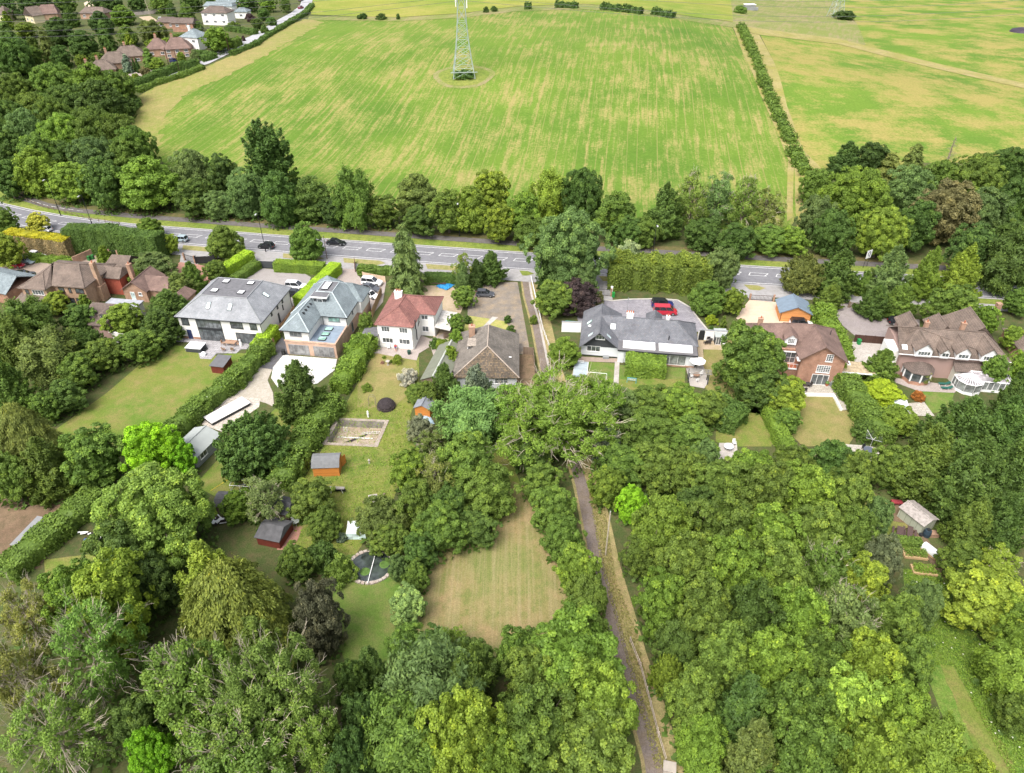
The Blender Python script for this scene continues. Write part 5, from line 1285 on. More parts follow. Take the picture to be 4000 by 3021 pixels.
def skylight(root, c, n, w, h, label=None, frame=None, gl=None, name='skylight', nx=1, raise_=.08):
    n = Vector(n).normalized(); u = Z_.cross(n); u = u.normalized() if u.length > .1 else X_
    v = n.cross(u); c = Vector(c)
    b = MB().obox(c + n * raise_ * .4, u, v, n, w, h, raise_ * 1.6)
    o = b.build(name, frame or GREYF, root)
    for i in range(nx):
        MB().obox(c + n * raise_ * 1.3 + u * (-w / 2 + w * (i + .5) / nx), u, v, n, w / nx - .14, h - .14, .04).build('pane', gl or PALEG, o)
    return o
def roof(root, faces, mat, name='roof', thick=.16, ridge=None, rmat=None, label=None):
    """faces = outlines of the slopes; every slope gets thickness; ridge = polylines capped with ridge tiles"""
    mb = MB()
    for f in faces:
        P = [Vector(p) for p in f]; n = Vector((0, 0, 0))
        for i in range(1, len(P) - 1): n += (P[i] - P[0]).cross(P[i + 1] - P[0])
        if n.z < 0: P.reverse()
        mb.face(P); Q = [p - Z_ * thick for p in P]; mb.face(Q[::-1])
        for i in range(len(P)):
            j = (i + 1) % len(P)
            mb.face([Q[i], Q[j], P[j], P[i]])
    o = mb.build(name, mat, root)
    if label: o['label'] = label
    if ridge:
        rb = MB()
        for l in ridge: rb.tube([Vector(p) + Z_ * .02 for p in l], .11, 6)
        rb.build('ridge_tiles', rmat or mat, o)
    return o
def hip(x0, x1, y0, y1, ze, zr, a, b):
    """faces of a hipped/gabled roof with ridge a-b (x,y)"""
    A = (*a, zr); B = (*b, zr); P = [(x0, y0, ze), (x1, y0, ze), (x1, y1, ze), (x0, y1, ze)]
    if abs(a[0] - b[0]) > abs(a[1] - b[1]): return [[P[0], P[1], B, A], [P[2], P[3], A, B], [P[3], P[0], A], [P[1], P[2], B]], [[A, B], [P[0], A], [P[3], A], [P[1], B], [P[2], B]]
    return [[P[0], P[1], A], [P[1], P[2], B, A], [P[2], P[3], B], [P[3], P[0], A, B]], [[A, B], [P[0], A], [P[1], A], [P[2], B], [P[3], B]]
def frustum(x0, x1, y0, y1, ze, X0, X1, Y0, Y1, zt):
    P = [(x0, y0, ze), (x1, y0, ze), (x1, y1, ze), (x0, y1, ze)]; Q = [(X0, Y0, zt), (X1, Y0, zt), (X1, Y1, zt), (X0, Y1, zt)]
    return [[P[i], P[(i + 1) % 4], Q[(i + 1) % 4], Q[i]] for i in range(4)], [[P[i], Q[i]] for i in range(4)]
def walls(root, mat, boxes, name='wall', label=None):
    mb = MB()
    for b in boxes:
        if len(b) == 6: mb.prism([(b[0], b[2]), (b[1], b[2]), (b[1], b[3]), (b[0], b[3])], b[4], b[5])
        else: mb.prism(*b)
    o = mb.build(name, mat, root)
    if label: o['label'] = label
    return o
def gable(root, side, x0, x1, y, z0, zr, xr, mat, name='gable', th=.25):
    """triangular wall on a front (side F, spanning x at y)"""
    mb = MB(); s = 1 if side == 'F' else -1
    a, b, c = Vector((x0, y, z0)), Vector((x1, y, z0)), Vector((xr, y, zr)); d = Vector((0, th * s, 0))
    mb.face([a, b, c], (0, -s, 0)); mb.face([a + d, b + d, c + d], (0, s, 0))
    mb.face([a, b, b + d, a + d], (0, 0, -1)); mb.face([b, c, c + d, b + d], (1, 0, .5)); mb.face([c, a, a + d, c + d], (-1, 0, .5))
    return mb.build(name, mat, root)
def chimney(root, x, y, z0, z1, w, d, mat, pots=2, name='chimney'):
    mb = MB().box(x - w / 2, x + w / 2, y - d / 2, y + d / 2, z0, z1 - .18)
    mb.box(x - w / 2 - .06, x + w / 2 + .06, y - d / 2 - .06, y + d / 2 + .06, z1 - .181, z1)
    o = mb.build(name, mat, root)
    for i in range(pots):
        xx = x + (i - (pots - 1) / 2) * .38
        MB().lathe((xx, y, z1 - .001), [(.13, 0), (.10, .38), (.12, .42)], 10).build('chimney_pot', TERRA, o)
    return o
def pipe(root, pts, mat, r=.05, name='downpipe'): return MB().tube(pts, r, 6).build(name, mat, root)
TERRA = plain('terracotta', (.38, .13, .07), .85, .15)
SLATE_L = tiles('grey_slate', (.30, .31, .33), (.24, .255, .28), (.17, .18, .19), .28, .24, .35)
SLATE_M = tiles('blue_grey_slate', (.23, .275, .295), (.18, .22, .24), (.12, .14, .15), .28, .24, .4)
SLATE_D = tiles('dark_grey_tile', (.17, .18, .20), (.135, .14, .16), (.08, .08, .09), .3, .26, .4, (.19, .16, .14))
T_RED = tiles('red_clay_tile', (.27, .125, .108), (.20, .095, .085), (.10, .05, .045), .28, .33, .4, (.33, .20, .16))
T_BRN = tiles('brown_concrete_tile', (.185, .145, .12), (.145, .115, .098), (.08, .06, .05), .32, .36, .45)
T_BRD = tiles('dark_brown_tile', (.155, .12, .105), (.12, .095, .082), (.06, .047, .04), .32, .36, .4)
T_MOSS = tiles('mossy_grey_brown_tile', (.205, .185, .165), (.15, .135, .12), (.08, .07, .06), .25, .30, .5, (.27, .235, .18))
T_RUST = tiles('rusty_lichen_tile', (.20, .15, .10), (.09, .08, .07), (.02, .02, .02), .25, .30, .6, (.30, .21, .09))
T_PLUM = tiles('weathered_red_brown_tile', (.20, .135, .115), (.16, .11, .095), (.12, .08, .07), .25, .25, .5, (.17, .13, .10))
BR_O = brick('orange_buff_brick', (.42, .27, .18), (.35, .22, .14), (.40, .35, .29))
BR_R = brick('red_brick', (.38, .205, .14), (.31, .165, .11), (.36, .29, .24))
BR_B = brick('brown_brick', (.40, .25, .17), (.32, .19, .13), (.34, .29, .24))
BR_P = brick('pale_pink_brick', (.52, .36, .27), (.46, .30, .22), (.45, .38, .32))
CEDAR = boards('orange_timber_cladding', (.62, .28, .10), .17)
ORANGE = boards('orange_stained_timber', (.52, .20, .045), .14)
DARKW = boards('dark_grey_boarding', (.055, .06, .065), .18)

# A: long white house with grey slate crown roof
_o = ov(398.3 * .9999, 741.0); A0 = Vector((-64.6, 118.5, 0))
H_A = empty('white_house', A0, R8, 'long white rendered house with black windows and grey roof with flat dark top', 'house')
walls(H_A, WHITE, [(0, 16.9, 0, 13.6, .55, 5.15)])
walls(H_A, BR_R, [(-.03, 16.93, -.03, 13.63, 0, .56)], 'plinth')
f, r = frustum(-.35, 17.3, -.45, 14.1, 5.15, 3.7, 13.1, 3.6, 10.9, 8.0)
roof(H_A, f, SLATE_L, ridge=r + [[(3.7, 3.6, 8), (13.1, 3.6, 8)], [(13.1, 3.6, 8), (13.1, 10.9, 8)], [(3.7, 10.9, 8), (13.1, 10.9, 8)], [(3.7, 3.6, 8), (3.7, 10.9, 8)]], rmat=GREYF)
MB().box(3.8, 13.0, 3.7, 10.8, 7.75, 7.98).build('flat_roof', FELT, H_A)
for x, y in ((6.1, 9.5), (11.3, 9.5), (5.6, 5.6), (11.1, 5.6)): skylight(H_A, (x, y, 8.0), (0, 0, 1), 1.25, 1.25, name='roof_dome', frame=BLACKF, gl=plain('white_dome', (.75, .76, .78), .25, .03), raise_=.16)
sl = Vector((0, -(8 - 5.15), 4.05)).normalized()
for x in (5.9, 10.3): skylight(H_A, (x, 1.9, 5.15 + 2.35 * .704), sl, .85, 1.5, frame=BLACKF)
skylight(H_A, (15.0, 7.6, 6.72), (2.85, 0, 4.2), .85, 1.4, frame=BLACKF)
MB().box(-.42, 17.37, -.56, -.45, 5.02, 5.14).box(17.3, 17.41, -.45, 14.1, 5.02, 5.14).build('gutter', BLACKF, H_A)
win(H_A, (1.35, 0, 4.0), 'F', 1.5, 1.5, 2, 2, BLACKF)
o = win(H_A, (6.15, 0, 3.85), 'F', 5.1, 1.9, 6, 1, BLACKF, 'tall_glazing', sill=False)
MB().box(3.6, 8.7, -.09, 0, 2.55, 2.9).build('transom', BLACKF, H_A)
win(H_A, (6.15, 0, 1.27), 'F', 5.1, 2.5, 6, 1, BLACKF, 'folding_door', sill=False)
win(H_A, (11.9, 0, 4.05), 'F', 2.5, 1.35, 4, 2, BLACKF)
win(H_A, (15.3, 0, 4.05), 'F', 1.4, 1.35, 2, 2, BLACKF)
win(H_A, (13.5, 0, 1.2), 'F', 4.5, 2.35, 6, 1, BLACKF, 'folding_door', sill=False)
MB().box(1.05, 2.0, -.05, 0, .05, 2.15).build('door', plain('navy_door', (.03, .04, .10), .4, .1), H_A)
for y in (2.2, 5.0, 7.4): win(H_A, (16.9, y + 2.5, 4.45), 'R', .55, 1.1, 1, 1, BLACKF)
win(H_A, (16.9, 7.3, 1.9), 'R', .6, 2.0, 1, 1, BLACKF); win(H_A, (16.9, 9.6, 3.0), 'R', .35, 1.1, 1, 1, BLACKF)
pipe(H_A, [(16.85, -.08, 5.1), (16.85, -.08, .1)], BLACKF); pipe(H_A, [(16.98, 13.4, 5.1), (16.98, 13.4, .1)], BLACKF)
# B: slate roofed house on a brick ground floor
H_B = empty('slate_roofed_house', (-42.4, 112.4, 0), R8, 'white house on brick ground floor with steep blue grey slate roof and box dormer', 'house')
walls(H_B, BR_P, [(-.4, 9.5, .4, 7.0, 0, 3.0), (-.38, 9.48, 7.0, 18.2, 0, 2.6), (9.48, 10.4, 13.2, 18.2, 0, 2.6)])
walls(H_B, WHITE, [(-.6, 4.2, 1.0, 7.2, 3.0, 5.2), (-.6, 9.4, 7.2, 18.2, 2.6, 5.2), (9.4, 10.4, 13.2, 18.2, 2.6, 5.2)], 'upper_wall')
MB().box(4.2, 9.3, .7, 7.0, 3.0, 3.06).build('flat_roof', plain('blue_grey_membrane', (.20, .25, .31), .6, .15), H_B)
MB().box(-.5, 9.6, .3, .6, 3.001, 3.25).box(9.3, 9.6, .6, 7.1, 3.001, 3.25).build('parapet', BR_P, H_B)
for y in (1.9, 3.6, 5.4): skylight(H_B, (6.4, y, 3.08), (0, 0, 1), 1.5, 1.1, frame=BLACKF, gl=glass('green_glass', (.25, .42, .36), .1), name='rooflight', raise_=.14)
ZE = 5.25
wing = [[(-1.1, .5, ZE), (4.7, .5, ZE), (1.8, 3.4, 7.6)], [(4.7, .5, ZE), (4.7, 6.7, ZE), (2.1, 9.2, 7.6), (1.8, 3.4, 7.6)], [(-1.1, .5, ZE), (1.8, 3.4, 7.6), (2.1, 9.2, 7.6), (-1.4, 9.2, ZE)]]
f, r = frustum(-1.4, 9.9, 6.6, 18.7, ZE, 2.9, 6.0, 10.5, 14.8, 8.35)
b2, r2_ = hip(5.5, 10.9, 13.1, 18.6, ZE + .03, 7.7, (6.3, 15.8), (8.2, 15.8))
roof(H_B, b2, SLATE_M, 'side_roof', ridge=r2_)
roof(H_B, wing + f, SLATE_M, ridge=r + [[(2.9, 10.5, 8.35), (6, 10.5, 8.35), (6, 14.8, 8.35), (2.9, 14.8, 8.35), (2.9, 10.5, 8.35)], [(2.1, 9.2, 7.6), (2.9, 10.5, 8.35)], [(-1.1, .5, ZE), (1.8, 3.4, 7.6)], [(4.7, .5, ZE), (1.8, 3.4, 7.6)], [(1.8, 3.4, 7.6), (2.1, 9.2, 7.6)]], rmat=plain('pale_lead', (.42, .48, .50), .6, .1))
py_ = [[(-.4, 16, 6.2), (5, 16, 6.2), (2.3, 17.7, 8.1)], [(5, 16, 6.2), (5, 19.3, 6.0), (2.3, 17.7, 8.1)], [(5, 19.3, 6.0), (-.4, 19.3, 6.0), (2.3, 17.7, 8.1)], [(-.4, 19.3, 6.0), (-.4, 16, 6.2), (2.3, 17.7, 8.1)]]
roof(H_B, py_, SLATE_M, 'rear_roof')
MB().box(2.95, 5.95, 10.55, 14.75, 8.2, 8.42).build('flat_roof', FELT, H_B)
skylight(H_B, (4.2, 12.6, 8.43), (0, 0, 1), 1.3, 2.9, nx=1, frame=BLACKF, gl=plain('white_lantern_glass', (.75, .78, .80), .2, .04), name='roof_lantern', raise_=.18)
d = empty('dormer', (0, 0, 0)); d.parent = H_B
walls(d, DARKW, [(2.7, 5.2, 8.9, 10.6, 6.3, 7.95)], 'dormer_wall'); MB().box(2.3, 5.6, 8.5, 11.0, 7.95, 8.3).build('dormer_roof', plain('white_fascia', (.78, .78, .77), .5, .03), d)
MB().box(2.35, 5.55, 8.55, 10.95, 8.3, 8.34).build('dormer_top', FELT, d); win(d, (3.95, 8.9, 7.1), 'F', 1.1, 1.1, 1, 1, UPVC)
for x, y in ((8.4, 13.0 - 1.3), (8.5, 9.6)): skylight(H_B, (x - .3, y, 6.35 + .05), (3.1, 0, 3.9), .7, 1.4)
for i in range(4): MB().box(2.35, 2.75, 3.9 + i * 1.15, 4.2 + i * 1.15, 6.9, 7.35).build('roof_vent', BLACKF, H_B)
win(H_B, (1.7, 1.0, 4.35), 'F', 2.3, 1.0, 3, 1, GREYF); win(H_B, (7.0, 7.2, 4.35), 'F', 2.3, 1.1, 3, 1, GREYF, gl=glass('green_glass'))
win(H_B, (2.1, .4, 1.25), 'F', 4.0, 2.2, 4, 1, GREYF, 'folding_door', sill=False, gl=glass('lit_glass', (.16, .16, .16), .08)); win(H_B, (7.0, .4, 1.25), 'F', 4.0, 2.2, 4, 1, GREYF, 'folding_door', sill=False, gl=glass('lit_glass'))
win(H_B, (9.4, 10.8, 4.3), 'R', .5, 1.3, 1, 1, GREYF); win(H_B, (9.5, 9.5, 1.5), 'R', .8, 2.0, 1, 1, GREYF)
for p in ([(4.75, 7.05, 5.1), (4.75, 7.05, 3.1)], [(9.5, 7.1, 5.1), (9.5, 7.1, 3.2)], [(10.5, 18.0, 5.1), (10.5, 18.0, .1)]): pipe(H_B, p, BLACKF)
MB().box(-1.2, 4.8, .38, .5, ZE - .16, ZE - .02).box(4.7, 9.95, 6.5, 6.6, ZE - .16, ZE - .02).box(9.9, 10.0, 6.6, 13.1, ZE - .16, ZE - .02).build('gutter', BLACKF, H_B)
# C: white house with red tiled roof
H_C = empty('red_roofed_house', (-25.6, 115.4, 0), R8, 'white rendered house with red tiled hipped roof and a black flue', 'house')
walls(H_C, WHITE, [(0, 6.9, 0, 11.8, 0, 5.15), (6.9, 9.9, 5.3, 11.8, 0, 5.15)])
m1 = [[(-.5, -.3, 5.2), (7.2, -.3, 5.2), (3.5, 3.3, 7.3)], [(-.5, -.3, 5.2), (3.5, 3.3, 7.3), (3.6, 7.9, 7.3), (-.5, 12.1, 5.2)], [(7.2, -.3, 5.2), (7.2, 4.9, 5.2), (4.4, 7.9, 7.3), (3.6, 7.9, 7.3), (3.5, 3.3, 7.3)],
      [(7.2, 4.9, 5.2), (10.2, 4.9, 5.2), (6.6, 7.9, 7.3), (4.4, 7.9, 7.3)], [(10.2, 4.9, 5.2), (10.2, 12.1, 5.2), (6.6, 7.9, 7.3)], [(-.5, 12.1, 5.2), (10.2, 12.1, 5.2), (6.6, 7.9, 7.3), (3.6, 7.9, 7.3)]]
roof(H_C, m1, T_RED, ridge=[[(-.5, -.3, 5.2), (3.5, 3.3, 7.3)], [(7.2, -.3, 5.2), (3.5, 3.3, 7.3)], [(3.5, 3.3, 7.3), (3.6, 7.9, 7.3), (6.6, 7.9, 7.3)], [(-.5, 12.1, 5.2), (3.6, 7.9, 7.3)], [(10.2, 4.9, 5.2), (6.6, 7.9, 7.3)], [(10.2, 12.1, 5.2), (6.6, 7.9, 7.3)]])
chimney(H_C, 2.2, 8.0, 6.4, 8.1, 1.5, .7, WHITE, 3)
for x in (1.5, 5.0): win(H_C, (x + .1, 0, 4.2), 'F', 1.6, 1.15, 3, 1)
for x in (1.9, 5.2): win(H_C, (x - .1, 0, 1.7), 'F', 2.1, 1.15, 3, 1)
win(H_C, (7.9, 5.3, 4.2), 'F', 1.3, 1.0, 2, 1); win(H_C, (7.9, 5.3, 1.6), 'F', 1.3, 1.2, 2, 1)
MB().tube([(7.25, 1.2, 1.6), (7.25, 1.2, 3.9), (7.25, .9, 4.2), (7.25, .9, 5.9)], .11, 8).tube([(7.25, .9, 5.9), (7.25, .9, 6.02)], .17, 8).build('flue', BLACKF, H_C)
for p in ([(6.8, -.07, 5.1), (6.8, -.07, .1)], [(9.8, 5.2, 5.1), (9.8, 5.2, .1)], [(.1, -.07, 3.0), (.1, -.07, .1)], [(7.0, 5.1, 5.1), (7.0, 3.4, 3.2), (7.0, 4.7, 3.6)]): pipe(H_C, p, BLACKF)
cn = empty('canopy', (0, 0, 0)); cn.parent = H_C
mb = MB()
mb.face([(10.0, 4.2, 2.75), (13.1, 3.9, 2.45), (13.2, 10.8, 2.45), (10.0, 10.9, 2.75)], (0, 0, 1)); mb.face([(10.0, 4.2, 2.69), (13.1, 3.9, 2.39), (13.2, 10.8, 2.39), (10.0, 10.9, 2.69)], (0, 0, -1))
for k in range(9):
    y = 4.2 + k * .83; mb.obox((11.55, y, 2.64), Vector((3.15, 0, -.3)).normalized(), Y_, Vector((.3, 0, 3.15)).normalized(), 3.15, .07, .06)
mb.build('canopy_sheet', plain('weathered_plastic_sheet', (.50, .48, .45), .6, .25, .8), cn)
for x, y in ((12.9, 4.1), (13.0, 7.3), (13.0, 10.6)): MB().box(x - .05, x + .05, y - .05, y + .05, 0, 2.4).build('post', TIMBER, cn)
lt = empty('side_porch', (0, 0, 0)); lt.parent = H_C
walls(lt, render_wall('cream_render', (.62, .60, .52)), [(-3.3, -.02, .3, 3.0, 0, 2.3)], 'porch_wall'); MB().box(-3.5, .0, .1, 3.2, 2.3, 2.42).build('porch_roof', FELT, lt); MB().box(-1.6, -.6, .25, .29, .05, 2.0).build('door', plain('doorway_shade', (.03, .028, .026), .7, .1), lt)  # dark sheet in the porch front paints the shade of an open doorway
MB().box(-.05, 6.95, -.02, 0, 2.55, 2.62).build('string_course', plain('off_white_band', (.6, .59, .56), .8, .05), H_C)
# D: brown tiled bungalow inside the plot
H_D = empty('brown_tiled_bungalow', (-3.5, 101.4, 0), math.radians(-1), 'old bungalow with steep mossy brown roof, its front slope rusty and rough', 'house')
walls(H_D, render_wall('faded_white_render', (.58, .60, .62)), [(-6.2, 4.3, .5, 13.8, 0, 2.6)])
rD = [[(-6.9, .1, 2.6), (-.9, 4.1, 6.6), (-1.0, 11.4, 6.6), (-6.9, 14.4, 2.9)], [(4.8, .1, 2.6), (4.6, 14.2, 2.9), (-1.0, 11.4, 6.6), (-.9, 4.1, 6.6)], [(-6.9, 14.4, 2.9), (4.6, 14.2, 2.9), (-1.0, 11.4, 6.6)]]
roof(H_D, rD, T_MOSS, ridge=[[(-.9, 4.1, 6.6), (-1.0, 11.4, 6.6)], [(-6.9, .1, 2.6), (-.9, 4.1, 6.6)], [(4.8, .1, 2.6), (-.9, 4.1, 6.6)]], rmat=plain('mortar_ridge', (.36, .30, .25), .9, .15))
roof(H_D, [[(-6.9, .1, 2.6), (4.8, .1, 2.6), (-.9, 4.1, 6.6)]], T_RUST, 'front_roof_slope', label='rusty black streaked front roof slope')
chimney(H_D, -4.1, 10.9, 4.0, 6.6, 1.1, 1.1, BR_B, 1)
d = empty('dormer', (0, 0, 0)); d.parent = H_D
MB().box(-4.6, -3.0, 6.6, 8.8, 4.1, 5.0).build('dormer_wall', plain('slate_cheek', (.12, .12, .12), .8, .2), d); MB().box(-4.75, -2.8, 6.4, 9.0, 5.0, 5.1).build('dormer_roof', plain('lichen_felt', (.30, .26, .22), .9, .4, 3), d); win(d, (-4.6, 7.7, 4.5), 'L', 1.6, .6, 2, 1)
win(H_D, (1.6, .5, 1.6), 'F', 2.4, 1.15, 3, 3); MB().obox((3.1, 4.6, 3.95), X_, Y_, Z_, .5, .2, .14).build('roof_vent', UPVC, H_D)
MB().box(-9.6, -6.95, 2.8, 6.2, 1.9, 2.05).box(-9.4, -6.95, 3.0, 6.0, 0, 1.9).build('lean_to', plain('grey_mossy_felt', (.20, .18, .16), .9, .3, 1.5), H_D)
# E: grey roofed bungalow
H_E = empty('grey_roofed_bungalow', (13.1, 112.5, 0), R8, 'wide grey roofed white bungalow with black boarded gable and two white roof lanterns', 'house')
PW = render_wall('pale_grey_render', (.66, .69, .71))
walls(H_E, PW, [(0, 6.9, 0, 11.8, .25, 2.7), (6.9, 21.2, 1.8, 10.0, .25, 2.8), (6.9, 8.0, -1.4, 1.8, 0, 2.7), (8.0, 13.2, -1.2, 1.8, 0, 2.7)])
walls(H_E, BLACKF, [(.02, 6.88, .02, 11.7, 0, .26)], 'plinth')
rE = [[(-.4, -1.2, 2.55), (3.2, -1.2, 6.0), (3.2, 9.8, 6.0), (-.4, 12.2, 2.6)], [(7.3, -1.2, 2.55), (7.3, 12.2, 2.6), (3.2, 9.8, 6.0), (3.2, -1.2, 6.0)], [(-.4, 12.2, 2.6), (7.3, 12.2, 2.6), (3.2, 9.8, 6.0)],
      [(3.2, 5.3, 5.97), (17.3, 5.4, 5.97), (21.6, 1.6, 2.95), (7.0, 1.6, 2.95)], [(3.2, 5.3, 5.97), (17.3, 5.4, 5.97), (21.6, 10.3, 2.8), (6.6, 10.3, 2.8)], [(21.6, 1.6, 2.95), (21.6, 10.3, 2.8), (17.3, 5.4, 5.97)]]
roof(H_E, rE, SLATE_D, ridge=[[(3.2, -1.2, 6.0), (3.2, 9.8, 6.0)], [(3.2, 5.3, 5.97), (17.3, 5.4, 5.97)], [(17.3, 5.4, 5.97), (21.6, 1.6, 2.95)], [(17.3, 5.4, 5.97), (21.6, 10.3, 2.8)]])
roof(H_E, hip(12.0, 15.2, 8.2, 12.6, 2.9, 4.9, (13.6, 8.4), (13.6, 10.8))[0], SLATE_D, 'rear_porch_roof')
gable(H_E, 'F', .0, 6.9, -.03, 2.45, 5.6, 3.2, DARKW)
MB().box(-.3, 7.2, -.06, -.035, 2.25, 2.46).build('gable_board', DARKW, H_E)
MB().box(6.8, 21.3, -1.6, 1.6, 2.75, 2.95).build('flat_extension_roof', plain('dark_grey_membrane', (.13, .125, .13), .7, .12), H_E)
for x0, x1 in ((7.7, 13.6), (14.3, 20.4)):
    q = empty('roof_lantern', (0, 0, 0)); q.parent = H_E
    f, r = hip(x0, x1, -.9, 1.4, 3.15, 3.75, (x0 + 1.1, .25), (x1 - 1.1, .25))
    MB().box(x0, x1, -.9, -.8, 2.95, 3.2).box(x0, x1, 1.3, 1.4, 2.95, 3.2).box(x0, x0 + .1, -.8, 1.3, 2.95, 3.2).box(x1 - .1, x1, -.8, 1.3, 2.95, 3.2).build('lantern_kerb', UPVC, q)
    g = MB(); [g.face(ff, (0, 0, 1)) for ff in f]; g.build('lantern_glass', plain('sky_reflection_glass', (.62, .68, .72), .12, .05, .4, .8), q)  # reflected sky put into the lantern glass as a white base colour
    b = MB(); [b.tube(l, .06, 4) for l in r]
    for k in range(5): xx = x0 + 1.1 + (x1 - x0 - 2.2) * k / 4; b.tube([(xx, -.88, 3.19), (xx, .25, 3.78), (xx, 1.38, 3.19)], .045, 4)
    b.build('glazing_bars', UPVC, q)
MB().box(6.75, 21.35, -1.68, -1.6, 2.68, 2.93).box(21.3, 21.38, -1.6, 1.6, 2.68, 2.93).build('gutter', BLACKF, H_E)
sn = Vector((0, -3.02, 3.7)).normalized()
skylight(H_E, (5.6, 3.6, 4.68), (0, -3.02, 3.75), .9, 1.1, frame=UPVC)
for x, y in ((1.6, .3), (4.9, .3)): skylight(H_E, (x, y, 2.6 + (3.35 if x < 3 else 3.35) * (1 - abs(x - 3.2) / 3.8)), (-3.45 if x < 3 else 3.45, 0, 3.7), .7, 1.2)
skylight(H_E, (1.1, 5.6, 4.05), (-3.45, 0, 3.6), .7, 1.2, frame=plain('green_frame', (.2, .28, .24), .6))
MB().lathe((1.2, 3.9, 4.15), [(.03, 0), (.32, .12), (.36, .16)], 12).build('satellite_dish', UPVC, H_E)
chimney(H_E, 8.6, 5.5, 5.2, 6.9, 1.25, .8, WHITE, 4); chimney(H_E, 15.7, 5.6, 5.3, 6.7, .6, .6, WHITE, 1)
MB().tube([(16.1, 2.3, 3.3), (16.1, 2.3, 4.4)], .1, 8).build('flue', BLACKF, H_E)
win(H_E, (3.4, -.03, 4.35), 'F', 1.7, .9, 3, 1); win(H_E, (2.3, 0, 1.75), 'F', 2.5, 1.2, 3, 1)
win(H_E, (16.4, -1.15, 1.35), 'F', 5.9, 2.1, 4, 1, UPVC, 'sliding_door', sill=False, gl=glass('conservatory_glass', (.17, .18, .18), .08)); walls(H_E, BR_B, [(13.3, 21.0, -1.3, -.9, 0, .3)], 'brick_base')
walls(H_E, PW, [(13.2, 13.4, -1.15, 1.8, 0, 2.7), (19.4, 21.1, -1.1, 1.8, .3, 2.7)], 'extension_wall'); walls(H_E, plain('dim_room', (.22, .21, .2), .9), [(13.4, 19.4, .2, .4, 0, 2.7)], 'inner_wall')
pipe(H_E, [(21.2, -1.2, 2.7), (21.2, -1.2, .1)], BLACKF)
# F: brick house with balcony and dormer
H_F = empty('brick_house', (58.2, 102.4, 0), R8, 'orange brick house with balcony, white sash windows and weathered red brown roof', 'house')
walls(H_F, BR_R, [(-7.4, 0, 0, 10.6, 0, 5.4), (-15.2, -10.6, 2.6, 10.6, 0, 5.4), (-10.6, -7.4, 2.6, 10.6, 0, 5.4), (-15.2, -7.4, 1.0, 2.6, 0, 2.5)])
gable(H_F, 'F', -7.3, -.1, -.005, 5.4, 8.0, -4.1, BR_R)
rF = [[(-7.9, -.6, 5.35), (-4.1, -.6, 8.35), (-4.6, 6.9, 8.35), (-8.0, 3.2, 5.4)], [(.5, -.6, 5.35), (-4.1, -.6, 8.35), (-4.6, 6.9, 8.35), (.5, 11.0, 5.35)],
      [(-8.0, 3.2, 5.4), (-4.6, 6.9, 8.35), (-10.2, 6.7, 8.35), (-10.9, 3.0, 5.4)], [(-15.7, 2.2, 5.3), (-10.6, 2.2, 5.3), (-9.9, 6.7, 8.3), (-13.8, 6.7, 8.0)], [(-15.7, 2.2, 5.3), (-13.8, 6.7, 8.0), (-15.7, 11.0, 5.3)], [(-15.7, 11.0, 5.3), (.5, 11.0, 5.35), (-4.6, 6.9, 8.35), (-10.2, 6.7, 8.35), (-13.8, 6.7, 8.0)]]
roof(H_F, rF, T_PLUM, ridge=[[(-4.1, -.6, 8.35), (-4.6, 6.9, 8.35), (-10.2, 6.7, 8.35)], [(.5, 11.0, 5.35), (-4.6, 6.9, 8.35)]])
MB().obox((-7.95, -.1, 5.2), X_, Y_, Z_, .5, 1.1, .2).obox((.45, -.1, 5.2), X_, Y_, Z_, .5, 1.1, .2).box(-15.8, -8.0, 2.08, 2.18, 5.1, 5.3).build('bargeboard', UPVC, H_F)
d = empty('dormer', (0, 0, 0)); d.parent = H_F
walls(d, plain('white_dormer_board', (.78, .78, .78), .6, .03), [(-9.9, -8.0, 3.3, 5.6, 5.9, 7.3)], 'dormer_wall'); gable(d, 'F', -9.95, -7.95, 3.29, 7.3, 8.1, -8.95, plain('white_dormer_board', (.78,) * 3), 'dormer_gable')
roof(d, [[(-10.2, 3.0, 7.2), (-8.95, 3.0, 8.2), (-8.95, 6.4, 8.2), (-10.2, 5.8, 7.2)], [(-7.7, 3.0, 7.2), (-8.95, 3.0, 8.2), (-8.95, 6.4, 8.2), (-7.7, 5.8, 7.2)]], T_PLUM, 'dormer_roof', .1); win(d, (-8.95, 3.3, 6.75), 'F', 1.2, 1.05, 4, 3)
win(H_F, (-4.1 + 1.3, 0, 5.85), 'F', 1.15, 1.5, 3, 4); win(H_F, (-3.3, 0, 3.5), 'F', 2.3, 1.5, 6, 4); win(H_F, (-3.4, 0, 1.2), 'F', 2.9, 2.2, 3, 1, UPVC, 'patio_door', sill=False)
MB().box(-10.55, -7.45, .9, 2.55, 2.5, 2.62).build('balcony_floor', TERRA, H_F)
rl = MB(); rl.box(-12.8, -7.45, .78, .86, 2.35, 2.62); rl.box(-12.8, -7.45, .8, .86, 3.45, 3.53)
for k in range(9): rl.box(-12.7 + k * .64, -12.66 + k * .64, .8, .84, 2.6, 3.45)
rl.build('balcony_rail', UPVC, H_F)
win(H_F, (-9.0, 2.6, 3.75), 'F', 2.6, 2.2, 3, 2, UPVC, 'balcony_door', sill=False); win(H_F, (-10.9, 2.6, 4.1), 'F', 1.2, 1.4, 1, 1); win(H_F, (-11.8, 1.0, 1.2), 'F', 1.5, 2.0, 2, 1, UPVC, 'patio_door', sill=False)
chimney(H_F, -14.0, 7.3, 7.2, 8.7, .8, .6, BR_B, 1); MB().tube([(-1.6, 6.6, 6.3), (-1.6, 6.6, 7.6)], .07, 6).build('flue', BLACKF, H_F)
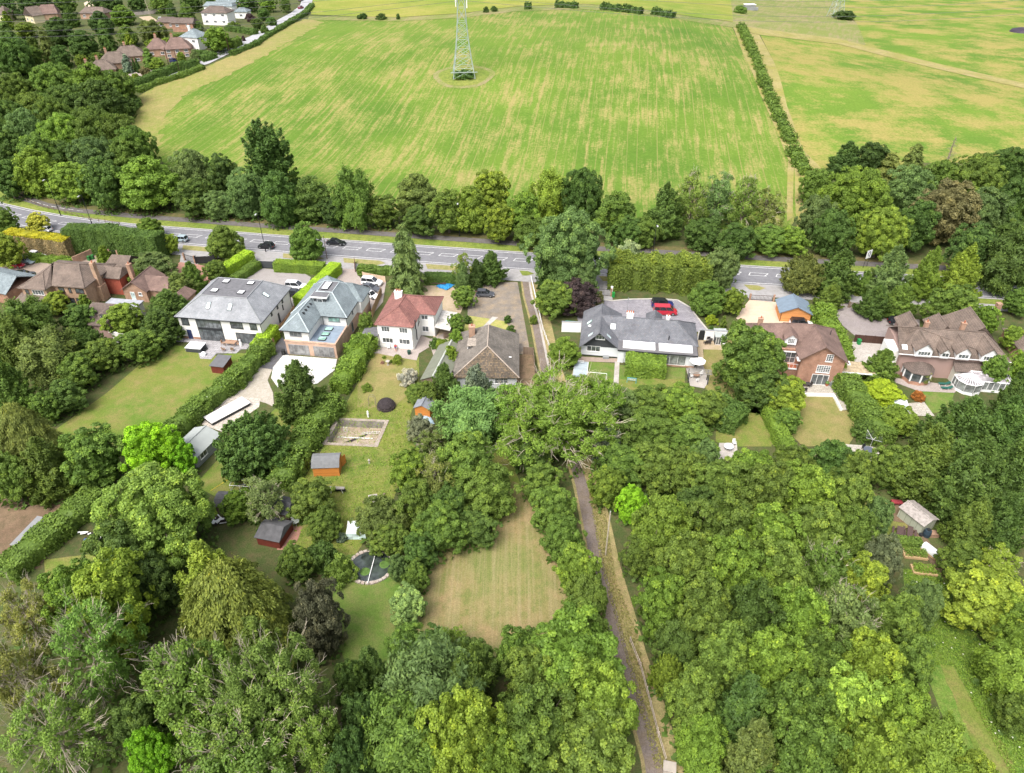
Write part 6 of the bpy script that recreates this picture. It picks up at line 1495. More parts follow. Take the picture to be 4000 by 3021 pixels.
MB().box(.1, 6.1, 1.2, 4.8, 2.35, 2.5).build('lean_to_roof', plain('lichen_sheet', (.36, .29, .19), .9, .4, 2), H_F); MB().box(.1, 6.2, 1.1, 1.19, 2.25, 2.5).build('fascia', UPVC, H_F)
# G: house with four dormers and a glazed conservatory
H_G = empty('four_dormer_house', (71.8, 103.3, 0), R8, 'brown tiled house with four white gabled dormers and white framed conservatory', 'house')
PK = render_wall('pinkish_render', (.36, .25, .22))
walls(H_G, PK, [(-2.3, 15.0, 2.6, 11.4, 0, 4.9), (9.2, 15.0, 11.4, 16.2, 0, 5.0), (0, 3.0, 11.4, 14.6, 0, 5), (5.2, 8.2, 11.4, 14.6, 0, 5)])
walls(H_G, WHITE, [(-4.0, -2.3, 3.5, 7.6, 0, 4.4)], 'white_side_wall')
rG = [[(-3.0, 2.0, 4.9), (15.6, 2.0, 4.9), (12.1, 7.0, 7.6), (.9, 7.0, 7.6), (-.6, 7.2, 6.0)], [(-3.0, 2.0, 4.9), (-.6, 7.2, 6.0), (.9, 7.0, 7.6), (-2.2, 8.0, 7.0)], [(15.6, 2.0, 4.9), (15.6, 12.0, 4.9), (12.1, 7.0, 7.6)], [(-2.6, 12.0, 4.9), (15.6, 12.0, 4.9), (12.1, 7.0, 7.6), (.9, 7.0, 7.6), (-2.2, 8.0, 7.0)]]
roof(H_G, rG, T_BRN, ridge=[[(.9, 7.0, 7.6), (12.1, 7.0, 7.6)], [(15.6, 2.0, 4.9), (12.1, 7.0, 7.6)], [(-2.2, 8.0, 7.0), (.9, 7.0, 7.6)]])
for a, b in ((-.4, 3.4), (4.8, 8.6)):
    f, r = hip(a, b, 9.0, 15.0, 5.0, 7.1, ((a + b) / 2, 9.0), ((a + b) / 2, 14.0)); roof(H_G, f, T_BRN, 'rear_gable_roof', ridge=r[:1])
f, r = hip(8.8, 15.6, 8.0, 16.8, 5.0, 8.1, (12.4, 8.0), (12.4, 15.5)); roof(H_G, f, T_BRN, 'rear_wing_roof', ridge=r[:1])
for i, (a, b) in enumerate(((-.5, 2.4), (3.7, 5.3), (6.3, 8.7), (10.4, 13.1))):
    d = empty('dormer', (0, 0, 0)); d.parent = H_G; c = (a + b) / 2; yb = 5.6; w = b - a; zt = 6.1 if w > 2 else 5.9; zr = zt + .42 * w + .25
    wd = plain('white_dormer_board', (.78, .78, .78))
    walls(d, wd, [(a + .1, b - .1, 1.75, yb, 4.7, zt)], 'dormer_wall'); gable(d, 'F', a + .1, b - .1, 1.745, zt, zr - .15, c, wd, 'dormer_gable')
    roof(d, [[(a - .2, 1.45, zt - .15), (c, 1.45, zr), (c, yb + .6, zr), (a - .2, yb - 1.4, zt - .15)], [(b + .2, 1.45, zt - .15), (c, 1.45, zr), (c, yb + .6, zr), (b + .2, yb - 1.4, zt - .15)]], T_BRN, 'dormer_roof', .12, [[(c, 1.45, zr), (c, yb + .6, zr)]], UPVC if False else None)
    win(d, (c, 1.75, 5.45), 'F', w * .72, .85, 4 if w > 2.6 else (2 if w < 2 else 3), 1)
skylight(H_G, (-1.9, 3.3, 5.5), (0, -2.7, 5), .9, 1.0, frame=UPVC)
chimney(H_G, 2.6, 8.2, 6.8, 8.3, .7, .6, BR_B, 1); chimney(H_G, 8.9, 8.4, 6.9, 8.5, .75, .6, BR_B, 1)
MB().box(-3.1, 15.7, 1.9, 2.0, 4.75, 4.88).build('gutter', UPVC, H_G)
b = empty('bay_room', (0, 0, 0)); b.parent = H_G
oc = [(-1.3, 1.3), (-.6, -.2), (1.0, -.6), (2.6, -.2), (3.3, 1.3), (3.2, 2.6), (-1.2, 2.6)]
MB().prism(oc, 0, .7).build('bay_base', BR_R, b); MB().prism([(p[0] * .98 + .02, p[1] * .98 + .05) for p in oc], .7, 2.45).build('bay_glazing', GLASS, b)
bp = MB(); [bp.box(p[0] - .1, p[0] + .1, p[1] - .1, p[1] + .1, .68, 2.45) for p in oc]; bp.prism([(p[0] * 1.04 - .03, p[1] * 1.06 - .05) for p in oc], 2.4, 2.52); bp.build('bay_posts', UPVC, b)
ap = (1.0, 1.4, 4.0); oe = [(p[0] * 1.14 - .1, p[1] * 1.2 - .15, 2.52) for p in oc]
roof(b, [[oe[i], oe[(i + 1) % 7], ap] for i in range(7)], T_BRD, 'bay_roof', .08)
walls(H_G, render_wall('cream_render', (.62, .60, .52)), [(7.0, 15.6, 1.0, 2.6, 0, 2.9)], 'ground_floor_wall'); roof(H_G, [[(6.6, .6, 3.0), (15.9, .6, 3.0), (15.9, 3.0, 4.1), (6.6, 3.0, 4.1)]], T_BRD, 'lower_roof')
cv = empty('conservatory', (0, 0, 0)); cv.parent = H_G
cp = [(6.9, .8), (7.0, -.9), (7.9, -2.0), (9.3, -2.4), (10.7, -1.8), (11.2, -.8), (15.8, -.8), (15.8, .8)]
MB().prism(cp, 0, .5).build('conservatory_base', UPVC, cv); MB().prism([(p[0] * .99 + .09, p[1] * .97) for p in cp], .5, 2.1).build('conservatory_glazing', glass('conservatory_glass', (.17, .18, .18), .08), cv)
fb = MB(); gl = MB(); ctr = (9.2, .1, 3.15)
for i in range(len(cp) - 1):
    p, q = cp[i], cp[i + 1]; fb.tube([(*p, 2.15), (*q, 2.15)], .08, 4); n = max(1, int(math.dist(p, q) / .85))
    for k in range(n + 1): x, y = p[0] + (q[0] - p[0]) * k / n, p[1] + (q[1] - p[1]) * k / n; fb.tube([(x, y, .3), (x, y, 2.15)], .055, 4)
    if i < 5:
        for k in range(3): x, y = p[0] + (q[0] - p[0]) * k / 3, p[1] + (q[1] - p[1]) * k / 3; fb.tube([(x, y, 2.17), ctr], .04, 4)
        gl.face([(*p, 2.15), (*q, 2.15), ctr], (0, 0, 1))
gl.face([(6.9, .8, 2.15), ctr, (9.2, .8, 3.15)], (0, 0, 1)); gl.face([(11.2, -.8, 2.15), (15.8, -.8, 2.15), (15.2, .8, 3.15), (9.2, .8, 3.15), ctr], (0, 0, 1))
for k in range(7): x = 11.2 + k * .77; fb.tube([(x, -.8, 2.17), (max(9.4, x - .3), .8, 3.16)], .04, 4)
fb.tube([(9.2, .1, 3.17), (9.2, .8, 3.17), (15.3, .8, 3.17)], .07, 4); fb.build('white_frame', UPVC, cv); gl.build('roof_glazing', glass('grey_roof_glass', (.26, .24, .25), .15), cv)
# left group: H1 brown brick, H2 small brick, H3 dormer bungalow, H0 grey roof
H1 = empty('brown_brick_house', (-88.6, 130.1, 0), R8, 'large orange brick house with brown tiled hipped roof and tall side chimney', 'house')
walls(H1, BR_O, [(-12.8, .0, .4, 10.5, 0, 4.95), (-12.8, -7.2, -1.6, .4, 0, 4.95)])
r_ = [[(-13.3, -2.1, 5.0), (-6.9, -2.1, 5.0), (-9.6, 1.9, 6.8)], [(-6.9, -2.1, 5.0), (-6.9, -.1, 5.0), (-9.2, 4.4, 7.4), (-9.6, 1.9, 6.8)], [(-6.9, -.1, 5.0), (.5, -.1, 5.0), (-3.4, 5.2, 7.5), (-9.2, 5.2, 7.5)], [(-13.3, -2.1, 5.0), (-9.6, 1.9, 6.8), (-9.2, 5.2, 7.5), (-13.3, 11, 5.0)], [(.5, -.1, 5.0), (.5, 11, 5.0), (-3.4, 5.2, 7.5)], [(-13.3, 11, 5.0), (.5, 11, 5.0), (-3.4, 5.2, 7.5), (-9.2, 5.2, 7.5)]]
roof(H1, r_, T_BRN, ridge=[[(-13.3, -2.1, 5.0), (-9.6, 1.9, 6.8), (-9.2, 5.2, 7.5), (-3.4, 5.2, 7.5), (.5, -.1, 5.0)], [(-6.9, -2.1, 5.0), (-9.6, 1.9, 6.8)], [(-3.4, 5.2, 7.5), (.5, 11, 5)]])
MB().box(.0, 1.1, 3.4, 5.4, 0, 3.4).box(.1, .9, 3.9, 4.9, 3.4, 8.6).build('chimney', BR_O, H1)
MB().lathe((.5, 4.4, 8.6), [(.15, 0), (.12, .4)], 8).build('chimney_pot', TERRA, H1)
for x, w in ((-5.4, 1.3), (-3.5, .6), (-1.3, 1.9)): win(H1, (x, .4, 3.9), 'F', w, 1.1, 2 if w > 1 else 1, 1, BROWNF)
win(H1, (-4.4, .4, 1.4), 'F', 2.2, 1.3, 2, 1, BROWNF); win(H1, (-1.6, .4, 1.6), 'F', 2.6, 1.1, 4, 1, BROWNF)
win(H1, (-9.2, -1.6, 4.0), 'F', 2.6, 1.1, 4, 1); win(H1, (-11.7, -1.6, 4.0), 'F', .8, 1.0, 1, 1, BROWNF)
walls(H1, BR_O, [(-10.8, -7.0, -3.2, -1.6, 0, 2.5)], 'bay_wall'); win(H1, (-8.9, -3.2, 1.5), 'F', 2.2, 1.2, 4, 1, BROWNF); roof(H1, [[(-11.3, -3.7, 2.5), (-6.5, -3.7, 2.5), (-7.0, -1.6, 3.5), (-11.0, -1.6, 3.5)], [(-6.5, -3.7, 2.5), (-6.5, -1.6, 2.6), (-7.0, -1.6, 3.5)], [(-14.2, -3.0, 2.5), (-11.3, -3.7, 2.5), (-11.0, -1.6, 3.5), (-13.5, -1.2, 3.5)]], T_BRN, 'bay_roof')
walls(H1, plain('red_hung_tiles', (.34, .085, .055), .8, .15, 4), [(.02, 3.6, 6.6, 10.4, 0, 4.0)], 'annex_wall'); roof(H1, [[(-.3, 6.2, 4.1), (4.0, 6.2, 4.1), (3.6, 8.6, 5.6), (-.5, 8.6, 5.6)], [(-.3, 11, 4.1), (4.0, 11, 4.1), (3.6, 8.6, 5.6), (-.5, 8.6, 5.6)], [(4.0, 6.2, 4.1), (4.0, 11, 4.1), (3.6, 8.6, 5.6)]], T_BRN, 'annex_roof')
gr = empty('detached_garage', (-91.6, 145.2, 0), R8, 'low brick garage with brown tiled gable roof beside green bins', 'garage')
walls(gr, BR_O, [(0, 5.0, 0, 4.6, 0, 2.6)]); roof(gr, hip(-.3, 5.3, -.3, 4.9, 2.6, 4.2, (.6, 2.3), (5.3, 2.3))[0], T_BRN)
cs = empty('white_conservatory', (-100.4, 123.2, 0), R8, 'white roofed conservatory on the side of the large brown brick house', 'conservatory')
co_ = [(0, 4.4), (-.6, 1.6), (.4, .3), (2.2, -.3), (4.2, .4), (4.6, 3.6)]
MB().prism(co_, 0, .6).build('base_wall', UPVC, cs); MB().prism([(p[0] * .97 + .06, p[1] * .97 + .06) for p in co_], .6, 2.1).build('glazing', GLASS, cs)
q = MB(); q.prism([(p[0] * 1.03, p[1] * 1.03) for p in co_], 2.05, 2.2)
for p, r__ in zip(co_, co_[1:] + co_[:1]):
    for k in range(3): q.tube([(p[0] + (r__[0] - p[0]) * k / 3, p[1] + (r__[1] - p[1]) * k / 3, .5), (p[0] + (r__[0] - p[0]) * k / 3, p[1] + (r__[1] - p[1]) * k / 3, 2.1)], .06, 4)
q.build('frame', UPVC, cs)
roof(cs, [[(co_[i][0] * 1.05, co_[i][1] * 1.05, 2.2), (co_[(i + 1) % 6][0] * 1.05, co_[(i + 1) % 6][1] * 1.05, 2.2), (2.1, 2.6, 3.3)] for i in range(6)], plain('white_polycarbonate', (.80, .80, .79), .4, .04), 'roof', .04)
H2 = empty('small_brick_house', (-82.7, 133.6, 0), R8, 'small brown brick gabled house with tall chimney beside the conifer screen', 'house')
walls(H2, BR_B, [(.1, 5.4, 0, 7.0, 0, 2.9), (5.4, 9.6, 1.0, 6.5, 0, 2.6)]); gable(H2, 'F', .1, 5.4, -.01, 2.9, 4.7, 2.9, BR_B)
roof(H2, [[(-.3, -.4, 2.7), (2.9, -.4, 4.85), (2.9, 7.2, 4.85), (-.3, 7.4, 2.7)], [(5.8, -.4, 2.7), (2.9, -.4, 4.85), (2.9, 7.2, 4.85), (5.8, 7.4, 2.7)]], T_PLUM, ridge=[[(2.9, -.4, 4.85), (2.9, 7.2, 4.85)]])
roof(H2, hip(3.5, 10.0, .6, 6.9, 2.6, 4.5, (3.6, 3.7), (9.0, 3.7))[0], T_PLUM, 'cross_roof'); chimney(H2, -.2, 4.6, 0, 6.4, .8, .9, BR_B, 1)
win(H2, (2.1, 0, 1.2), 'F', 1.0, 2.1, 1, 1, UPVC, 'glazed_door', sill=False, gl=PALEG); win(H2, (3.9, 0, 1.9), 'F', .8, .8, 1, 2)
H2b = empty('brick_outbuilding', (-68.0, 127.0, 0), R8, 'brick outbuilding with small white window left of the long white house', 'outbuilding')
walls(H2b, BR_B, [(-3.2, 0, 0, 6, 0, 2.6)]); roof(H2b, hip(-3.5, .3, -.3, 6.3, 2.6, 4.0, (-1.6, .4), (-1.6, 5.6))[0], T_PLUM); win(H2b, (-1.3, 0, 1.7), 'F', .9, 1.0, 2, 2)
H3 = empty('dormer_bungalow', (-84.9, 119.5, 0), R8, 'small brown roofed bungalow with one white dormer and grey flat roofed part behind', 'house')
walls(H3, PK, [(0, 7.4, 0, 4.4, 0, 3.0)]); walls(H3, render_wall('cream_render', (.62, .60, .52)), [(1.0, 7.8, 4.4, 9.4, 0, 3.0)], 'rear_wall')
roof(H3, [[(-.4, -.4, 2.9), (7.8, -.4, 2.9), (6.8, 4.4, 5.2), (.8, 4.4, 5.2)], [(-.4, -.4, 2.9), (.8, 4.4, 5.2), (-.4, 4.8, 3.2)], [(7.8, -.4, 2.9), (7.8, 4.8, 3.2), (6.8, 4.4, 5.2)], [(-.4, 4.8, 3.2), (7.8, 4.8, 3.2), (6.8, 4.4, 5.2), (.8, 4.4, 5.2)]], T_BRD)
MB().box(.8, 8.0, 4.8, 9.7, 3.0, 3.2).build('flat_roof', plain('pale_grey_felt', (.30, .31, .34), .8, .15), H3); skylight(H3, (3.0, 6.6, 3.22), (0, 0, 1), 1.5, .9, frame=BLACKF)
d = empty('dormer', (0, 0, 0)); d.parent = H3; walls(d, BLACKF, [(4.3, 5.9, 1.0, 3.2, 3.4, 4.7)], 'dormer_wall'); win(d, (5.1, 1.0, 4.1), 'F', 1.2, 1.0, 2, 1); roof(d, [[(4.0, .7, 4.6), (5.1, .7, 5.0), (5.1, 4.2, 5.1), (4.0, 3.4, 4.6)], [(6.2, .7, 4.6), (5.1, .7, 5.0), (5.1, 4.2, 5.1), (6.2, 3.4, 4.6)]], T_BRD, 'dormer_roof', .08)
skylight(H3, (2.2, 1.7, 3.95), (0, -2.3, 4.8), .7, .9); win(H3, (6.6, 0, 1.9), 'F', 1.4, 1.1, 2, 1)
H0 = empty('grey_roofed_house', (-108.9, 134.8, 0), math.radians(-20), 'blue grey roofed house cut by the left edge of the photo', 'house')
walls(H0, BR_R, [(-9, 3.6, -2.0, 6.5, 0, 2.8)]); roof(H0, [[(-9.5, -2.4, 2.8), (4.0, -2.4, 2.8), (3.6, 1.6, 5.0), (-9.5, 1.6, 5.0)], [(-9.5, 6.5, 2.8), (4.0, 6.5, 2.8), (3.6, 1.6, 5.0), (-9.5, 1.6, 5.0)]], SLATE_M, ridge=[[(-9.5, 1.6, 5), (3.6, 1.6, 5)]])
roof(H0, [[(-4, -5.5, 2.6), (-1.0, -5.5, 2.6), (-1.0, -2.4, 2.9), (-4, -2.4, 2.9)]], plain('white_polycarbonate', (.8, .8, .79)), 'lean_to_roof'); walls(H0, BR_R, [(-4, -1.2, -5.3, -2.2, 0, 2.5)], 'lean_to_wall')
# timber garage
GA = empty('timber_garage', (54.6, 125.0, 0), R8, 'orange timber clad garage with blue grey gable roof on the beige drive', 'garage')
walls(GA, CEDAR, [(0, 5.9, 0, 5.0, 0, 2.3)]); gable(GA, 'F', 0, 5.9, -.01, 2.3, 3.6, 2.9, CEDAR); roof(GA, [[(-.4, -.4, 2.2), (2.9, -.4, 3.75), (2.9, 5.3, 3.75), (-.4, 5.3, 2.2)], [(6.2, -.4, 2.2), (2.9, -.4, 3.75), (2.9, 5.3, 3.75), (6.2, 5.3, 2.2)]], plain('blue_grey_sheet', (.155, .20, .25), .6, .12), ridge=[[(2.9, -.4, 3.75), (2.9, 5.3, 3.75)]])
pipe(GA, [(.1, -.08, 2.2), (.1, -.08, .1)], BROWNF)
# roof at the right edge
HR = empty('right_edge_house', t8(2110, 1400, 2.6), R8, 'low brown tiled roof cut by the right edge of the photo', 'house'); HR.location.z = 0
walls(HR, BR_B, [(.3, 9, -3, 5, 0, 2.5)]); roof(HR, hip(0, 10, -3.4, 5.4, 2.5, 4.8, (2.6, 1), (8, 1))[0], T_BRN)

# village houses on the slope (tile pixels; front left ground corner)
def cottage(px, py, w, dp, e, rz_, wall, rf, label, ang, name='village_house', ch=(), ax='x', wins=3, wy=(1.4,), hipd=1.6, cm=None):
    p = t1(px, py); H = empty(name, p, math.radians(ang), label, 'house')
    walls(H, wall, [(0, w, 0, dp, -2.5, e)])
    if ax == 'x': f, r = hip(-.4, w + .4, -.4, dp + .4, e, rz_, (hipd, dp / 2), (w - hipd, dp / 2))
    else: f, r = hip(-.4, w + .4, -.4, dp + .4, e, rz_, (w / 2, hipd), (w / 2, dp - hipd))
    roof(H, f, rf, ridge=r[:1])
    if hipd < 0 and ax == 'y': gable(H, 'F', 0, w, -.01, e, rz_ - .25, w / 2, wall)
    for i in range(wins):
        for z in wy: win(H, (w * (i + .5) / wins, 0, z), 'F', min(1.4, w / wins * .5), 1.0, 2, 1)
    for cx, cy in ch: chimney(H, cx, cy, e, rz_ + 1.2, .9, .7, cm or BR_B, 2)
    return H
cottage(230, 190, 8, 9, 3.2, 6.6, render_wall('yellow_render', (.62, .55, .36)), T_BRN, 'cream gabled house with steep brown roof in the upper left village', -35, ax='y', hipd=-.4, wins=2, wy=(1.3, 3.6))
cottage(330, 195, 9, 8, 3.4, 6.8, BR_O, T_PLUM, 'orange brick house with dull red roof next to the cream gabled house', 20, wins=2, hipd=.8)
cottage(700, 165, 12, 7, 2.6, 4.8, BR_B, T_BRN, 'long low brown roofed bungalow by the pale village yard', -5, wins=3)
cottage(-10, 190, 4, 8, 3.4, 6.2, render_wall('yellow_render', (.62,) * 3), T_BRN, 'cream house corner at the left edge of the village', 0, wins=1)
cottage(1490, 275, 9.5, 6, 3.6, 5.2, BR_R, T_BRD, 'red brick house with dark brown roof above the slate roofed cottage', -3, wins=2, wy=(2.6,), hipd=.0)
cottage(1350, 245, 9, 7, 2.6, 4.2, BR_B, T_BRD, 'low brown roofed wing left of the red brick house', -3, wins=2)
cottage(1750, 215, 12.4, 7.5, 5.2, 7.4, WHITE, T_BRD, 'white village house with brown roof and rows of small windows', -8, wins=3, wy=(1.5, 4.2), hipd=2.8)
cottage(1770, 150, 14, 6, 5.0, 6.4, WHITE, SLATE_M, 'white wing with grey slate roof behind the white village house', -5, wins=1, hipd=.6)
cottage(2025, 160, 6, 5, 3.0, 4.4, WHITE, SLATE_M, 'small white annex with grey roof right of the white village house', -5, wins=1)
cottage(1870, 75, 17, 9, 3.0, 8.0, BR_R, SLATE_M, 'big slate roofed barn house with tall red chimney at the top of the village', -2, ch=((8.5, 1.0),), wins=4, hipd=.6, cm=BR_R)
cottage(1575, 430, 8.2, 7.5, 5.0, 7.6, WHITE, SLATE_M, 'white cottage with hipped grey slate roof and white chimney on the village street', -18, ax='y', ch=((2.5, 3.5),), wins=2, wy=(3.6,), hipd=3.2, cm=WHITE)
cottage(1425, 510, 10, 9, 3.6, 7.0, BR_B, T_PLUM, 'brown roofed village house with white dormer left of the slate cottage', 15, ch=((3.5, 5.0),), wins=3, wy=(1.2, 2.8), hipd=3.0)
cottage(1270, 495, 8, 9, 3.0, 6.2, BR_B, T_PLUM, 'brown hipped village bungalow right of the blue spruce', 12, ch=((3.5, 6.0),), wins=2, hipd=3.0)
cottage(1000, 560, 11, 8, 2.8, 6.0, BR_B, T_BRN, 'brown hipped village bungalow behind the blue spruce', 22, ch=((4.5, 4.5),), wins=2, hipd=3.0)
cottage(880, 620, 11, 8, 2.8, 6.2, BR_B, T_BRN, 'brown hipped village bungalow left of the blue spruce', 25, ch=((3.0, 5.0),), wins=2, hipd=3.4)
cottage(790, 680, 9, 7, 2.8, 5.8, BR_B, T_BRN, 'village bungalow with white topped chimney at the wood edge', 25, ch=((3.5, 4.5),), wins=2, hipd=3.0)
cottage(700, 690, 6, 6, 2.8, 5.4, BR_B, T_PLUM, 'lowest village bungalow half hidden by the wood', 20, ch=((3, 3),), wins=1, hipd=2.4)
drape('village_yard', [t1(*p) for p in ((720, 30), (760, 10), (890, 8), (850, 75), (740, 80))], M_BEIGE, .15)
drape('village_yard', [t1(*p) for p in ((1190, 150), (1290, 140), (1370, 190), (1500, 210), (1520, 240), (1340, 210), (1230, 175))], M_SAND, .15)
drape('village_pavement', [t1(*p) for p in ((1090, 640), (1190, 690), (1310, 640), (1420, 600), (1540, 560), (1700, 540), (1900, 500), (1930, 480), (1740, 500), (1300, 600))], M_PINK, .14)

# ---------------------------------------------------------------- vehicles
PAINT = objcol_mat('car_paint', .28, .6, .6); CARG = glass('car_glass', (.02, .023, .028), .05)
TYRE = plain('tyre_rubber', (.02, .02, .02), .85, .1); RIM = plain('wheel_rim', (.32, .33, .34), .35, .1, 3, .5, .6)
LAMPG = plain('headlamp_glass', (.65, .68, .7), .15, .05, 3, .8); TAILG = plain('tail_lamp_red', (.35, .02, .02), .25, .1, 3, .6)
def car_meshes(L, W, Hh, kind):
    """stations along x: (x, half width, sill z, belt z)"""
    b = MB(); hl = L / 2; belt = Hh * .60; S = []
    hood = {'hatch': .78, 'suv': .86, 'sedan': .76, 'van': .84}[kind]; tail = {'hatch': .92, 'suv': 1.0, 'sedan': .86, 'van': 1.0}[kind]
    for fx, fw, lo, hi in ((-1, .78, .42, .62 * tail), (-.965, .92, .30, .90 * tail), (-.80, 1, .20, tail), (-.4, 1, .19, 1.0), (.15, 1, .19, 1.0), (.42, 1, .19, .97), (.62, .98, .20, hood + .04), (.86, .93, .22, hood - .06), (.96, .84, .28, hood - .18), (1, .68, .40, hood - .34)):
        S.append((fx * hl, fw * W / 2, lo, hi * belt))
    rings = []
    for x, w, lo, hi in S:
        i = len(b.v); m = lo + (hi - lo) * .55
        b.v += [Vector(p) for p in ((x, -w * .9, lo), (x, -w, lo + .12), (x, -w, m), (x, -w * .93, hi - .03), (x, -w * .80, hi), (x, w * .80, hi), (x, w * .93, hi - .03), (x, w, m), (x, w, lo + .12), (x, w * .9, lo))]
        rings.append(i)
    for a, c in zip(rings, rings[1:]):
        for k in range(10): b.f.append((a + k, a + (k + 1) % 10, c + (k + 1) % 10, c + k))
    b.f.append(tuple(rings[0] + k for k in range(10))[::-1]); b.f.append(tuple(rings[-1] + k for k in range(10)))
    body = mesh_of(b, 'body', PAINT)
    c0, c1, r0, r1 = {'hatch': (-.90, .46, -.74, .10), 'suv': (-.95, .48, -.86, .14), 'sedan': (-.74, .42, -.42, .06), 'van': (-.97, .66, -.93, .36)}[kind]
    g = MB(); z0 = belt - .04; z1 = Hh - .05; w0 = W / 2 * .88; w1 = W / 2 * (.80 if kind == 'van' else .70)
    P = [(c0 * hl, -w0, z0), (c1 * hl, -w0, z0), (c1 * hl, w0, z0), (c0 * hl, w0, z0)]; Q = [(r0 * hl, -w1, z1), (r1 * hl, -w1, z1), (r1 * hl, w1, z1), (r0 * hl, w1, z1)]
    for i in range(4): g.face([P[i], P[(i + 1) % 4], Q[(i + 1) % 4], Q[i]])
    g.face(Q); gm_ = mesh_of(g, 'windows', CARG)
    r = MB(); r.prism([(r0 * hl - .05, -w1 - .02), (r1 * hl - .02, -w1 - .02), (r1 * hl - .02, w1 + .02), (r0 * hl - .05, w1 + .02)], z1 - .01, z1 + .05, bottom=True)
    for s in (-1, 1):
        for t in (0, .42, 1) if kind != 'van' else (0, .3, .66, 1):
            a = Vector((P[0][0] * (1 - t) + P[1][0] * t, s * w0, z0)); c = Vector((Q[0][0] * (1 - t) + Q[1][0] * t, s * w1, z1)); r.tube([a, c], .035, 4)
    rm = mesh_of(r, 'roof', PAINT)
    w = MB(); R = .33 if kind in ('hatch', 'sedan') else .38; w.tube([(0, -.11, 0), (0, .11, 0)], R, 16); wm = mesh_of(w, 'wheel', TYRE)
    q = MB(); q.tube([(0, -.125, 0), (0, .125, 0)], R * .62, 12); qm = mesh_of(q, 'rim', RIM)
    h = MB().obox((0, 0, 0), X_, Y_, Z_, .10, .34, .13); hm = mesh_of(h, 'headlight', LAMPG)
    t = MB().obox((0, 0, 0), X_, Y_, Z_, .08, .26, .16); tm = mesh_of(t, 'tail_light', TAILG)
    return dict(body=body, windows=gm_, roof=rm, wheel=wm, rim=qm, headlight=hm, tail_light=tm, L=L, W=W, R=R, belt=belt, hood=hood, tail=tail)
CARK = {'hatch': car_meshes(4.1, 1.75, 1.48, 'hatch'), 'suv': car_meshes(4.75, 1.9, 1.75, 'suv'), 'sedan': car_meshes(4.8, 1.82, 1.44, 'sedan'), 'van': car_meshes(4.95, 1.9, 1.98, 'van'), 'mini': car_meshes(3.8, 1.7, 1.42, 'hatch')}
def put(name, me, parent, loc=(0, 0, 0), color=None):
    o = bpy.data.objects.new(name, me); COL.objects.link(o); o.parent = parent; o.location = loc
    if color: o.color = (*color, 1)
    return o
def car(p, ang, kind, col, label, group=None, roofcol=None):
    M = CARK[kind]; p = p.copy(); p.z = hz(p.x, p.y) + (.13 if hz(p.x, p.y) < .5 else .22)
    if hz(p.x, p.y) < .5: p.z = .1
    r = empty('parked_car' if group != 'road' else 'car', p, math.radians(ang), label, 'van' if kind == 'van' else 'car', None if group == 'road' else group)
    put('body', M['body'], r, color=col); put('windows', M['windows'], r); put('roof', M['roof'], r, color=roofcol or col)
    for sx in (-.62, .60):
        for s in (-1, 1):
            w = put('wheel', M['wheel'], r, (sx * M['L'] / 2, s * (M['W'] / 2 - .10), M['R'])); put('rim', M['rim'], w)
    for s in (-1, 1):
        put('headlight', M['headlight'], r, (M['L'] / 2 * .955, s * M['W'] * .33, M['belt'] * (M['hood'] - .27)))
        put('tail_light', M['tail_light'], r, (-M['L'] / 2 * .985, s * M['W'] * .33, M['belt'] * (M['tail'] * .78)))
    return r
CW, CK, CG, CS, CR, CB = (.75, .76, .78), (.012, .013, .017), (.07, .075, .09), (.32, .40, .44), (.40, .012, .03), (.012, .02, .12)
car(t6(85, 570, .7), 171, 'hatch', CK, 'black hatchback driving left on the near lane of the road', 'road')
car(t6(685, 540, .7), -8, 'sedan', CK, 'black saloon driving right on the far lane of the road', 'road')
car(t5(375, 428, .7), 172, 'hatch', CW, 'white hatchback on the road half behind the cream variegated tree', 'road')
car(t5(1545, 512, .7), 171, 'hatch', CS, 'silver car on the road emerging from behind the tall dark hedge', 'road')
car(t5(318, 655, .6), -14, 'hatch', CW, 'white parked coupe, rearmost of the cars left of the brick house', 'cars parked left')
car(t5(222, 698, .6), -18, 'sedan', CS, 'pale blue saloon parked between white and red cars', 'cars parked left')
car(t5(140, 735, .6), -14, 'mini', CR, 'small red car with white roof on the left drive', 'cars parked left', CW)
car(t5(205, 830, .6), 20, 'suv', CK, 'black estate car parked by the blue grey roof', 'cars parked left')
car(t5(280, 845, .6), 40, 'hatch', CG, 'dark grey car parked next to the black estate', 'cars parked left')
car(t5(1435, 825, .6), 28, 'hatch', CK, 'black car on the red block drive behind the conifer screen')
car(t6(345, 915, .8), -8, 'suv', CW, 'white estate with roof rails parked behind the long white house')
car(t6(345, 985, .6), -8, 'hatch', CK, 'black hatchback parked beside the slate roofed house')
car(t6(995, 880, .8), -12, 'suv', CW, 'white off road car parked by the pale boards')
car(t6(978, 935, .6), -18, 'sedan', CG, 'dark grey saloon parked behind the slate roofed house')
car(t6(985, 995, .6), -30, 'mini', CW, 'small white car tucked behind the slate roofed house')
car(t6(1968, 985, .6), -4, 'hatch', CG, 'dark grey hatchback parked on the old patched tarmac')
car(t7(1292, 1072, .7), -4, 'suv', CB, 'dark blue car with black roof on the mauve drive', None, CK)
car(t7(1318, 1128, .9), -4, 'van', CR, 'red camper van on the mauve drive')
car(t8(290, 1240, .8), -8, 'suv', CW, 'white car with dark roof hidden behind the brick house roof', None, CK)
car(t8(1122, 1222, .6), -2, 'hatch', CK, 'black hatchback parked on the tarmac beside the dormer house')
car(t1(1405, 172, .7), 5, 'suv', CW, 'white car parked in the village above the red brick house')
car(t1(1500, 525, .6), 40, 'hatch', CB, 'blue car in front of the brown roofed village house')
car(t2(385, 68, .6), 75, 'hatch', (.25, .015, .06), 'maroon car on the village road bend', 'road')
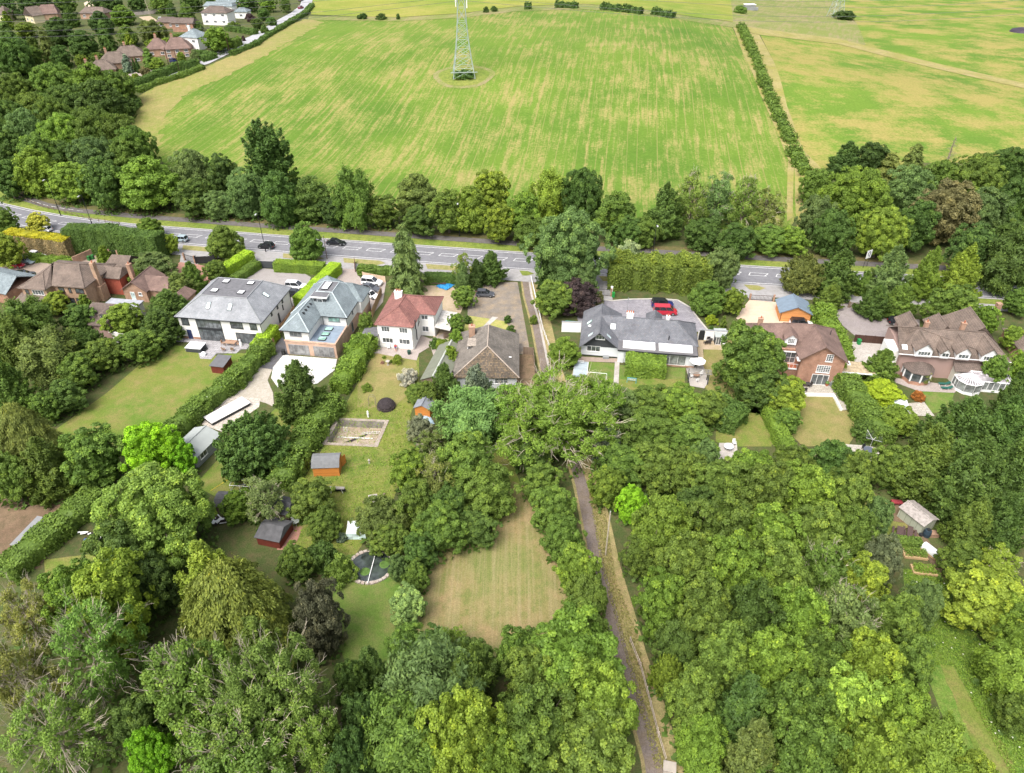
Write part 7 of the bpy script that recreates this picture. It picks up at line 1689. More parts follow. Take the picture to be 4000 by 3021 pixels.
car(t2(385, 4, .6), 80, 'hatch', CK, 'black car at the top of the village road', 'road')

# ---------------------------------------------------------------- lamps, poles, pylons
POLE = plain('black_painted_steel', (.02, .021, .022), .5, .2); LAMPH = plain('lamp_head_grey', (.42, .43, .44), .4, .08)
def lamp(p, h, label, mat=POLE):
    r = empty('street_lamp', Vector((p.x, p.y, hz(p.x, p.y))), 0, label, 'street lamp', 'street lamps along the main road')
    MB().tube([(0, 0, 0), (0, 0, 1.4), (0, 0, 1.45), (0, 0, h)], [.13, .13, .08, .06], 8).build('pole', mat, r)
    MB().tube([(0, 0, h), (0, -.5, h + .1), (0, -1.0, h + .12)], [.05, .04, .04], 6).build('arm', mat, r)
    MB().obox((0, -1.3, h + .12), X_, Y_, Z_, .3, .8, .14).build('lamp_head', LAMPH, r)
lamp(at(238, 843), 10, 'tall black street lamp leftmost, on the verge above the road curve')
lamp(at(363, 886), 8.5, 'black street lamp just above the tall dark hedge')
lamp(at(1039, 986), 10, 'black street lamp beside the black hatchback')
lamp(at(1795, 925), 9, 'street lamp in front of the belt behind the wispy tree')
lamp(at(2547, 1017), 9, 'street lamp behind the wide conifer hedge')
def wpole(p, h, label, mat=None, r0=.12, arms=0, cat='telegraph pole', name='telegraph_pole', lean=(0, 0)):
    r = empty(name, Vector((p.x, p.y, hz(p.x, p.y))), 0, label, cat)
    MB().tube([(0, 0, 0), (lean[0], lean[1], h)], [r0, r0 * .75], 8).build('pole', mat or BARE, r)
    for k in range(arms): MB().obox((lean[0], lean[1], h - .4 - k * .6), X_, Y_, Z_, 1.4, .1, .1).build('crossarm', mat or BARE, r)
    MB().lathe((lean[0], lean[1], h - .002), [(.05, 0), (.09, .1)], 6).build('pole_cap', GREYF, r)
wpole(at(2365, 2170), 8.35, 'bare wooden telegraph pole beside the lane in the wood')
wpole(at(2182, 1452), 4.5, 'short pale pole beside the round tree on the lane', cat='pole', name='wooden_post', r0=.09)
wpole(t6(612, 690), 6, 'brown wooden pole in front of the tall oval tree', plain('brown_pole', (.13, .09, .07), .9), .1)
wpole(t7(2 + 988, 1190) if False else at(2445, 1260), 5.6, 'thin grey aerial mast behind the grey bungalow', GREYF, .05, 1, 'aerial', 'aerial_mast')
wpole(t1(1290, 130), 8, 'leaning wooden pole in the village beside the fence', None, .14, 0, lean=(-.8, 0))
wpole(t1(1460, 600), 8, 'dark pole on the village street, left of two', BROWNF, .14); wpole(t1(1545, 630), 8, 'dark pole on the village street, right of two', BROWNF, .14)
wpole(t1(1975, 470), 8, 'wooden pole beside the bright village tree', BROWNF, .2, 0)
STEEL = plain('galvanised_lattice', (.34, .40, .38), .5, .15, .5, .4, .2)
def pylon(p, label, rot=0.1, base=8.0, Ht=38):
    r = empty('pylon', p, rot, label, 'pylon'); leg = MB(); br = MB()
    lv = [(0, base / 2), (7, base / 2 * .72), (13, base / 2 * .52), (18.5, base / 2 * .40), (23, base / 2 * .34), (28, base / 2 * .30), (33, base / 2 * .24), (Ht, .25)]
    for sx in (-1, 1):
        for sy in (-1, 1):
            MB().tube([(sx * w, sy * w, z) for z, w in lv], [.16, .15, .14, .13, .12, .11, .1, .08], 4).build('leg', STEEL, r)
    for (z0, w0), (z1, w1) in zip(lv, lv[1:]):
        n = 2 if z1 - z0 > 5.2 else 1
        for k in range(n):
            za, zb = z0 + (z1 - z0) * k / n, z0 + (z1 - z0) * (k + 1) / n; wa, wb = w0 + (w1 - w0) * k / n, w0 + (w1 - w0) * (k + 1) / n
            for s in (-1, 1):
                for (a, b) in (((-wa, s * wa, za), (wb, s * wb, zb)), ((wa, s * wa, za), (-wb, s * wb, zb)), ((s * wa, -wa, za), (s * wb, wb, zb)), ((s * wa, wa, za), (s * wb, -wb, zb)), ((-wb, s * wb, zb), (wb, s * wb, zb)), ((s * wb, -wb, zb), (s * wb, wb, zb))):
                    br.tube([a, b], .065, 3, False)
    br.build('bracing', STEEL, r)
    for z, L in ((26, 6.5), (31, 8.0), (36, 6.0)):
        a = MB()
        for s in (-1, 1):
            for y in (-.8, .8): a.tube([(0, y, z), (s * L, 0, z + .3)], .08, 4); a.tube([(0, y * .8, z + 1.8), (s * L, 0, z + .3)], .06, 4)
        a.build('crossarm', STEEL, r)
    MB().box(-base / 2 - .9, base / 2 + .9, -base / 2 - .15, -base / 2 - .05, 2.2, 2.5).build('climbing_guard', STEEL, r)
    if base > 7.5:
        for i, (x, y, z) in enumerate(((-2.0, -1.4, 23.5), (1.9, -1.4, 23.0), (1.8, -1.5, 28.5), (-1.9, -1.3, 29), (-1.7, 1.2, 24.5))): MB().box(x - .16, x + .16, y - .1, y + .1, z, z + 2.6).build('antenna_panel', UPVC, r)
    wr = MB()
    for z, L in ((26, 6.5), (31, 8.0), (36, 6.0)):
        for s in (-1, 1):
            for side in (-1, 1):
                pts = [(side * 300 * k / 14, s * L * .9, z - 9 * math.sin(math.pi * k / 14) + 0 * k) for k in range(15)]
                wr.tube(pts, .05, 3, False)
    wr.build('power_lines', plain('thin_cable', (.12, .12, .13), .6), r); return r
PB = at(1812, 300); pylon(PB, 'tall lattice pylon with white antenna panels standing in the big field', .1)
pylon(at(3262, 68), 'distant lattice pylon on the rough pasture at the upper right', .1, 7.4)
# pale ring and grass round the pylon foot
_pr = []
for k in range(20): a = k * math.pi / 10; _pr.append((PB.x + 11.5 * math.cos(a) * (1 + .08 * math.sin(3 * a)), PB.y + 11 * math.sin(a)))
drape('dry_grass_ring', _pr, M_F4, .16); drape('grass_patch', [(PB.x + (x - PB.x) * .82, PB.y + (y - PB.y) * .82) for x, y in _pr], M_VERGE, .22)
cb = empty('hill_cabin', at(2925, 40), .1, 'small white roofed cabin beside a bush on the far hill', 'cabin')
MB().box(-3, 3, -2, 2, 0, 3).build('wall', GREYF, cb); MB().box(-3.3, 3.3, -2.3, 2.3, 3, 3.25).build('roof', UPVC, cb); MB().box(3.1, 5, -2, 0, 0, 1.6).build('tank', GREYF, cb)
tp = at(3998, 126); o = MB().lathe((0, 0, 0), [(7, 0), (6, 1.2), (3, 2)], 16).build('silage_heap', plain('black_sheet', (.04, .03, .045), .6)); o.location = tp; tag(o, 'black sheeted heap at the far right edge of the upper field', 'heap')

# ---------------------------------------------------------------- sheds and garden buildings
def shed(p, w, d, h, rz_, ang, wall, rmat, label, kind='gable', name='garden_shed', door=None, cat='shed', ax='y', wn=True):
    S = empty(name, Vector((p.x, p.y, 0)), math.radians(ang), label, cat)
    MB().box(0, w, 0, d, 0, h).build('wall', wall, S)
    if kind == 'pent': roof(S, [[(-.15, -.2, h), (w + .15, -.2, h), (w + .15, d + .2, rz_), (-.15, d + .2, rz_)]], rmat, thick=.08)
    elif kind == 'barn':
        a, b = (-.15, w + .15)
        roof(S, [[(a, -.15, h), (b, -.15, h), (b, d * .22, (h + rz_ * 2) / 3 + .12), (a, d * .22, (h + rz_ * 2) / 3 + .12)], [(a, d * .22, (h + rz_ * 2) / 3 + .12), (b, d * .22, (h + rz_ * 2) / 3 + .12), (b, d * .5, rz_), (a, d * .5, rz_)], [(a, d * .78, (h + rz_ * 2) / 3 + .12), (b, d * .78, (h + rz_ * 2) / 3 + .12), (b, d * .5, rz_), (a, d * .5, rz_)], [(a, d + .15, h), (b, d + .15, h), (b, d * .78, (h + rz_ * 2) / 3 + .12), (a, d * .78, (h + rz_ * 2) / 3 + .12)]], rmat, thick=.07)
        for x in (.0, w - .06):
            g = MB(); g.prism([(0, h), (d, h), (d * .78, (h + rz_ * 2) / 3 + .05), (d * .5, rz_ - .08), (d * .22, (h + rz_ * 2) / 3 + .05)], 0, .06, bottom=True)
            g.v = [Vector((v.z + x, v.x, v.y)) for v in g.v]; g.build('gable', wall, S)
    elif ax == 'y':
        roof(S, [[(-.2, -.2, h - .05), (w / 2, -.2, rz_), (w / 2, d + .2, rz_), (-.2, d + .2, h - .05)], [(w + .2, -.2, h - .05), (w / 2, -.2, rz_), (w / 2, d + .2, rz_), (w + .2, d + .2, h - .05)]], rmat, thick=.08, ridge=[[(w / 2, -.2, rz_), (w / 2, d + .2, rz_)]])
        gable(S, 'F', 0, w, -.01, h, rz_ - .1, w / 2, wall, th=.08)
    else:
        roof(S, hip(-.2, w + .2, -.2, d + .2, h, rz_, (.0, d / 2), (w, d / 2))[0], rmat, thick=.08)
    if door: win(S, (w * door, 0, 1.0), 'F', .8, 1.8, 1, 1, GREYF, 'door', sill=False, gl=wall)
    if wn: win(S, (w * .25, 0, h * .62), 'F', .6, .5, 1, 1, UPVC, 'shed_window', sill=False)
    return S
GSH = plain('grey_shed_felt', (.155, .16, .165), .9, .15, 2); SAGE = boards('pale_sage_boards', (.40, .42, .33), .9, False); GBRD = boards('pale_grey_boards', (.30, .32, .33), .15)
shed(r2(500, 1020), 3.9, 3.0, 1.9, 2.9, 3, ORANGE, GSH, 'bright orange shed with grey barn shaped roof in the rough lawn', 'barn', 'barn_shed', wn=False)
q = bpy.data.objects['barn_shed']; MB().obox((4.2, 2.5, .95), Vector((.5, .86, 0)), Z_, Vector((.86, -.5, 0)), 1.0, 1.8, .05).build('open_door', ORANGE, q)
shed(r2(1370, 500), 2.6, 4.4, 2.0, 2.7, -12, ORANGE, plain('blue_grey_felt', (.20, .215, .24), .9, .15), 'orange shed with blue grey felt roof by the blue tarpaulin', wn=False)
shed(t5(1825, 1545 + 120), 2.5, 3.0, 1.7, 2.0, -10, plain('dark_red_boards', (.14, .03, .02), .8, .2), plain('dark_felt', (.12, .12, .13), .9), 'dark red pent roof shed on the edge of the big left lawn', 'pent', wn=False)
S = shed(r1(1490, 810), 4.7, 6.2, 2.1, 3.1, -18, GBRD, plain('pale_green_grey_felt', (.32, .345, .335), .9, .06), 'large pale grey workshop with shallow gabled roof by the vivid lime tree', name='workshop', wn=False)
S.location = (-53.0, 82.3, 0); win(S, (4.7, 2.0, 1.4), 'R', 1.6, 1.0, 2, 1, UPVC)
shed(Vector((-67.0, 64.3, 0)), 2.5, 4.7, 1.8, 2.1, -13, plain('grey_metal_wall', (.30, .33, .35), .6, .1), plain('pale_grey_metal', (.21, .215, .22), .7, .08), 'grey metal shed beside the hedge at the left edge', 'pent', wn=False)
shed(r1(1865, 1330), 3.2, 2.8, 1.5, 2.4, -4, TIMBER, plain('old_black_felt', (.085, .085, .09), .9, .25), 'old dark roofed shed above the bright bushy tree', 'barn', wn=False)
shed(r2(20, 1600), 3.4, 3.6, 1.6, 2.5, -14, plain('dark_red_boards', (.22,) * 3), plain('old_black_felt', (.085,) * 3), 'old red walled shed with black roof under the twisted pale tree', name='old_shed', ax='x', wn=False)
shed(r2(110, 1380), 3.2, 3.0, 1.7, 2.5, -14, TIMBER, plain('old_black_felt', (.085,) * 3), 'smaller black roofed shed behind the twisted pale tree', ax='x', wn=False)
S = shed(r2(1380, 230), 4.4, 11.5, 2.2, 3.2, -12, TIMBER, plain('green_grey_felt', (.155, .165, .125), .9, .12), 'long green grey roofed garage beside the garden path', name='long_garage', wn=False); S.location = (at(1650, 1520).x, at(1650, 1520).y, 0)
MB().tube([(2.2, -.3, 3.22), (2.2, 11.8, 3.22)], .2, 6).build('ridge_cap', plain('pale_ridge_strip', (.38, .40, .36), .8), S)
S = shed(r4(1300, 1515), 2.7, 3.8, 1.9, 2.4, 26, SAGE, plain('weathered_corrugated', (.30, .27, .25), .8, .3, 3), 'pale green boarded shed with weathered roof above the picnic benches', name='green_shed', wn=False)
S = shed(t7(1740, 1425), 2.1, 2.3, 1.9, 2.3, -4, DARKW, plain('pale_green_grey_felt', (.32,) * 3), 'black and white corner summerhouse beside the grey bungalow', 'pent', 'summerhouse', cat='summerhouse', wn=False)
win(S, (.6, 0, .95), 'F', 1.0, 1.7, 2, 1, UPVC, 'glazed_door', sill=False); win(S, (1.6, 0, 1.05), 'F', .7, 1.3, 1, 1, UPVC)
S = empty('garden_store', t7(455, 1285), R8, 'cream plastic garden store with green lid by the white wall', 'storage box')
MB().box(0, 1.9, 0, 1.0, 0, 1.1).build('box', plain('cream_plastic', (.52, .48, .42), .6, .05), S); MB().box(-.05, 1.95, -.03, 1.08, 1.1, 1.3).build('lid', plain('green_plastic', (.02, .16, .11), .5, .1), S)
def wall_(p, q, h, th, mat, label, name='garden_wall', cap=None, cat='wall'):
    d = (q - p); L = math.hypot(d.x, d.y); r = empty(name, Vector((p.x, p.y, hz(p.x, p.y))), math.atan2(d.y, d.x), label, cat)
    MB().box(0, L, -th / 2, th / 2, 0, h).build('wall' if cat == 'wall' else 'panel', mat, r)
    if cap: MB().box(-.05, L + .05, -th / 2 - .06, th / 2 + .06, h, h + .08).build('coping', cap, r)
    return r
wall_(t7(425, 1310), t7(590, 1315), 2.3, .25, WHITE, 'white wall with arched dark door left of the grey bungalow', cap=GREYF)
q = wall_(t7(1590, 1380), t7(1835, 1395), 2.3, .25, WHITE, 'white garden wall right of the grey bungalow', cap=GREYF)
for ob, x in ((q, .7), (bpy.data.objects['garden_wall'], 5.2)):
    MB().box(x - .55, x + .55, -.17, -.125, 0, 1.9).tube([(x, -.165, 1.9), (x, -.13, 1.9)], .55, 16).build('arched_door', BLACKF, ob)
wall_(t5(1470, 1395), t5(1575, 1345), 2.0, .25, WHITE, 'low white rendered wall left of the long white house')
wall_(t5(1010 - 20, 1400), t5(1100, 1420), 2.4, .25, WHITE, 'white rendered wall between trees below the dormer bungalow')
wall_(r4(300, 325), r4(560, 330), .6, .3, UPVC, 'low white retaining wall along the brick house terrace')
wall_(r4(560, 330), r4(625, 455), .5, .3, UPVC, 'white stepped wall beside the sloping garden ramp')
wall_(t5(640, 735), t5(800, 665), 1.9, .25, BR_B, 'brick wall next to the green bins')
wall_(t7(0, 930) if False else ov(1147, 600), ov(1170, 700), .5, .12, UPVC, 'low white fence rail between old tarmac and lane', 'rail_fence', cat='fence')
def fence(pts, h, mat, label, post=None, step=1.8, name='wooden_fence', group=None, rails=0):
    P = [p if isinstance(p, Vector) else at(*p) for p in pts]; r = empty(name, Vector((P[0].x, P[0].y, hz(P[0].x, P[0].y))), 0, label, 'fence', group)
    mb = MB(); pb = []; O = r.location
    for a, b in zip(P, P[1:]):
        d = Vector((b.x - a.x, b.y - a.y, 0)); L = d.length; u = d / L; n = Vector((-u.y, u.x, 0)); m = (a + b) / 2; m.z = (a.z + b.z) / 2
        if rails:
            for k in range(rails): mb.obox(Vector((m.x, m.y, m.z + h * (k + .8) / rails)) - O, u, n, Z_, L, .05, .10)
        else: mb.obox(Vector((m.x, m.y, m.z + h / 2)) - O, u, n, Z_, L, .05, h)
        for k in range(int(L / step) + 1): q = a + (b - a) * min(1, k * step / L); pb.append(q - O)
    mb.build('rail' if rails else 'panel', mat, r)
    for q in pb[:60]: MB().box(q.x - .06, q.x + .06, q.y - .06, q.y + .06, q.z, q.z + h + .08).build('post', post or mat, r)
OAKF = boards('tan_fence_boards', (.40, .26, .15), .16, False)
fence([(1030, 1335), (1112, 1290), (1155, 1220)], 1.8, OAKF, 'tan fence between the two white houses')
fence([(1005, 1430), (1075, 1350)], 1.8, OAKF, 'tan fence beside the dark alley')
fence([(1455, 1240), (1492, 1150)], 1.8, OAKF, 'tan fence between the slate and red roofed houses')
fence([t8(735, 1400), t8(1045, 1425)], 1.7, boards('dark_brown_fence', (.075, .04, .03), .16, False), 'dark brown fence at the end of the tarmac drive')
fence([t6(920, 850), t6(1115, 890)], 1.5, plain('pale_new_boards', (.56, .42, .30), .8, .12), 'stack of pale new boards behind the white off road car', name='board_fence')
fence([t6(853, 800), t6(850, 720)], 1.6, plain('rusty_fence', (.20, .11, .08), .8, .2), 'rusty brown fence at the drive mouth by the laurel hedge')
fence([(2045, 1385), (2085, 1388)], 1.7, TIMBER, 'weathered gate fence between bungalow and lane')
fence([(2083, 1395), (2090, 1460)], 1.5, TIMBER, 'short weathered fence along the earth yard')
fence([(2460, 2510), (2500, 2610), (2540, 2760), (2570, 2880), (2600, 2980)], 1.0, plain('pale_broken_rail', (.45, .38, .32), .9, .2), 'broken pale rail fence along the lane verge near the bottom', rails=2, step=3)
fence([(2100, 1200), (2120, 1290), (2160, 1400)], .9, plain('white_posts', (.6, .58, .55), .8, .15), 'white post and rail fence between the tarmac and the lane', rails=2)
fence([(530, 360), (580, 372), (612, 360)] if False else [t1(1160, 135), t1(1345, 120)], 1.6, plain('pale_village_fence', (.36, .32, .29), .9), 'pale fence in the village below the wooded top')
fence([(1, 745), (90, 780), (170, 812), (260, 836), (360, 862), (470, 878)], .8, TIMBER, 'low post fence at the foot of the left roadside wood', rails=1, step=2.2)
def gate(p, q, h, mat, label, bars=True, name='gate', cat='gate'):
    d = q - p; L = math.hypot(d.x, d.y); r = empty(name, Vector((p.x, p.y, 0)), math.atan2(d.y, d.x), label, cat)
    mb = MB()
    if bars == 5:
        for k in range(5): mb.box(.1, L - .1, -.03, .03, .2 + k * .24, .3 + k * .24)
    elif bars:
        for z in (.15, h - .1): mb.box(.1, L - .1, -.03, .03, z, z + .07)
        for k in range(int(L / .28)): mb.box(.2 + k * .28, .24 + k * .28, -.02, .02, .15, h)
    else: mb.box(.05, L - .05, -.04, .04, .08, h)
    mb.build('leaf', mat, r)
    for x in (0, L): MB().box(x - .16, x + .16, -.16, .16, 0, h + .25).build('gate_post', mat if bars == 5 or not bars else BR_B, r)
gate(t5(1590, 700), t5(1680, 725), 1.7, BLACKF, 'black barred metal gate at the red block drive')
gate(t5(1690, 728), t5(1850, 720), 1.8, BLACKF, 'solid dark fence gate right of the barred metal gate', False)
gate(t6(25, 765), t6(170, 770), 1.8, DARKW, 'dark grey boarded gate beside the lime green hedge', False)
gate(t7(730, 1000), t7(850, 1010), 1.7, BLACKF, 'barred metal gates opening to the mauve drive')
gate(t7(2040, 1040), t8(0 + 45, 1050), 1.3, BROWNF, 'wide dark metal gate at the beige drive')
gate(t8(690, 1105), t8(785, 1110), 1.2, TIMBER, 'five bar timber gate between the conifers', 5, 'field_gate')
gate(t5(950, 665), t5(1020, 672), 1.6, BLACKF, 'small dark gate under the arch in the tall hedge')
gate(t6(1620, 1395 - 25), t6(1720, 1350), 1.1, TIMBER, 'weathered timber gate beneath the canopy', 5, 'timber_gate')
# road sign on two posts
sg = empty('road_sign', t8(830, 760), .5, 'white road sign with a dark loop symbol seen at the wood edge', 'road sign')
for x in (-.6, .6): MB().tube([(x, 0, 0), (x, 0, 4.2)], .05, 6).build('post', POLE, sg)
MB().box(-.85, .85, -.09, -.05, 2.4, 4.4).build('sign_face', UPVC, sg)
lp = [(.0 + .38 * math.cos(a), -.105, 3.55 + .5 * math.sin(a)) for a in [math.radians(-60 + k * 30) for k in range(11)]]
MB().tube([(.18, -.105, 2.7)] + lp, .075, 5).build('loop_symbol', plain('navy_symbol', (.03, .03, .09), .6), sg)

# ---------------------------------------------------------------- garden furniture and odds and ends
def thing(name, p, label, cat, ang=0.0, group=None): return empty(name, Vector((p.x, p.y, .06)), math.radians(ang), label, cat, group)
TEAK = plain('teak_wood', (.30, .19, .13), .75, .15, 4); RATT = plain('dark_rattan', (.05, .045, .045), .8, .2, 6)
def table(p, w, d, h, mat, label, ang=-8, round_=False, cat='table', name='garden_table'):
    t = thing(name, p, label, cat, ang)
    if round_:
        MB().lathe((0, 0, h - .05), [(w / 2, 0), (w / 2, .05), (.05, .06)], 20).build('tabletop', mat, t)
        for k in range(4): a = k * math.pi / 2 + .4; MB().tube([(w * .36 * math.cos(a), w * .36 * math.sin(a), 0), (w * .2 * math.cos(a), w * .2 * math.sin(a), h - .04)], .03, 5).build('leg', mat, t)
    else:
        MB().box(-w / 2, w / 2, -d / 2, d / 2, h - .06, h).build('tabletop', mat, t)
        for x in (-1, 1):
            for y in (-1, 1): MB().box(x * w * .42 - .04, x * w * .42 + .04, y * d * .38 - .04, y * d * .38 + .04, 0, h - .06).build('leg', mat, t)
    return t
def chair(p, ang, mat, label, group=None, name='garden_chair', s=1.0):
    c = thing(name, p, label, 'chair', ang, group)
    MB().box(-.25 * s, .25 * s, -.25 * s, .25 * s, .40, .45).build('seat', mat, c)
    MB().obox((0, .27 * s, .72), X_, Vector((0, .18, .98)).normalized(), Vector((0, .98, -.18)).normalized(), .5 * s, .62, .05).build('backrest', mat, c)
    for x in (-1, 1):
        for y in (-1, 1): MB().box(x * .22 * s - .025, x * .22 * s + .025, y * .22 * s - .025, y * .22 * s + .025, 0, .4).build('leg', mat, c)
    MB().box(-.29 * s, -.25 * s, -.25 * s, .25 * s, .62, .66).build('armrest', mat, c); MB().box(.25 * s, .29 * s, -.25 * s, .25 * s, .62, .66).build('armrest', mat, c)
    return c
tub = thing('hot_tub', t5(1690, 1465), 'covered hot tub with white split cover on the grey patio', 'hot tub', -8)
MB().box(-1.5, 1.5, -1.1, 1.1, 0, .85).build('cabinet', DARKW, tub); cvv = MB().box(-1.6, -.01, -1.2, 1.2, .85, .98); cvv.box(.01, 1.6, -1.2, 1.2, .85, .98); cvv.build('cover', plain('pale_grey_cover', (.62, .63, .66), .5, .05), tub); MB().box(1.6, 2.1, -.5, .5, 0, .25).box(1.6, 1.85, -.5, .5, .25, .5).build('steps', BLACKF, tub)
table(t5(1985, 1430), 2.2, 1.1, .76, TEAK, 'teak dining table on the grey patio of the long white house')
for i, (x, y, a, l) in enumerate(((1920, 1425, 80, 'teak chair at the left end of the patio dining table'), (1925, 1480, 150, 'teak chair at the front left of the patio dining table'), (2000, 1480, 190, 'teak chair at the front right of the patio dining table'), (1975, 1398, -8, 'teak chair against the wall behind the patio table, left'), (2010, 1400, -8, 'teak chair against the wall behind the patio table, right'), (2052, 1432, -90, 'teak chair at the right end of the patio dining table'))): chair(t5(x, y), a, TEAK, l, 'teak chairs round the patio table')
o = MB().lathe((0, 0, 0), [(.3, 0), (.32, .5), (.15, 1.1), (.18, 1.4)], 10).build('covered_parasol_base', UPVC); o.location = t5(2070, 1432); tag(o, 'white covered object standing beside the patio dining table', 'covered parasol')
o = MB().lathe((0, 0, 0), [(.5, 0), (.55, .35), (.3, .7)], 10).build('white_bean_bag', UPVC); o.location = t5(1750, 1515); tag(o, 'white bean bag on the patio corner near the hot tub', 'bean bag')
# person sitting by the red roofed house
PC = plain('white_plastic', (.74, .74, .73), .5, .04)
chair(t6(1142, 1460), 0, PC, 'empty white plastic chair against the white wall of the red roofed house'); chair(t6(1202, 1464), 0, PC, 'white plastic chair that the person in red sits on')
pp = t6(1200, 1466); per = thing('person', pp, 'person in red top and blue shorts sitting on a white chair with legs stretched out', 'person', 12)
def skin_fig(name, verts, edges, rad, mat, parent, root=0):
    me = bpy.data.meshes.new(name); me.from_pydata(verts, edges, []); me.materials.append(mat); o = bpy.data.objects.new(name, me); COL.objects.link(o); o.parent = parent
    md = o.modifiers.new('skin', 'SKIN'); md.use_smooth_shade = True
    for i, r in enumerate(rad): me.skin_vertices[0].data[i].radius = (r, r)
    me.skin_vertices[0].data[root].use_root = True
    o.modifiers.new('sub', 'SUBSURF').levels = 1; o.modifiers['sub'].render_levels = 1; return o
_v = [(0, -.02, .52), (0, .02, .75), (0, .0, 1.0), (0, -.03, 1.10), (0, -.07, 1.22), (0, -.10, 1.32), (-.10, -.05, .52), (-.13, -.45, .50), (-.13, -.85, .22), (-.13, -1.02, .20), (.10, -.05, .52), (.13, -.45, .52), (.15, -.80, .16), (.15, -.97, .14), (-.19, 0, 1.0), (-.26, -.15, .78), (-.2, -.38, .66), (-.18, -.46, .64), (.19, 0, 1.0), (.26, -.15, .78), (.2, -.38, .66), (.18, -.46, .64)]
_e = [(0, 1), (1, 2), (2, 3), (3, 4), (4, 5), (0, 6), (6, 7), (7, 8), (8, 9), (0, 10), (10, 11), (11, 12), (12, 13), (2, 14), (14, 15), (15, 16), (16, 17), (2, 18), (18, 19), (19, 20), (20, 21)]
_r = [.15, .14, .15, .055, .09, .085, .085, .065, .045, .04, .085, .065, .045, .04, .06, .045, .035, .03, .06, .045, .035, .03]
skin_fig('body', _v, _e, _r, plain('skin', (.42, .24, .17), .6, .05), per)
skin_fig('shirt', [_v[0], _v[1], _v[2], _v[14], _v[15], _v[18], _v[19]], [(0, 1), (1, 2), (2, 3), (3, 4), (2, 5), (5, 6)], [.165, .16, .165, .08, .06, .08, .06], plain('red_cotton', (.55, .02, .04), .8, .1), per)
skin_fig('shorts', [_v[0], _v[6], _v[7], _v[10], _v[11]], [(0, 1), (1, 2), (0, 3), (3, 4)], [.17, .11, .085, .11, .085], plain('blue_cotton', (.05, .07, .20), .8, .1), per)
MB().lathe((0, -.08, 1.24), [(.092, 0), (.102, .06), (.09, .12), (.04, .165)], 12).build('hair', plain('grey_hair', (.30, .28, .26), .9), per)
# green tub, bird table, bird bath
o = MB().lathe((0, 0, 0), [(.30, 0), (.36, .75), (.38, .8), (.30, .78)], 14).build('green_bin', plain('dark_green_plastic', (.02, .06, .045), .5)); o.location = t6(1317, 1505); tag(o, 'dark green tub on the paving below the red roofed house', 'tub')
bt = thing('bird_bath', r2(1135, 60), 'stone bird bath ringed by plants in the oval lawn', 'bird bath'); MB().lathe((0, 0, 0), [(.22, 0), (.12, .15), (.1, .7), (.4, .85), (.38, .9)], 14).build('basin', CONC, bt)
for i, (x, y, m, l) in enumerate(((1100, -5, G4, 'yellow flowers at the left of the stone bird bath'), (1160, 30, G1, 'green plants right of the stone bird bath'), (1085, 40, (.45, .25, .2), 'pinkish low plants left of the stone bird bath'))):
    p = r2(x, y); T((1000 + x / 2.199) / K, (1400 + y / 2.199) / K, 9, .6, 'bush', m, l, fr=.3)
heap = thing('compost_heap', r2(1120, 420), 'round black heap of cut branches on the lawn', 'heap')
rng_ = random.Random(3); hb = MB().lathe((0, 0, 0), [(1.55, 0), (1.5, .7), (1.1, 1.2), (.4, 1.5)], 18)
BLK = plain('burnt_twigs', (.035, .028, .03), .95, .4, 5); hb.build('heap_core', BLK, heap); tb = MB()
for k in range(420):
    a = rng_.uniform(0, 6.28); z = rng_.uniform(0, 1.35); r_0 = 1.6 * (1 - (z / 1.7) ** 2.2); tb.tube([(r_0 * math.cos(a), r_0 * math.sin(a), z), (r_0 * math.cos(a + .25) * 1.02, r_0 * math.sin(a + .25) * 1.02, z + rng_.uniform(-.5, .3))], .03, 3, False)
tb.build('twigs', plain('dark_twigs', (.07, .055, .05), .95, .4, 5), heap)
# empty sunken pool
def flatpoly(name, pts, z, mat, parent, th=.06): return MB().prism(pts, z - th, z, bottom=False).build(name, mat, parent)
pool = empty('empty_pool', Vector((cen.x, cen.y, 0)), 0, 'empty sunken concrete pool with ladders and planks lying inside', 'pool')
Lq = [(p.x - cen.x, p.y - cen.y) for p in PQ]; inn = [(x * .86, y * .84) for x, y in Lq]
mb = MB()
for i in range(4):
    a, b, c, d_ = Lq[i], Lq[(i + 1) % 4], inn[(i + 1) % 4], inn[i]
    mb.face([(*a, .12), (*b, .12), (*c, .12), (*d_, .12)], (0, 0, 1)); mb.face([(*a, 0), (*b, 0), (*b, .12), (*a, .12)])
mb.build('coping', ground_mat('broken_coping', [(.30, .26, .22), (.38, .33, .29), (.22, .17, .13)], .5, 2, 8), pool)
# cut: walls stand down inside a raised look - floor is set below the ground sheet via a pit
mb = MB()
for i in range(4): c, d_ = inn[i], inn[(i + 1) % 4]; mb.face([(*c, .12), (*d_, .12), (d_[0] * .98, d_[1] * .98, -1.3), (c[0] * .98, c[1] * .98, -1.3)])
mb.build('pool_wall', ground_mat('stained_pool_wall', [(.22, .20, .18), (.32, .30, .27), (.12, .11, .10)], .6, 2, 8), pool)
MB().face([(x * .98, y * .98, -1.3) for x, y in inn], (0, 0, 1)).build('pool_floor', ground_mat('sandy_pool_floor', [(.36, .29, .22), (.42, .35, .28), (.28, .21, .15)], .4, 2, 8), pool)
LAD = plain('aluminium', (.60, .60, .60), .4, .08)
def ladder(c, a, b, n, w, label):
    l = empty('ladder', c, 0, label, 'ladder'); a, b = Vector(a), Vector(b); u = (b - a).normalized(); s = u.cross(Vector((0, .3, .95))).normalized() * w / 2
    for k in (-1, 1): MB().tube([a + s * k, b + s * k], .04, 4).build('side_rail', LAD, l)
    g = MB(); [g.tube([a + (b - a) * (i + .5) / n - s, a + (b - a) * (i + .5) / n + s], .03, 4) for i in range(n)]; g.build('rungs', LAD, l)
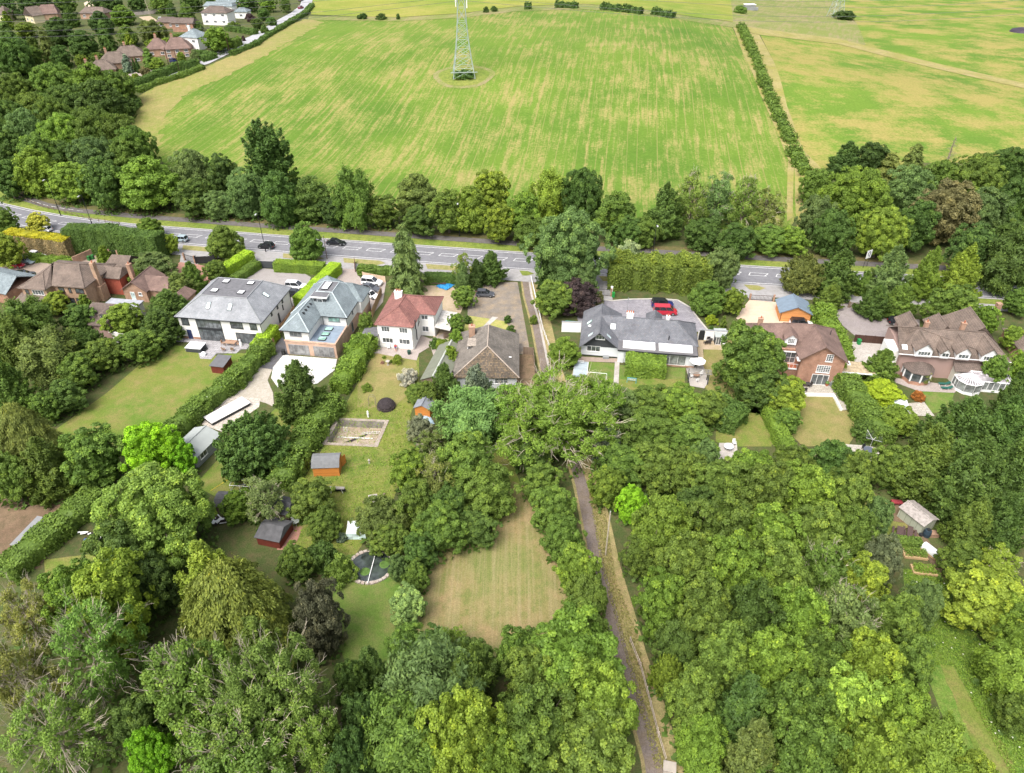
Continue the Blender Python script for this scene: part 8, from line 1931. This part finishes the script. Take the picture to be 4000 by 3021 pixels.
ladder(Vector((cen.x + .5, cen.y + 1.2, -1.2)), (0, 0, 0), (3.0, -.1, .3), 10, .7, 'long aluminium ladder lying inside the empty pool')
ladder(Vector((cen.x - 2.2, cen.y + 1.5, -1.2)), (0, 0, 0), (0, .2, 1.1), 3, .6, 'short step ladder leaning in the empty pool')
for i, (a, b, l) in enumerate((((-3.4, .2), (2.6, -.2), 'long white plank across the middle of the empty pool'), ((-2.6, -2.0), (2.6, -2.4), 'white framed green strip along the near side of the empty pool'))):
    a, b = Vector((*a, -1.15)), Vector((*b, -1.15)); o = MB().obox((0, 0, 0), (b - a).normalized(), Z_.cross((b - a).normalized()), Z_, (b - a).length, .14 + i * .3, .08).build('plank', UPVC if not i else plain('green_strip', (.25, .32, .2), .8)); o.location = Vector((cen.x, cen.y, 0)) + (a + b) / 2; tag(o, l, 'plank')
o = MB().face([(-2, -1.0, 0), (-.8, -.9, 0), (1.6, .9, 0), (1.3, 1.1, 0)], (0, 0, 1)).obox((0, 0, .03), X_, Y_, Z_, .4, .3, .05).build('black_liner', BLK); o.location = (cen.x, cen.y, -1.26); tag(o, 'crumpled strip of black liner on the empty pool floor', 'liner')
# round pond
pc = (at(1320, 2225) * .0 + at(1448, 2215)); pond = empty('garden_pond', Vector((pc.x, pc.y, 0)), 0, 'oval lined pond with stone rim and a white pole across it', 'pond')
el = [(3.15 * math.cos(a), 2.95 * math.sin(a)) for a in [k * math.pi / 16 for k in range(32)]]
MB().prism([(x * .86, y * .86) for x, y in el], .02, .14).build('water', glass('pond_water', (.035, .045, .04), .04), pond)
st = MB(); rr_ = random.Random(8)
for i in range(32):
    x, y = el[i]; st.obox((x * .93, y * .93, .12), Vector((-y, x, 0)).normalized(), Vector((x, y, 0)).normalized(), Z_, rr_.uniform(.4, .62), rr_.uniform(.35, .5), .22)
st.build('stone_rim', ground_mat('pond_stones', [(.38, .33, .29), (.46, .42, .38), (.30, .22, .18)], .8, 2, 5), pond); MB().tube([(.1, -2.8, .3), (.4, 2.9, .3)], .06, 6).build('pole', UPVC, pond)
for k, (x, y) in enumerate(((-.6, -.9), (1.8, .3))): MB().lathe((x, y, .15), [(.7, 0), (.5, .04)], 9).build('lily_pads', plain('lily_green', (.08, .15, .03), .7, .3, 3), pond)
# tarps and trailer
def tarp(p, w, mat, label, s):
    rg = random.Random(s); mb = MB(); n = 9
    for i in range(n + 1):
        for j in range(n + 1):
            x, y = (i / n - .5) * w * (1 + .1 * rg.random()), (j / n - .5) * w * .8; e = min(i, n - i, j, n - j); mb.v.append(Vector((x, y, .05 + min(e, 2) * .12 + rg.uniform(0, .22))))
    for i in range(n):
        for j in range(n): a = i * (n + 1) + j; mb.f.append((a, a + n + 1, a + n + 2, a + 1))
    o = mb.build('tarpaulin', mat); o.location = (p.x, p.y, .05); o.rotation_euler.z = s; tag(o, label, 'tarpaulin')
BLUE = plain('blue_tarpaulin', (.03, .22, .48), .5, .25, 3); tarp(t6(1640, 912), 4.0, BLUE, 'bright blue tarpaulin on the sandy front yard', 1)
tarp(r2(1450, 540), 3.0, plain('pale_blue_sheet', (.33, .44, .52), .5, .3, 3), 'pale blue crumpled sheet over rubble by the orange shed', 2)
tr = thing('trailer', t6(1520, 900), 'low flat trailer loaded with dark crates in the sandy front yard', 'trailer', -4)
MB().box(-3, 3, -.9, .9, .45, .62).build('deck', plain('rusty_brown', (.10, .06, .055), .8, .25), tr)
for x in (-2.2, 2.2):
    for s in (-1, 1): w = MB(); w.tube([(x, s * .95 - .1, .3), (x, s * .95 + .1, .3)], .3, 12); w.build('wheel', TYRE, tr)
for i, x in enumerate((-.6, .5)): o = MB().box(-.45, .45, -.5, .5, 0, .6).box(-.5, .5, -.55, .55, .6, .66).build('crate', plain('dark_crate', (.05, .06, .07), .7)); o.location = tr.location + Vector((x, 0, .65)); tag(o, ['left dark crate on the low flat trailer', 'right dark crate on the low flat trailer'][i], 'crate')
# bins
def bin_(p, col, label, ang=0):
    b = thing('wheelie_bin', p, label, 'bin', ang, 'wheelie bins'); m = plain('bin_%s' % round(sum(col), 2), col, .5, .05)
    MB().prism([(-.27, -.33), (.27, -.33), (.27, .33), (-.27, .33)], .05, .98).build('body', m, b); MB().box(-.31, .31, -.38, .40, .98, 1.06).build('lid', m, b)
bin_(t5(770, 700), (.03, .15, .04), 'green bin beside the brick wall, left one'); bin_(t5(800, 690), (.03, .15, .04), 'green bin beside the brick wall, right one'); bin_(t6(175, 790), (.03, .06, .05), 'dark bin next to the dark grey boarded gate')
bin_(t7(868, 1015), (.02, .25, .05), 'green bin behind the white gate pier'); bin_(t6(240, 1510), (.03, .03, .03), 'black bin at the end of the dark alley'); bin_(t8(775, 1420), (.02, .22, .06), 'green bin with orange load by the dark brown fence')
o = MB().box(-.2, .2, -.2, .2, 0, 2.2).box(-.25, .25, -.25, .25, 2.2, 2.32).build('gate_pier', WHITE); o.location = t7(852, 1005); tag(o, 'white gate pier at the entrance to the mauve drive', 'gate pier')
o = MB().box(-.45, .45, -.45, .45, 0, 2.6).box(-.5, .5, -.5, .5, 2.6, 2.72).build('gate_pier', BR_B); o.location = t8(1945, 1165); tag(o, 'brick gate pier among trees at the right edge', 'gate pier')
# bungalow garden
pr = thing('parasol', r3(1580, 105), 'open white parasol over the bungalow garden table', 'parasol')
MB().tube([(0, 0, 0), (0, 0, 2.3)], .03, 6).build('pole', TIMBER, pr); c8_ = [(1.5 * math.cos(k * math.pi / 4), 1.5 * math.sin(k * math.pi / 4), 2.1) for k in range(8)]
mb = MB(); [mb.face([c8_[k], c8_[(k + 1) % 8], (0, 0, 2.65)], (0, 0, 1)) for k in range(8)]; [mb.face([c8_[k], c8_[(k + 1) % 8], (0, 0, 2.55)], (0, 0, -1)) for k in range(8)]; mb.build('canopy', plain('white_canvas', (.78, .76, .74), .8, .04), pr)
pg = thing('pergola', r3(1590, 190), 'dark timber pergola with slatted top on the garden patio', 'pergola', -8)
for x in (-1.7, 1.7):
    MB().box(x - .08, x + .08, -1.2, -1.04, 0, 2.2).build('post', DARKW, pg); MB().box(x - .08, x + .08, .2, .36, 0, 2.2).build('post', DARKW, pg)
for k in range(4): MB().box(-2.2, 2.2, -1.25 + k * .45, -1.17 + k * .45, 2.2, 2.32).build('slat', plain('grey_slat', (.25, .24, .23), .8), pg)
table(r3(1580, 170), 1.2, 1.2, .74, TEAK, 'small round wooden table under the pergola', 0, True)
for i, (x, y, a) in enumerate(((1540, 170, 70), (1620, 150, -60), (1590, 205, 180))): chair(r3(x, y), a, PC, ['white chair left of the pergola table', 'white chair behind the pergola table', 'white chair in front of the pergola table'][i], 'chairs under the pergola')
gl_ = thing('goal', r3(1025, 215), 'small toy football goal with white net and turquoise frame', 'goal', -10)
TQ = plain('turquoise_plastic', (.05, .42, .50), .4, .05); MB().tube([(-.8, 0, 0), (-.8, 0, 1.1), (.8, 0, 1.1), (.8, 0, 0)], .05, 6).tube([(-.8, 0, 1.1), (-.8, .8, 0), (.8, .8, 0), (.8, 0, 1.1)], .04, 6).build('frame', TQ, gl_)
mb = MB(); [mb.tube([(-.8 + k * .16, 0, 1.1), (-.8 + k * .16, .8, 0)], .012, 3, False) for k in range(11)]; [mb.tube([(-.8, k * .13, 1.1 - k * .18), (.8, k * .13, 1.1 - k * .18)], .012, 3, False) for k in range(6)]; mb.build('net', UPVC, gl_)
sd = thing('scaffold_frame', r3(720, 170), 'white metal fence frame round the small lawn corner', 'fence', -8)
for a, b in (((-1.6, 0, 1.1), (1.9, 0, 1.1)), ((1.9, 0, 0), (1.9, 0, 1.1)), ((-1.6, 0, 0), (-1.6, 0, 1.1)), ((-1.6, 0, 1.1), (-1.6, 3.2, 1.1))): MB().tube([a, b], .05, 5).build('rail', UPVC, sd)
dk = thing('blue_deck', r3(590, 100), 'pale blue grey decking with a low white rail beside the small lawn', 'decking', -8); MB().box(-1.3, 1.3, -2.4, 2.2, 0, .35).build('boards', boards('blue_grey_deck', (.36, .42, .46), .15), dk); MB().tube([(-1.6, 1.4, 1.1), (.5, 1.3, 1.1)], .05, 5).tube([(-1.6, 1.4, .8), (.5, 1.3, .8)], .05, 5).build('rail', UPVC, dk)
bn = thing('garden_bench', r3(1080, 110), 'dark bench under the clipped block hedge', 'bench', -4); MB().box(-.9, .9, -.25, .25, .4, .47).build('seat', BLACKF, bn); MB().box(-.9, .9, .2, .27, .5, .95).build('backrest', BLACKF, bn)
for x in (-.75, .75): MB().box(x - .05, x + .05, -.22, .22, 0, .4).build('leg', BLACKF, bn)
for i, (x, y, a) in enumerate(((1660, 1420, 20), (1692, 1420, -25), (1680, 1385, 0), (1725, 1380, -60))): chair(t7(x, y), a + 180, RATT, ['black rattan chair, front left of the summerhouse group', 'black rattan chair, front right of the summerhouse group', 'black rattan chair against the white wall', 'black rattan chair beside the summerhouse door'][i], 'black rattan chairs by the summerhouse', s=1.2)
table(t7(1700, 1395), .9, .9, .6, RATT, 'low dark table between the rattan chairs', 0, True)
o = MB().box(-.55, .55, -.4, .4, 0, .5).build('planter_box', GREYF); o.location = t7(805, 1540); tag(o, 'grey planter box against the pale bungalow wall', 'planter')
T(2368 / K, 1388 / K, 8, .8, 'bush', (.4, .25, .2), 'pinkish flowers growing above the grey planter box', fr=.3)
table(r3(1855, 785), 1.5, 1.5, .72, plain('white_stone', (.66, .68, .70), .6, .08), 'round white stone table on the small paved square', 0, True); chair(r3(1905, 745), 10, PC, 'pale chair behind the round white stone table')
# brick house terrace
bq = thing('barbecue', r4(553, 235), 'stainless barbecue cart beside the patio door of the brick house', 'barbecue', -8); MB().box(-.7, .7, -.3, .3, .1, .8).build('cabinet', GREYF, bq); MB().tube([(-.45, 0, .85), (.45, 0, .85)], .28, 12).build('lid', LAD, bq); MB().box(-1.0, -.7, -.25, .25, .75, .8).box(.7, 1.0, -.25, .25, .75, .8).build('side_shelf', LAD, bq)
ppot = thing('plant_pot', r4(502, 240), 'orange clay pot with a green plant beside the barbecue', 'plant pot'); MB().lathe((0, 0, 0), [(.2, 0), (.33, .5), (.35, .55)], 12).build('pot', TERRA, ppot); MB().lathe((0, 0, .5), [(.3, 0), (.38, .25), (.15, .5)], 9).build('plant', plain('lily_green', (.08,) * 3), ppot)
table(r4(320, 245), 1.4, .9, .72, RATT, 'dark rattan table on the brick house terrace')
for i, (x, y, a) in enumerate(((283, 215, 0), (350, 245, -90), (308, 285, 180))): chair(r4(x, y), a, RATT, ['rattan chair behind the terrace table', 'rattan armchair right of the terrace table', 'rattan chair in front of the terrace table'][i], 'rattan chairs on the brick house terrace', s=1.3)
# dormer house patio, loungers, greenhouses
for i, (x, y) in enumerate(((1505, 232), (1525, 268))):
    l = thing('sun_lounger', r4(x, y), ['green sun lounger nearer the dormer house', 'green sun lounger nearer the lawn'][i], 'sun lounger', -4, 'green sun loungers'); gm2 = plain('dark_green_fabric', (.02, .10, .08), .7)
    MB().box(-.9, .4, -.3, .3, .3, .36).build('seat', gm2, l); MB().obox((.7, 0, .5), Vector((.85, 0, .5)).normalized(), Y_, Vector((-.5, 0, .85)).normalized(), .75, .6, .05).build('backrest', gm2, l)
    for a in (-.8, .3): MB().box(a - .03, a + .03, -.28, .28, 0, .3).build('leg', LAD, l)
def glasshouse(p, w, d, h, ang, label, name='cold_frame'):
    g = thing(name, p, label, 'greenhouse', ang); MB().box(0, w, 0, d, 0, h).build('base', PALEG, g)
    MB().face([(0, 0, h + .01), (w, 0, h + .01), (w, d, h + .5), (0, d, h + .5)], (0, 0, 1)).face([(0, d, h), (w, d, h), (w, d, h + .5), (0, d, h + .5)]).build('lid', plain('milky_glass', (.50, .56, .56), .2, .06, 1, .6), g)
    f = MB(); [f.tube([(x, 0, h + .03), (x, d, h + .53)], .035, 4) for x in (0, w / 2, w)]; f.tube([(0, 0, h + .02), (w, 0, h + .02)], .035, 4); f.tube([(0, d, h + .53), (w, d, h + .53)], .035, 4); f.build('frame', UPVC, g)
glasshouse(r2(785, 1560), 2.6, 1.8, 1.2, 0, 'small glass greenhouse beside the blossoming apple tree')
glasshouse(r4(1040, 470), 3.0, 1.8, 1.0, -6, 'glass lean to greenhouse left of the paved terrace')
table(r4(855, 815), 1.6, 1.2, .72, plain('slate_blue_top', (.10, .115, .15), .3), 'dark oval glass table on the pale paving', 0, True)
for i, (x, y, a) in enumerate(((820, 790, 10), (815, 850, 150))): chair(r4(x, y), a, BLACKF, ['black wire chair behind the dark oval table', 'black wire chair in front of the dark oval table'][i], 'wire chairs at the dark oval table')
rd = thing('rotary_dryer', r4(878, 758), 'rotary washing line opened out beside the dark mounded shrub', 'washing line', 20); MB().tube([(0, 0, 0), (0, 0, 1.5)], .03, 6).build('pole', LAD, rd)
tips = []
for k in range(4): a = k * math.pi / 2; tips.append((1.6 * math.cos(a), 1.6 * math.sin(a), 2.2)); MB().tube([(0, 0, 1.4), tips[-1]], .03, 5).build('arm', UPVC, rd)
ln = MB()
for s in (.4, .55, .7, .85, 1): [ln.tube([(tips[k][0] * s, tips[k][1] * s, 1.4 + .8 * s), (tips[(k + 1) % 4][0] * s, tips[(k + 1) % 4][1] * s, 1.4 + .8 * s)], .012, 3, False) for k in range(4)]
ln.build('lines', GREYF, rd)
wg = thing('garden_wagon', r4(1098, 1255), 'small red garden wagon beside the yellow flowered shrubs', 'wagon', -6); MB().box(-.75, .75, -.35, .35, .3, .55).build('tub', plain('faded_red', (.30, .05, .06), .6), wg)
for x in (-.5, .5):
    for s in (-1, 1): MB().tube([(x, s * .38 - .05, .2), (x, s * .38 + .05, .2)], .2, 10).build('wheel', TYRE, wg)
DBR = plain('dark_stained_wood', (.085, .055, .05), .8, .15, 4)
for i, (x, y) in enumerate(((1115, 1525), (1205, 1525))):
    b = thing('picnic_bench', r4(x, y), ['dark picnic bench, left of the pair below the green shed', 'dark picnic bench, right of the pair below the green shed'][i], 'picnic bench', 62, 'dark picnic benches')
    MB().box(-1.15, 1.15, -.35, .35, .68, .75).build('tabletop', DBR, b)
    for s in (-1, 1): MB().box(-1.1, 1.1, s * .75 - .13, s * .75 + .13, .42, .47).build('seat', DBR, b)
    for s in (-1, 1): MB().obox((s * .8, 0, .4), Y_, Z_, X_, 1.6, .08, .06).tube([(s * .8, -.6, 0), (s * .8, -.2, .7)], .04, 4).tube([(s * .8, .6, 0), (s * .8, .2, .7)], .04, 4).build('leg', DBR, b)
wb = thing('water_butt', r4(1355, 1530), 'large dark water butt at the corner of the pale green shed', 'water butt'); MB().lathe((0, 0, 0), [(.45, 0), (.52, .6), (.42, 1.2), (.2, 1.25)], 14).build('barrel', plain('dark_blue_plastic', (.03, .05, .07), .5), wb); MB().lathe((0, 0, 1.25), [(.3, 0), (.28, .08)], 12).build('lid', BLACKF, wb)
o = MB().lathe((0, 0, 0), [(.25, 0), (.3, .35), (.28, .38)], 12).build('black_tub', BLACKF); o.location = r4(1310, 1525); tag(o, 'small round black tub left of the large water butt', 'tub')
o = MB().box(-.6, .6, -.4, .4, 0, .6).box(-.65, .65, -.45, .45, .6, .68).build('wooden_crate', TEAK); o.location = r4(1415, 1525); tag(o, 'brown wooden crate right of the large water butt', 'crate')
NEWW = plain('new_pale_timber', (.46, .32, .17), .8, .1)
for i, (x, y, gcol) in enumerate((((3400 + 420 / 2.38), (1900 + 680 / 2.38), G1), ((3400 + 505 / 2.38), (1900 + 830 / 2.38), G2))):
    b = thing('raised_bed', at(x, y), ['raised bed with dark leafy crop, upper one', 'raised bed with bright leafy crop, lower one'][i], 'raised bed', -8, 'raised beds'); MB().box(-1.5, 1.5, -.1, 1.4, 0, .35).build('box', NEWW, b)
    rg = np.random.default_rng(i); n = 700; P = np.stack([rg.uniform(-1.4, 1.4, n), rg.uniform(0, 1.3, n), .35 + rg.uniform(0, .6, n)], 1); o = bpy.data.objects.new('crop', leafmesh('crop', P, rg.normal(size=(n, 3)) + np.array([0, 0, 1]), np.full(n, .16), 1.3, rg.uniform(.2, .7, n))); COL.objects.link(o); o.parent = b; o.color = (*gcol, 1)
pt = thing('polytunnel', at(3400 + 575 / 2.38, 1900 + 640 / 2.38), 'tiny plastic cloche tunnel over a timber bed', 'cloche', -62); MB().box(-1.5, 1.5, -.6, .6, 0, .3).build('box', NEWW, pt); mb = MB()
for k in range(8):
    a, b = math.pi * k / 8, math.pi * (k + 1) / 8; mb.face([(-1.5, .6 * math.cos(a), .3 + .8 * math.sin(a)), (1.5, .6 * math.cos(a), .3 + .8 * math.sin(a)), (1.5, .6 * math.cos(b), .3 + .8 * math.sin(b)), (-1.5, .6 * math.cos(b), .3 + .8 * math.sin(b))], (0, math.cos(a), 1))
mb.build('plastic_cover', plain('milky_plastic', (.62, .64, .64), .3, .06), pt)
# left garden odds
sc_ = thing('black_screen', r1(1870, 390), 'black mesh screen panel standing beside the cream deck', 'screen', 60); MB().box(-1.6, 1.6, -.04, .04, .2, 2.2).build('panel', plain('black_mesh', (.035, .04, .055), .8), sc_)
for x in (-1.6, 1.6): MB().box(x - .07, x + .07, -.07, .07, 0, 2.5).build('post', UPVC, sc_)
pv = thing('pool_cover', r1(1960, 470), 'long white raised cover on the cream deck', 'pool cover', 50); MB().box(-3.6, 3.6, -1.2, 1.2, 0, .55).build('side', DARKW, pv); MB().box(-3.7, 3.7, -1.3, 1.3, .55, .66).build('cover', plain('white_cover', (.78, .76, .74), .6, .03), pv)
rw = thing('raised_walkway', r2(330, 1150), 'long dark raised edge with metal struts across the rough lawn', 'retaining edge', -3); MB().box(0, 7.6, 0, .5, .8, .95).build('deck', plain('grey_board', (.24, .22, .20), .9, .2), rw); MB().box(0, 7.6, .45, .5, 0, .8).build('back', BLACKF, rw)
for k in range(5): MB().tube([(.3 + k * 1.75, .05, 0), (1.1 + k * 1.5, .05, .85)], .05, 4).build('strut', LAD, rw)
cf = thing('metal_frame', r1(1985, 1140), 'galvanised cage frame standing on the grass above the old shed', 'frame', -5); f = MB()
for z in (0.05, 1.1): f.tube([(0, 0, z), (3.1, 0, z), (3.1, 1.4, z), (0, 1.4, z), (0, 0, z)], .04, 4)
for x in (0, 1.5, 3.1):
    for y in (0, 1.4): f.tube([(x, y, 0), (x, y, 1.1)], .04, 4)
f.build('frame', LAD, cf)
o = MB().tube([(0, 0, .05), (2.6, 3.4, .05)], .045, 4).build('hose', plain('yellow_hose', (.60, .45, .05), .6)); o.location = r1(1810, 1140); tag(o, 'yellow hose stretched over the grass below the workshop', 'hose')
table(r2(345, 1430), 1.1, 1.1, .72, plain('verdigris_metal', (.42, .46, .42), .6), 'round pale metal table on the old brick patio', 0, True); chair(r2(325, 1400), 30, PC, 'white metal chair beside the round pale metal table')
o = MB().lathe((0, 0, 0), [(.26, 0), (.3, .9), (.2, 1.15), (.12, 1.3)], 12).build('compost_bin', plain('blue_grey_plastic', (.16, .25, .28), .5)); o.location = r2(1187, 1295); tag(o, 'blue grey barrel by the hedge of the rough lawn', 'barrel')
o = MB().lathe((0, 0, 0), [(.14, 0), (.1, .5), (.2, .7), (.1, .9)], 10).build('sundial', CONC); o.location = r2(975, 905); tag(o, 'stone sundial standing alone on the rough lawn', 'sundial')
st_ = MB().lathe((0, 0, 0), [(.16, 0), (.14, .3), (.2, .8), (.12, 1.05), (.14, 1.2), (.05, 1.35)], 10).build('garden_statue', UPVC); st_.location = r2(965, 505); tag(st_, 'white garden statue above the empty pool', 'statue')
ar = thing('garden_arch', r2(1000, 415), 'thin metal rose arch left of the black heap', 'arch'); MB().tube([(-.6, 0, 0), (-.6, 0, 1.6), (-.3, 0, 2.1), (.3, 0, 2.1), (.6, 0, 1.6), (.6, 0, 0)], .035, 5).build('hoop', plain('rust_metal', (.22, .19, .15), .8), ar); MB().tube([(-.6, .5, 0), (-.6, .5, 1.6), (-.3, .5, 2.1), (.3, .5, 2.1), (.6, .5, 1.6), (.6, .5, 0)], .035, 5).build('hoop', plain('rust_metal', (.22,) * 3), ar)
lg = MB()
for k in range(6): lg.obox((k * .12 - .3, 0, .15 + .05 * k), Vector((.55, .83, 0)), Vector((.83, -.55, 0)), Z_, 3.4, .12, .08)
o = lg.build('timber_pile', plain('grey_board', (.24,) * 3)); o.location = r2(430, 930); tag(o, 'pile of long grey boards left of the orange barn roofed shed', 'timber pile')
fl = thing('steel_posts', r1(1930, 300), 'row of pale posts by the black mesh screen', 'posts'); [MB().box(k * .35, k * .35 + .1, 0, .1, 0, 1.9).build('post', UPVC, fl) for k in range(3)]
bx = thing('white_container', at(2612, 3012), 'pale box container in the lane verge at the very bottom', 'container', -12); MB().box(-.6, .6, -.5, .5, 0, .8).build('box', plain('cream_box', (.36, .32, .28), .7), bx); MB().box(-.65, .65, -.55, .55, .8, .86).build('lid', plain('cream_box', (.3,) * 3), bx)
def litter(name, p, n, r, mats, label, cat, s):
    t = thing(name, p, label, cat); rg = random.Random(s)
    for j, m in enumerate(mats):
        b = MB()
        for k in range(n): a = rg.uniform(0, 6.28); q = r * rg.random(); b.obox((q * math.cos(a), q * math.sin(a) * .7, .12 + rg.random() * .3), Vector((math.cos(a * 3), math.sin(a * 3), rg.uniform(-.2, .2))).normalized(), Z_, Vector((-math.sin(a * 3), math.cos(a * 3), 0)), rg.uniform(.4, 1.6), .06, rg.uniform(.1, .5))
        b.build('scrap', m, t)
litter('scrap_pile', r1(880, 1510), 12, 2.6, (BLK, PC, plain('blue_scrap', (.05, .12, .3), .6)), 'scrap of black and white sheets at the foot of the pale tipped tree', 'scrap pile', 1)
litter('rubble_pile', r2(1060, 1240), 10, 1.8, (CONC, TIMBER), 'rubble and timber pile at the end of the rough lawn', 'rubble', 2)
litter('bag_pile', r1(1895, 1400), 8, .9, (BLK, PC), 'pile of black and white bags beside the old dark roofed shed', 'bags', 3)
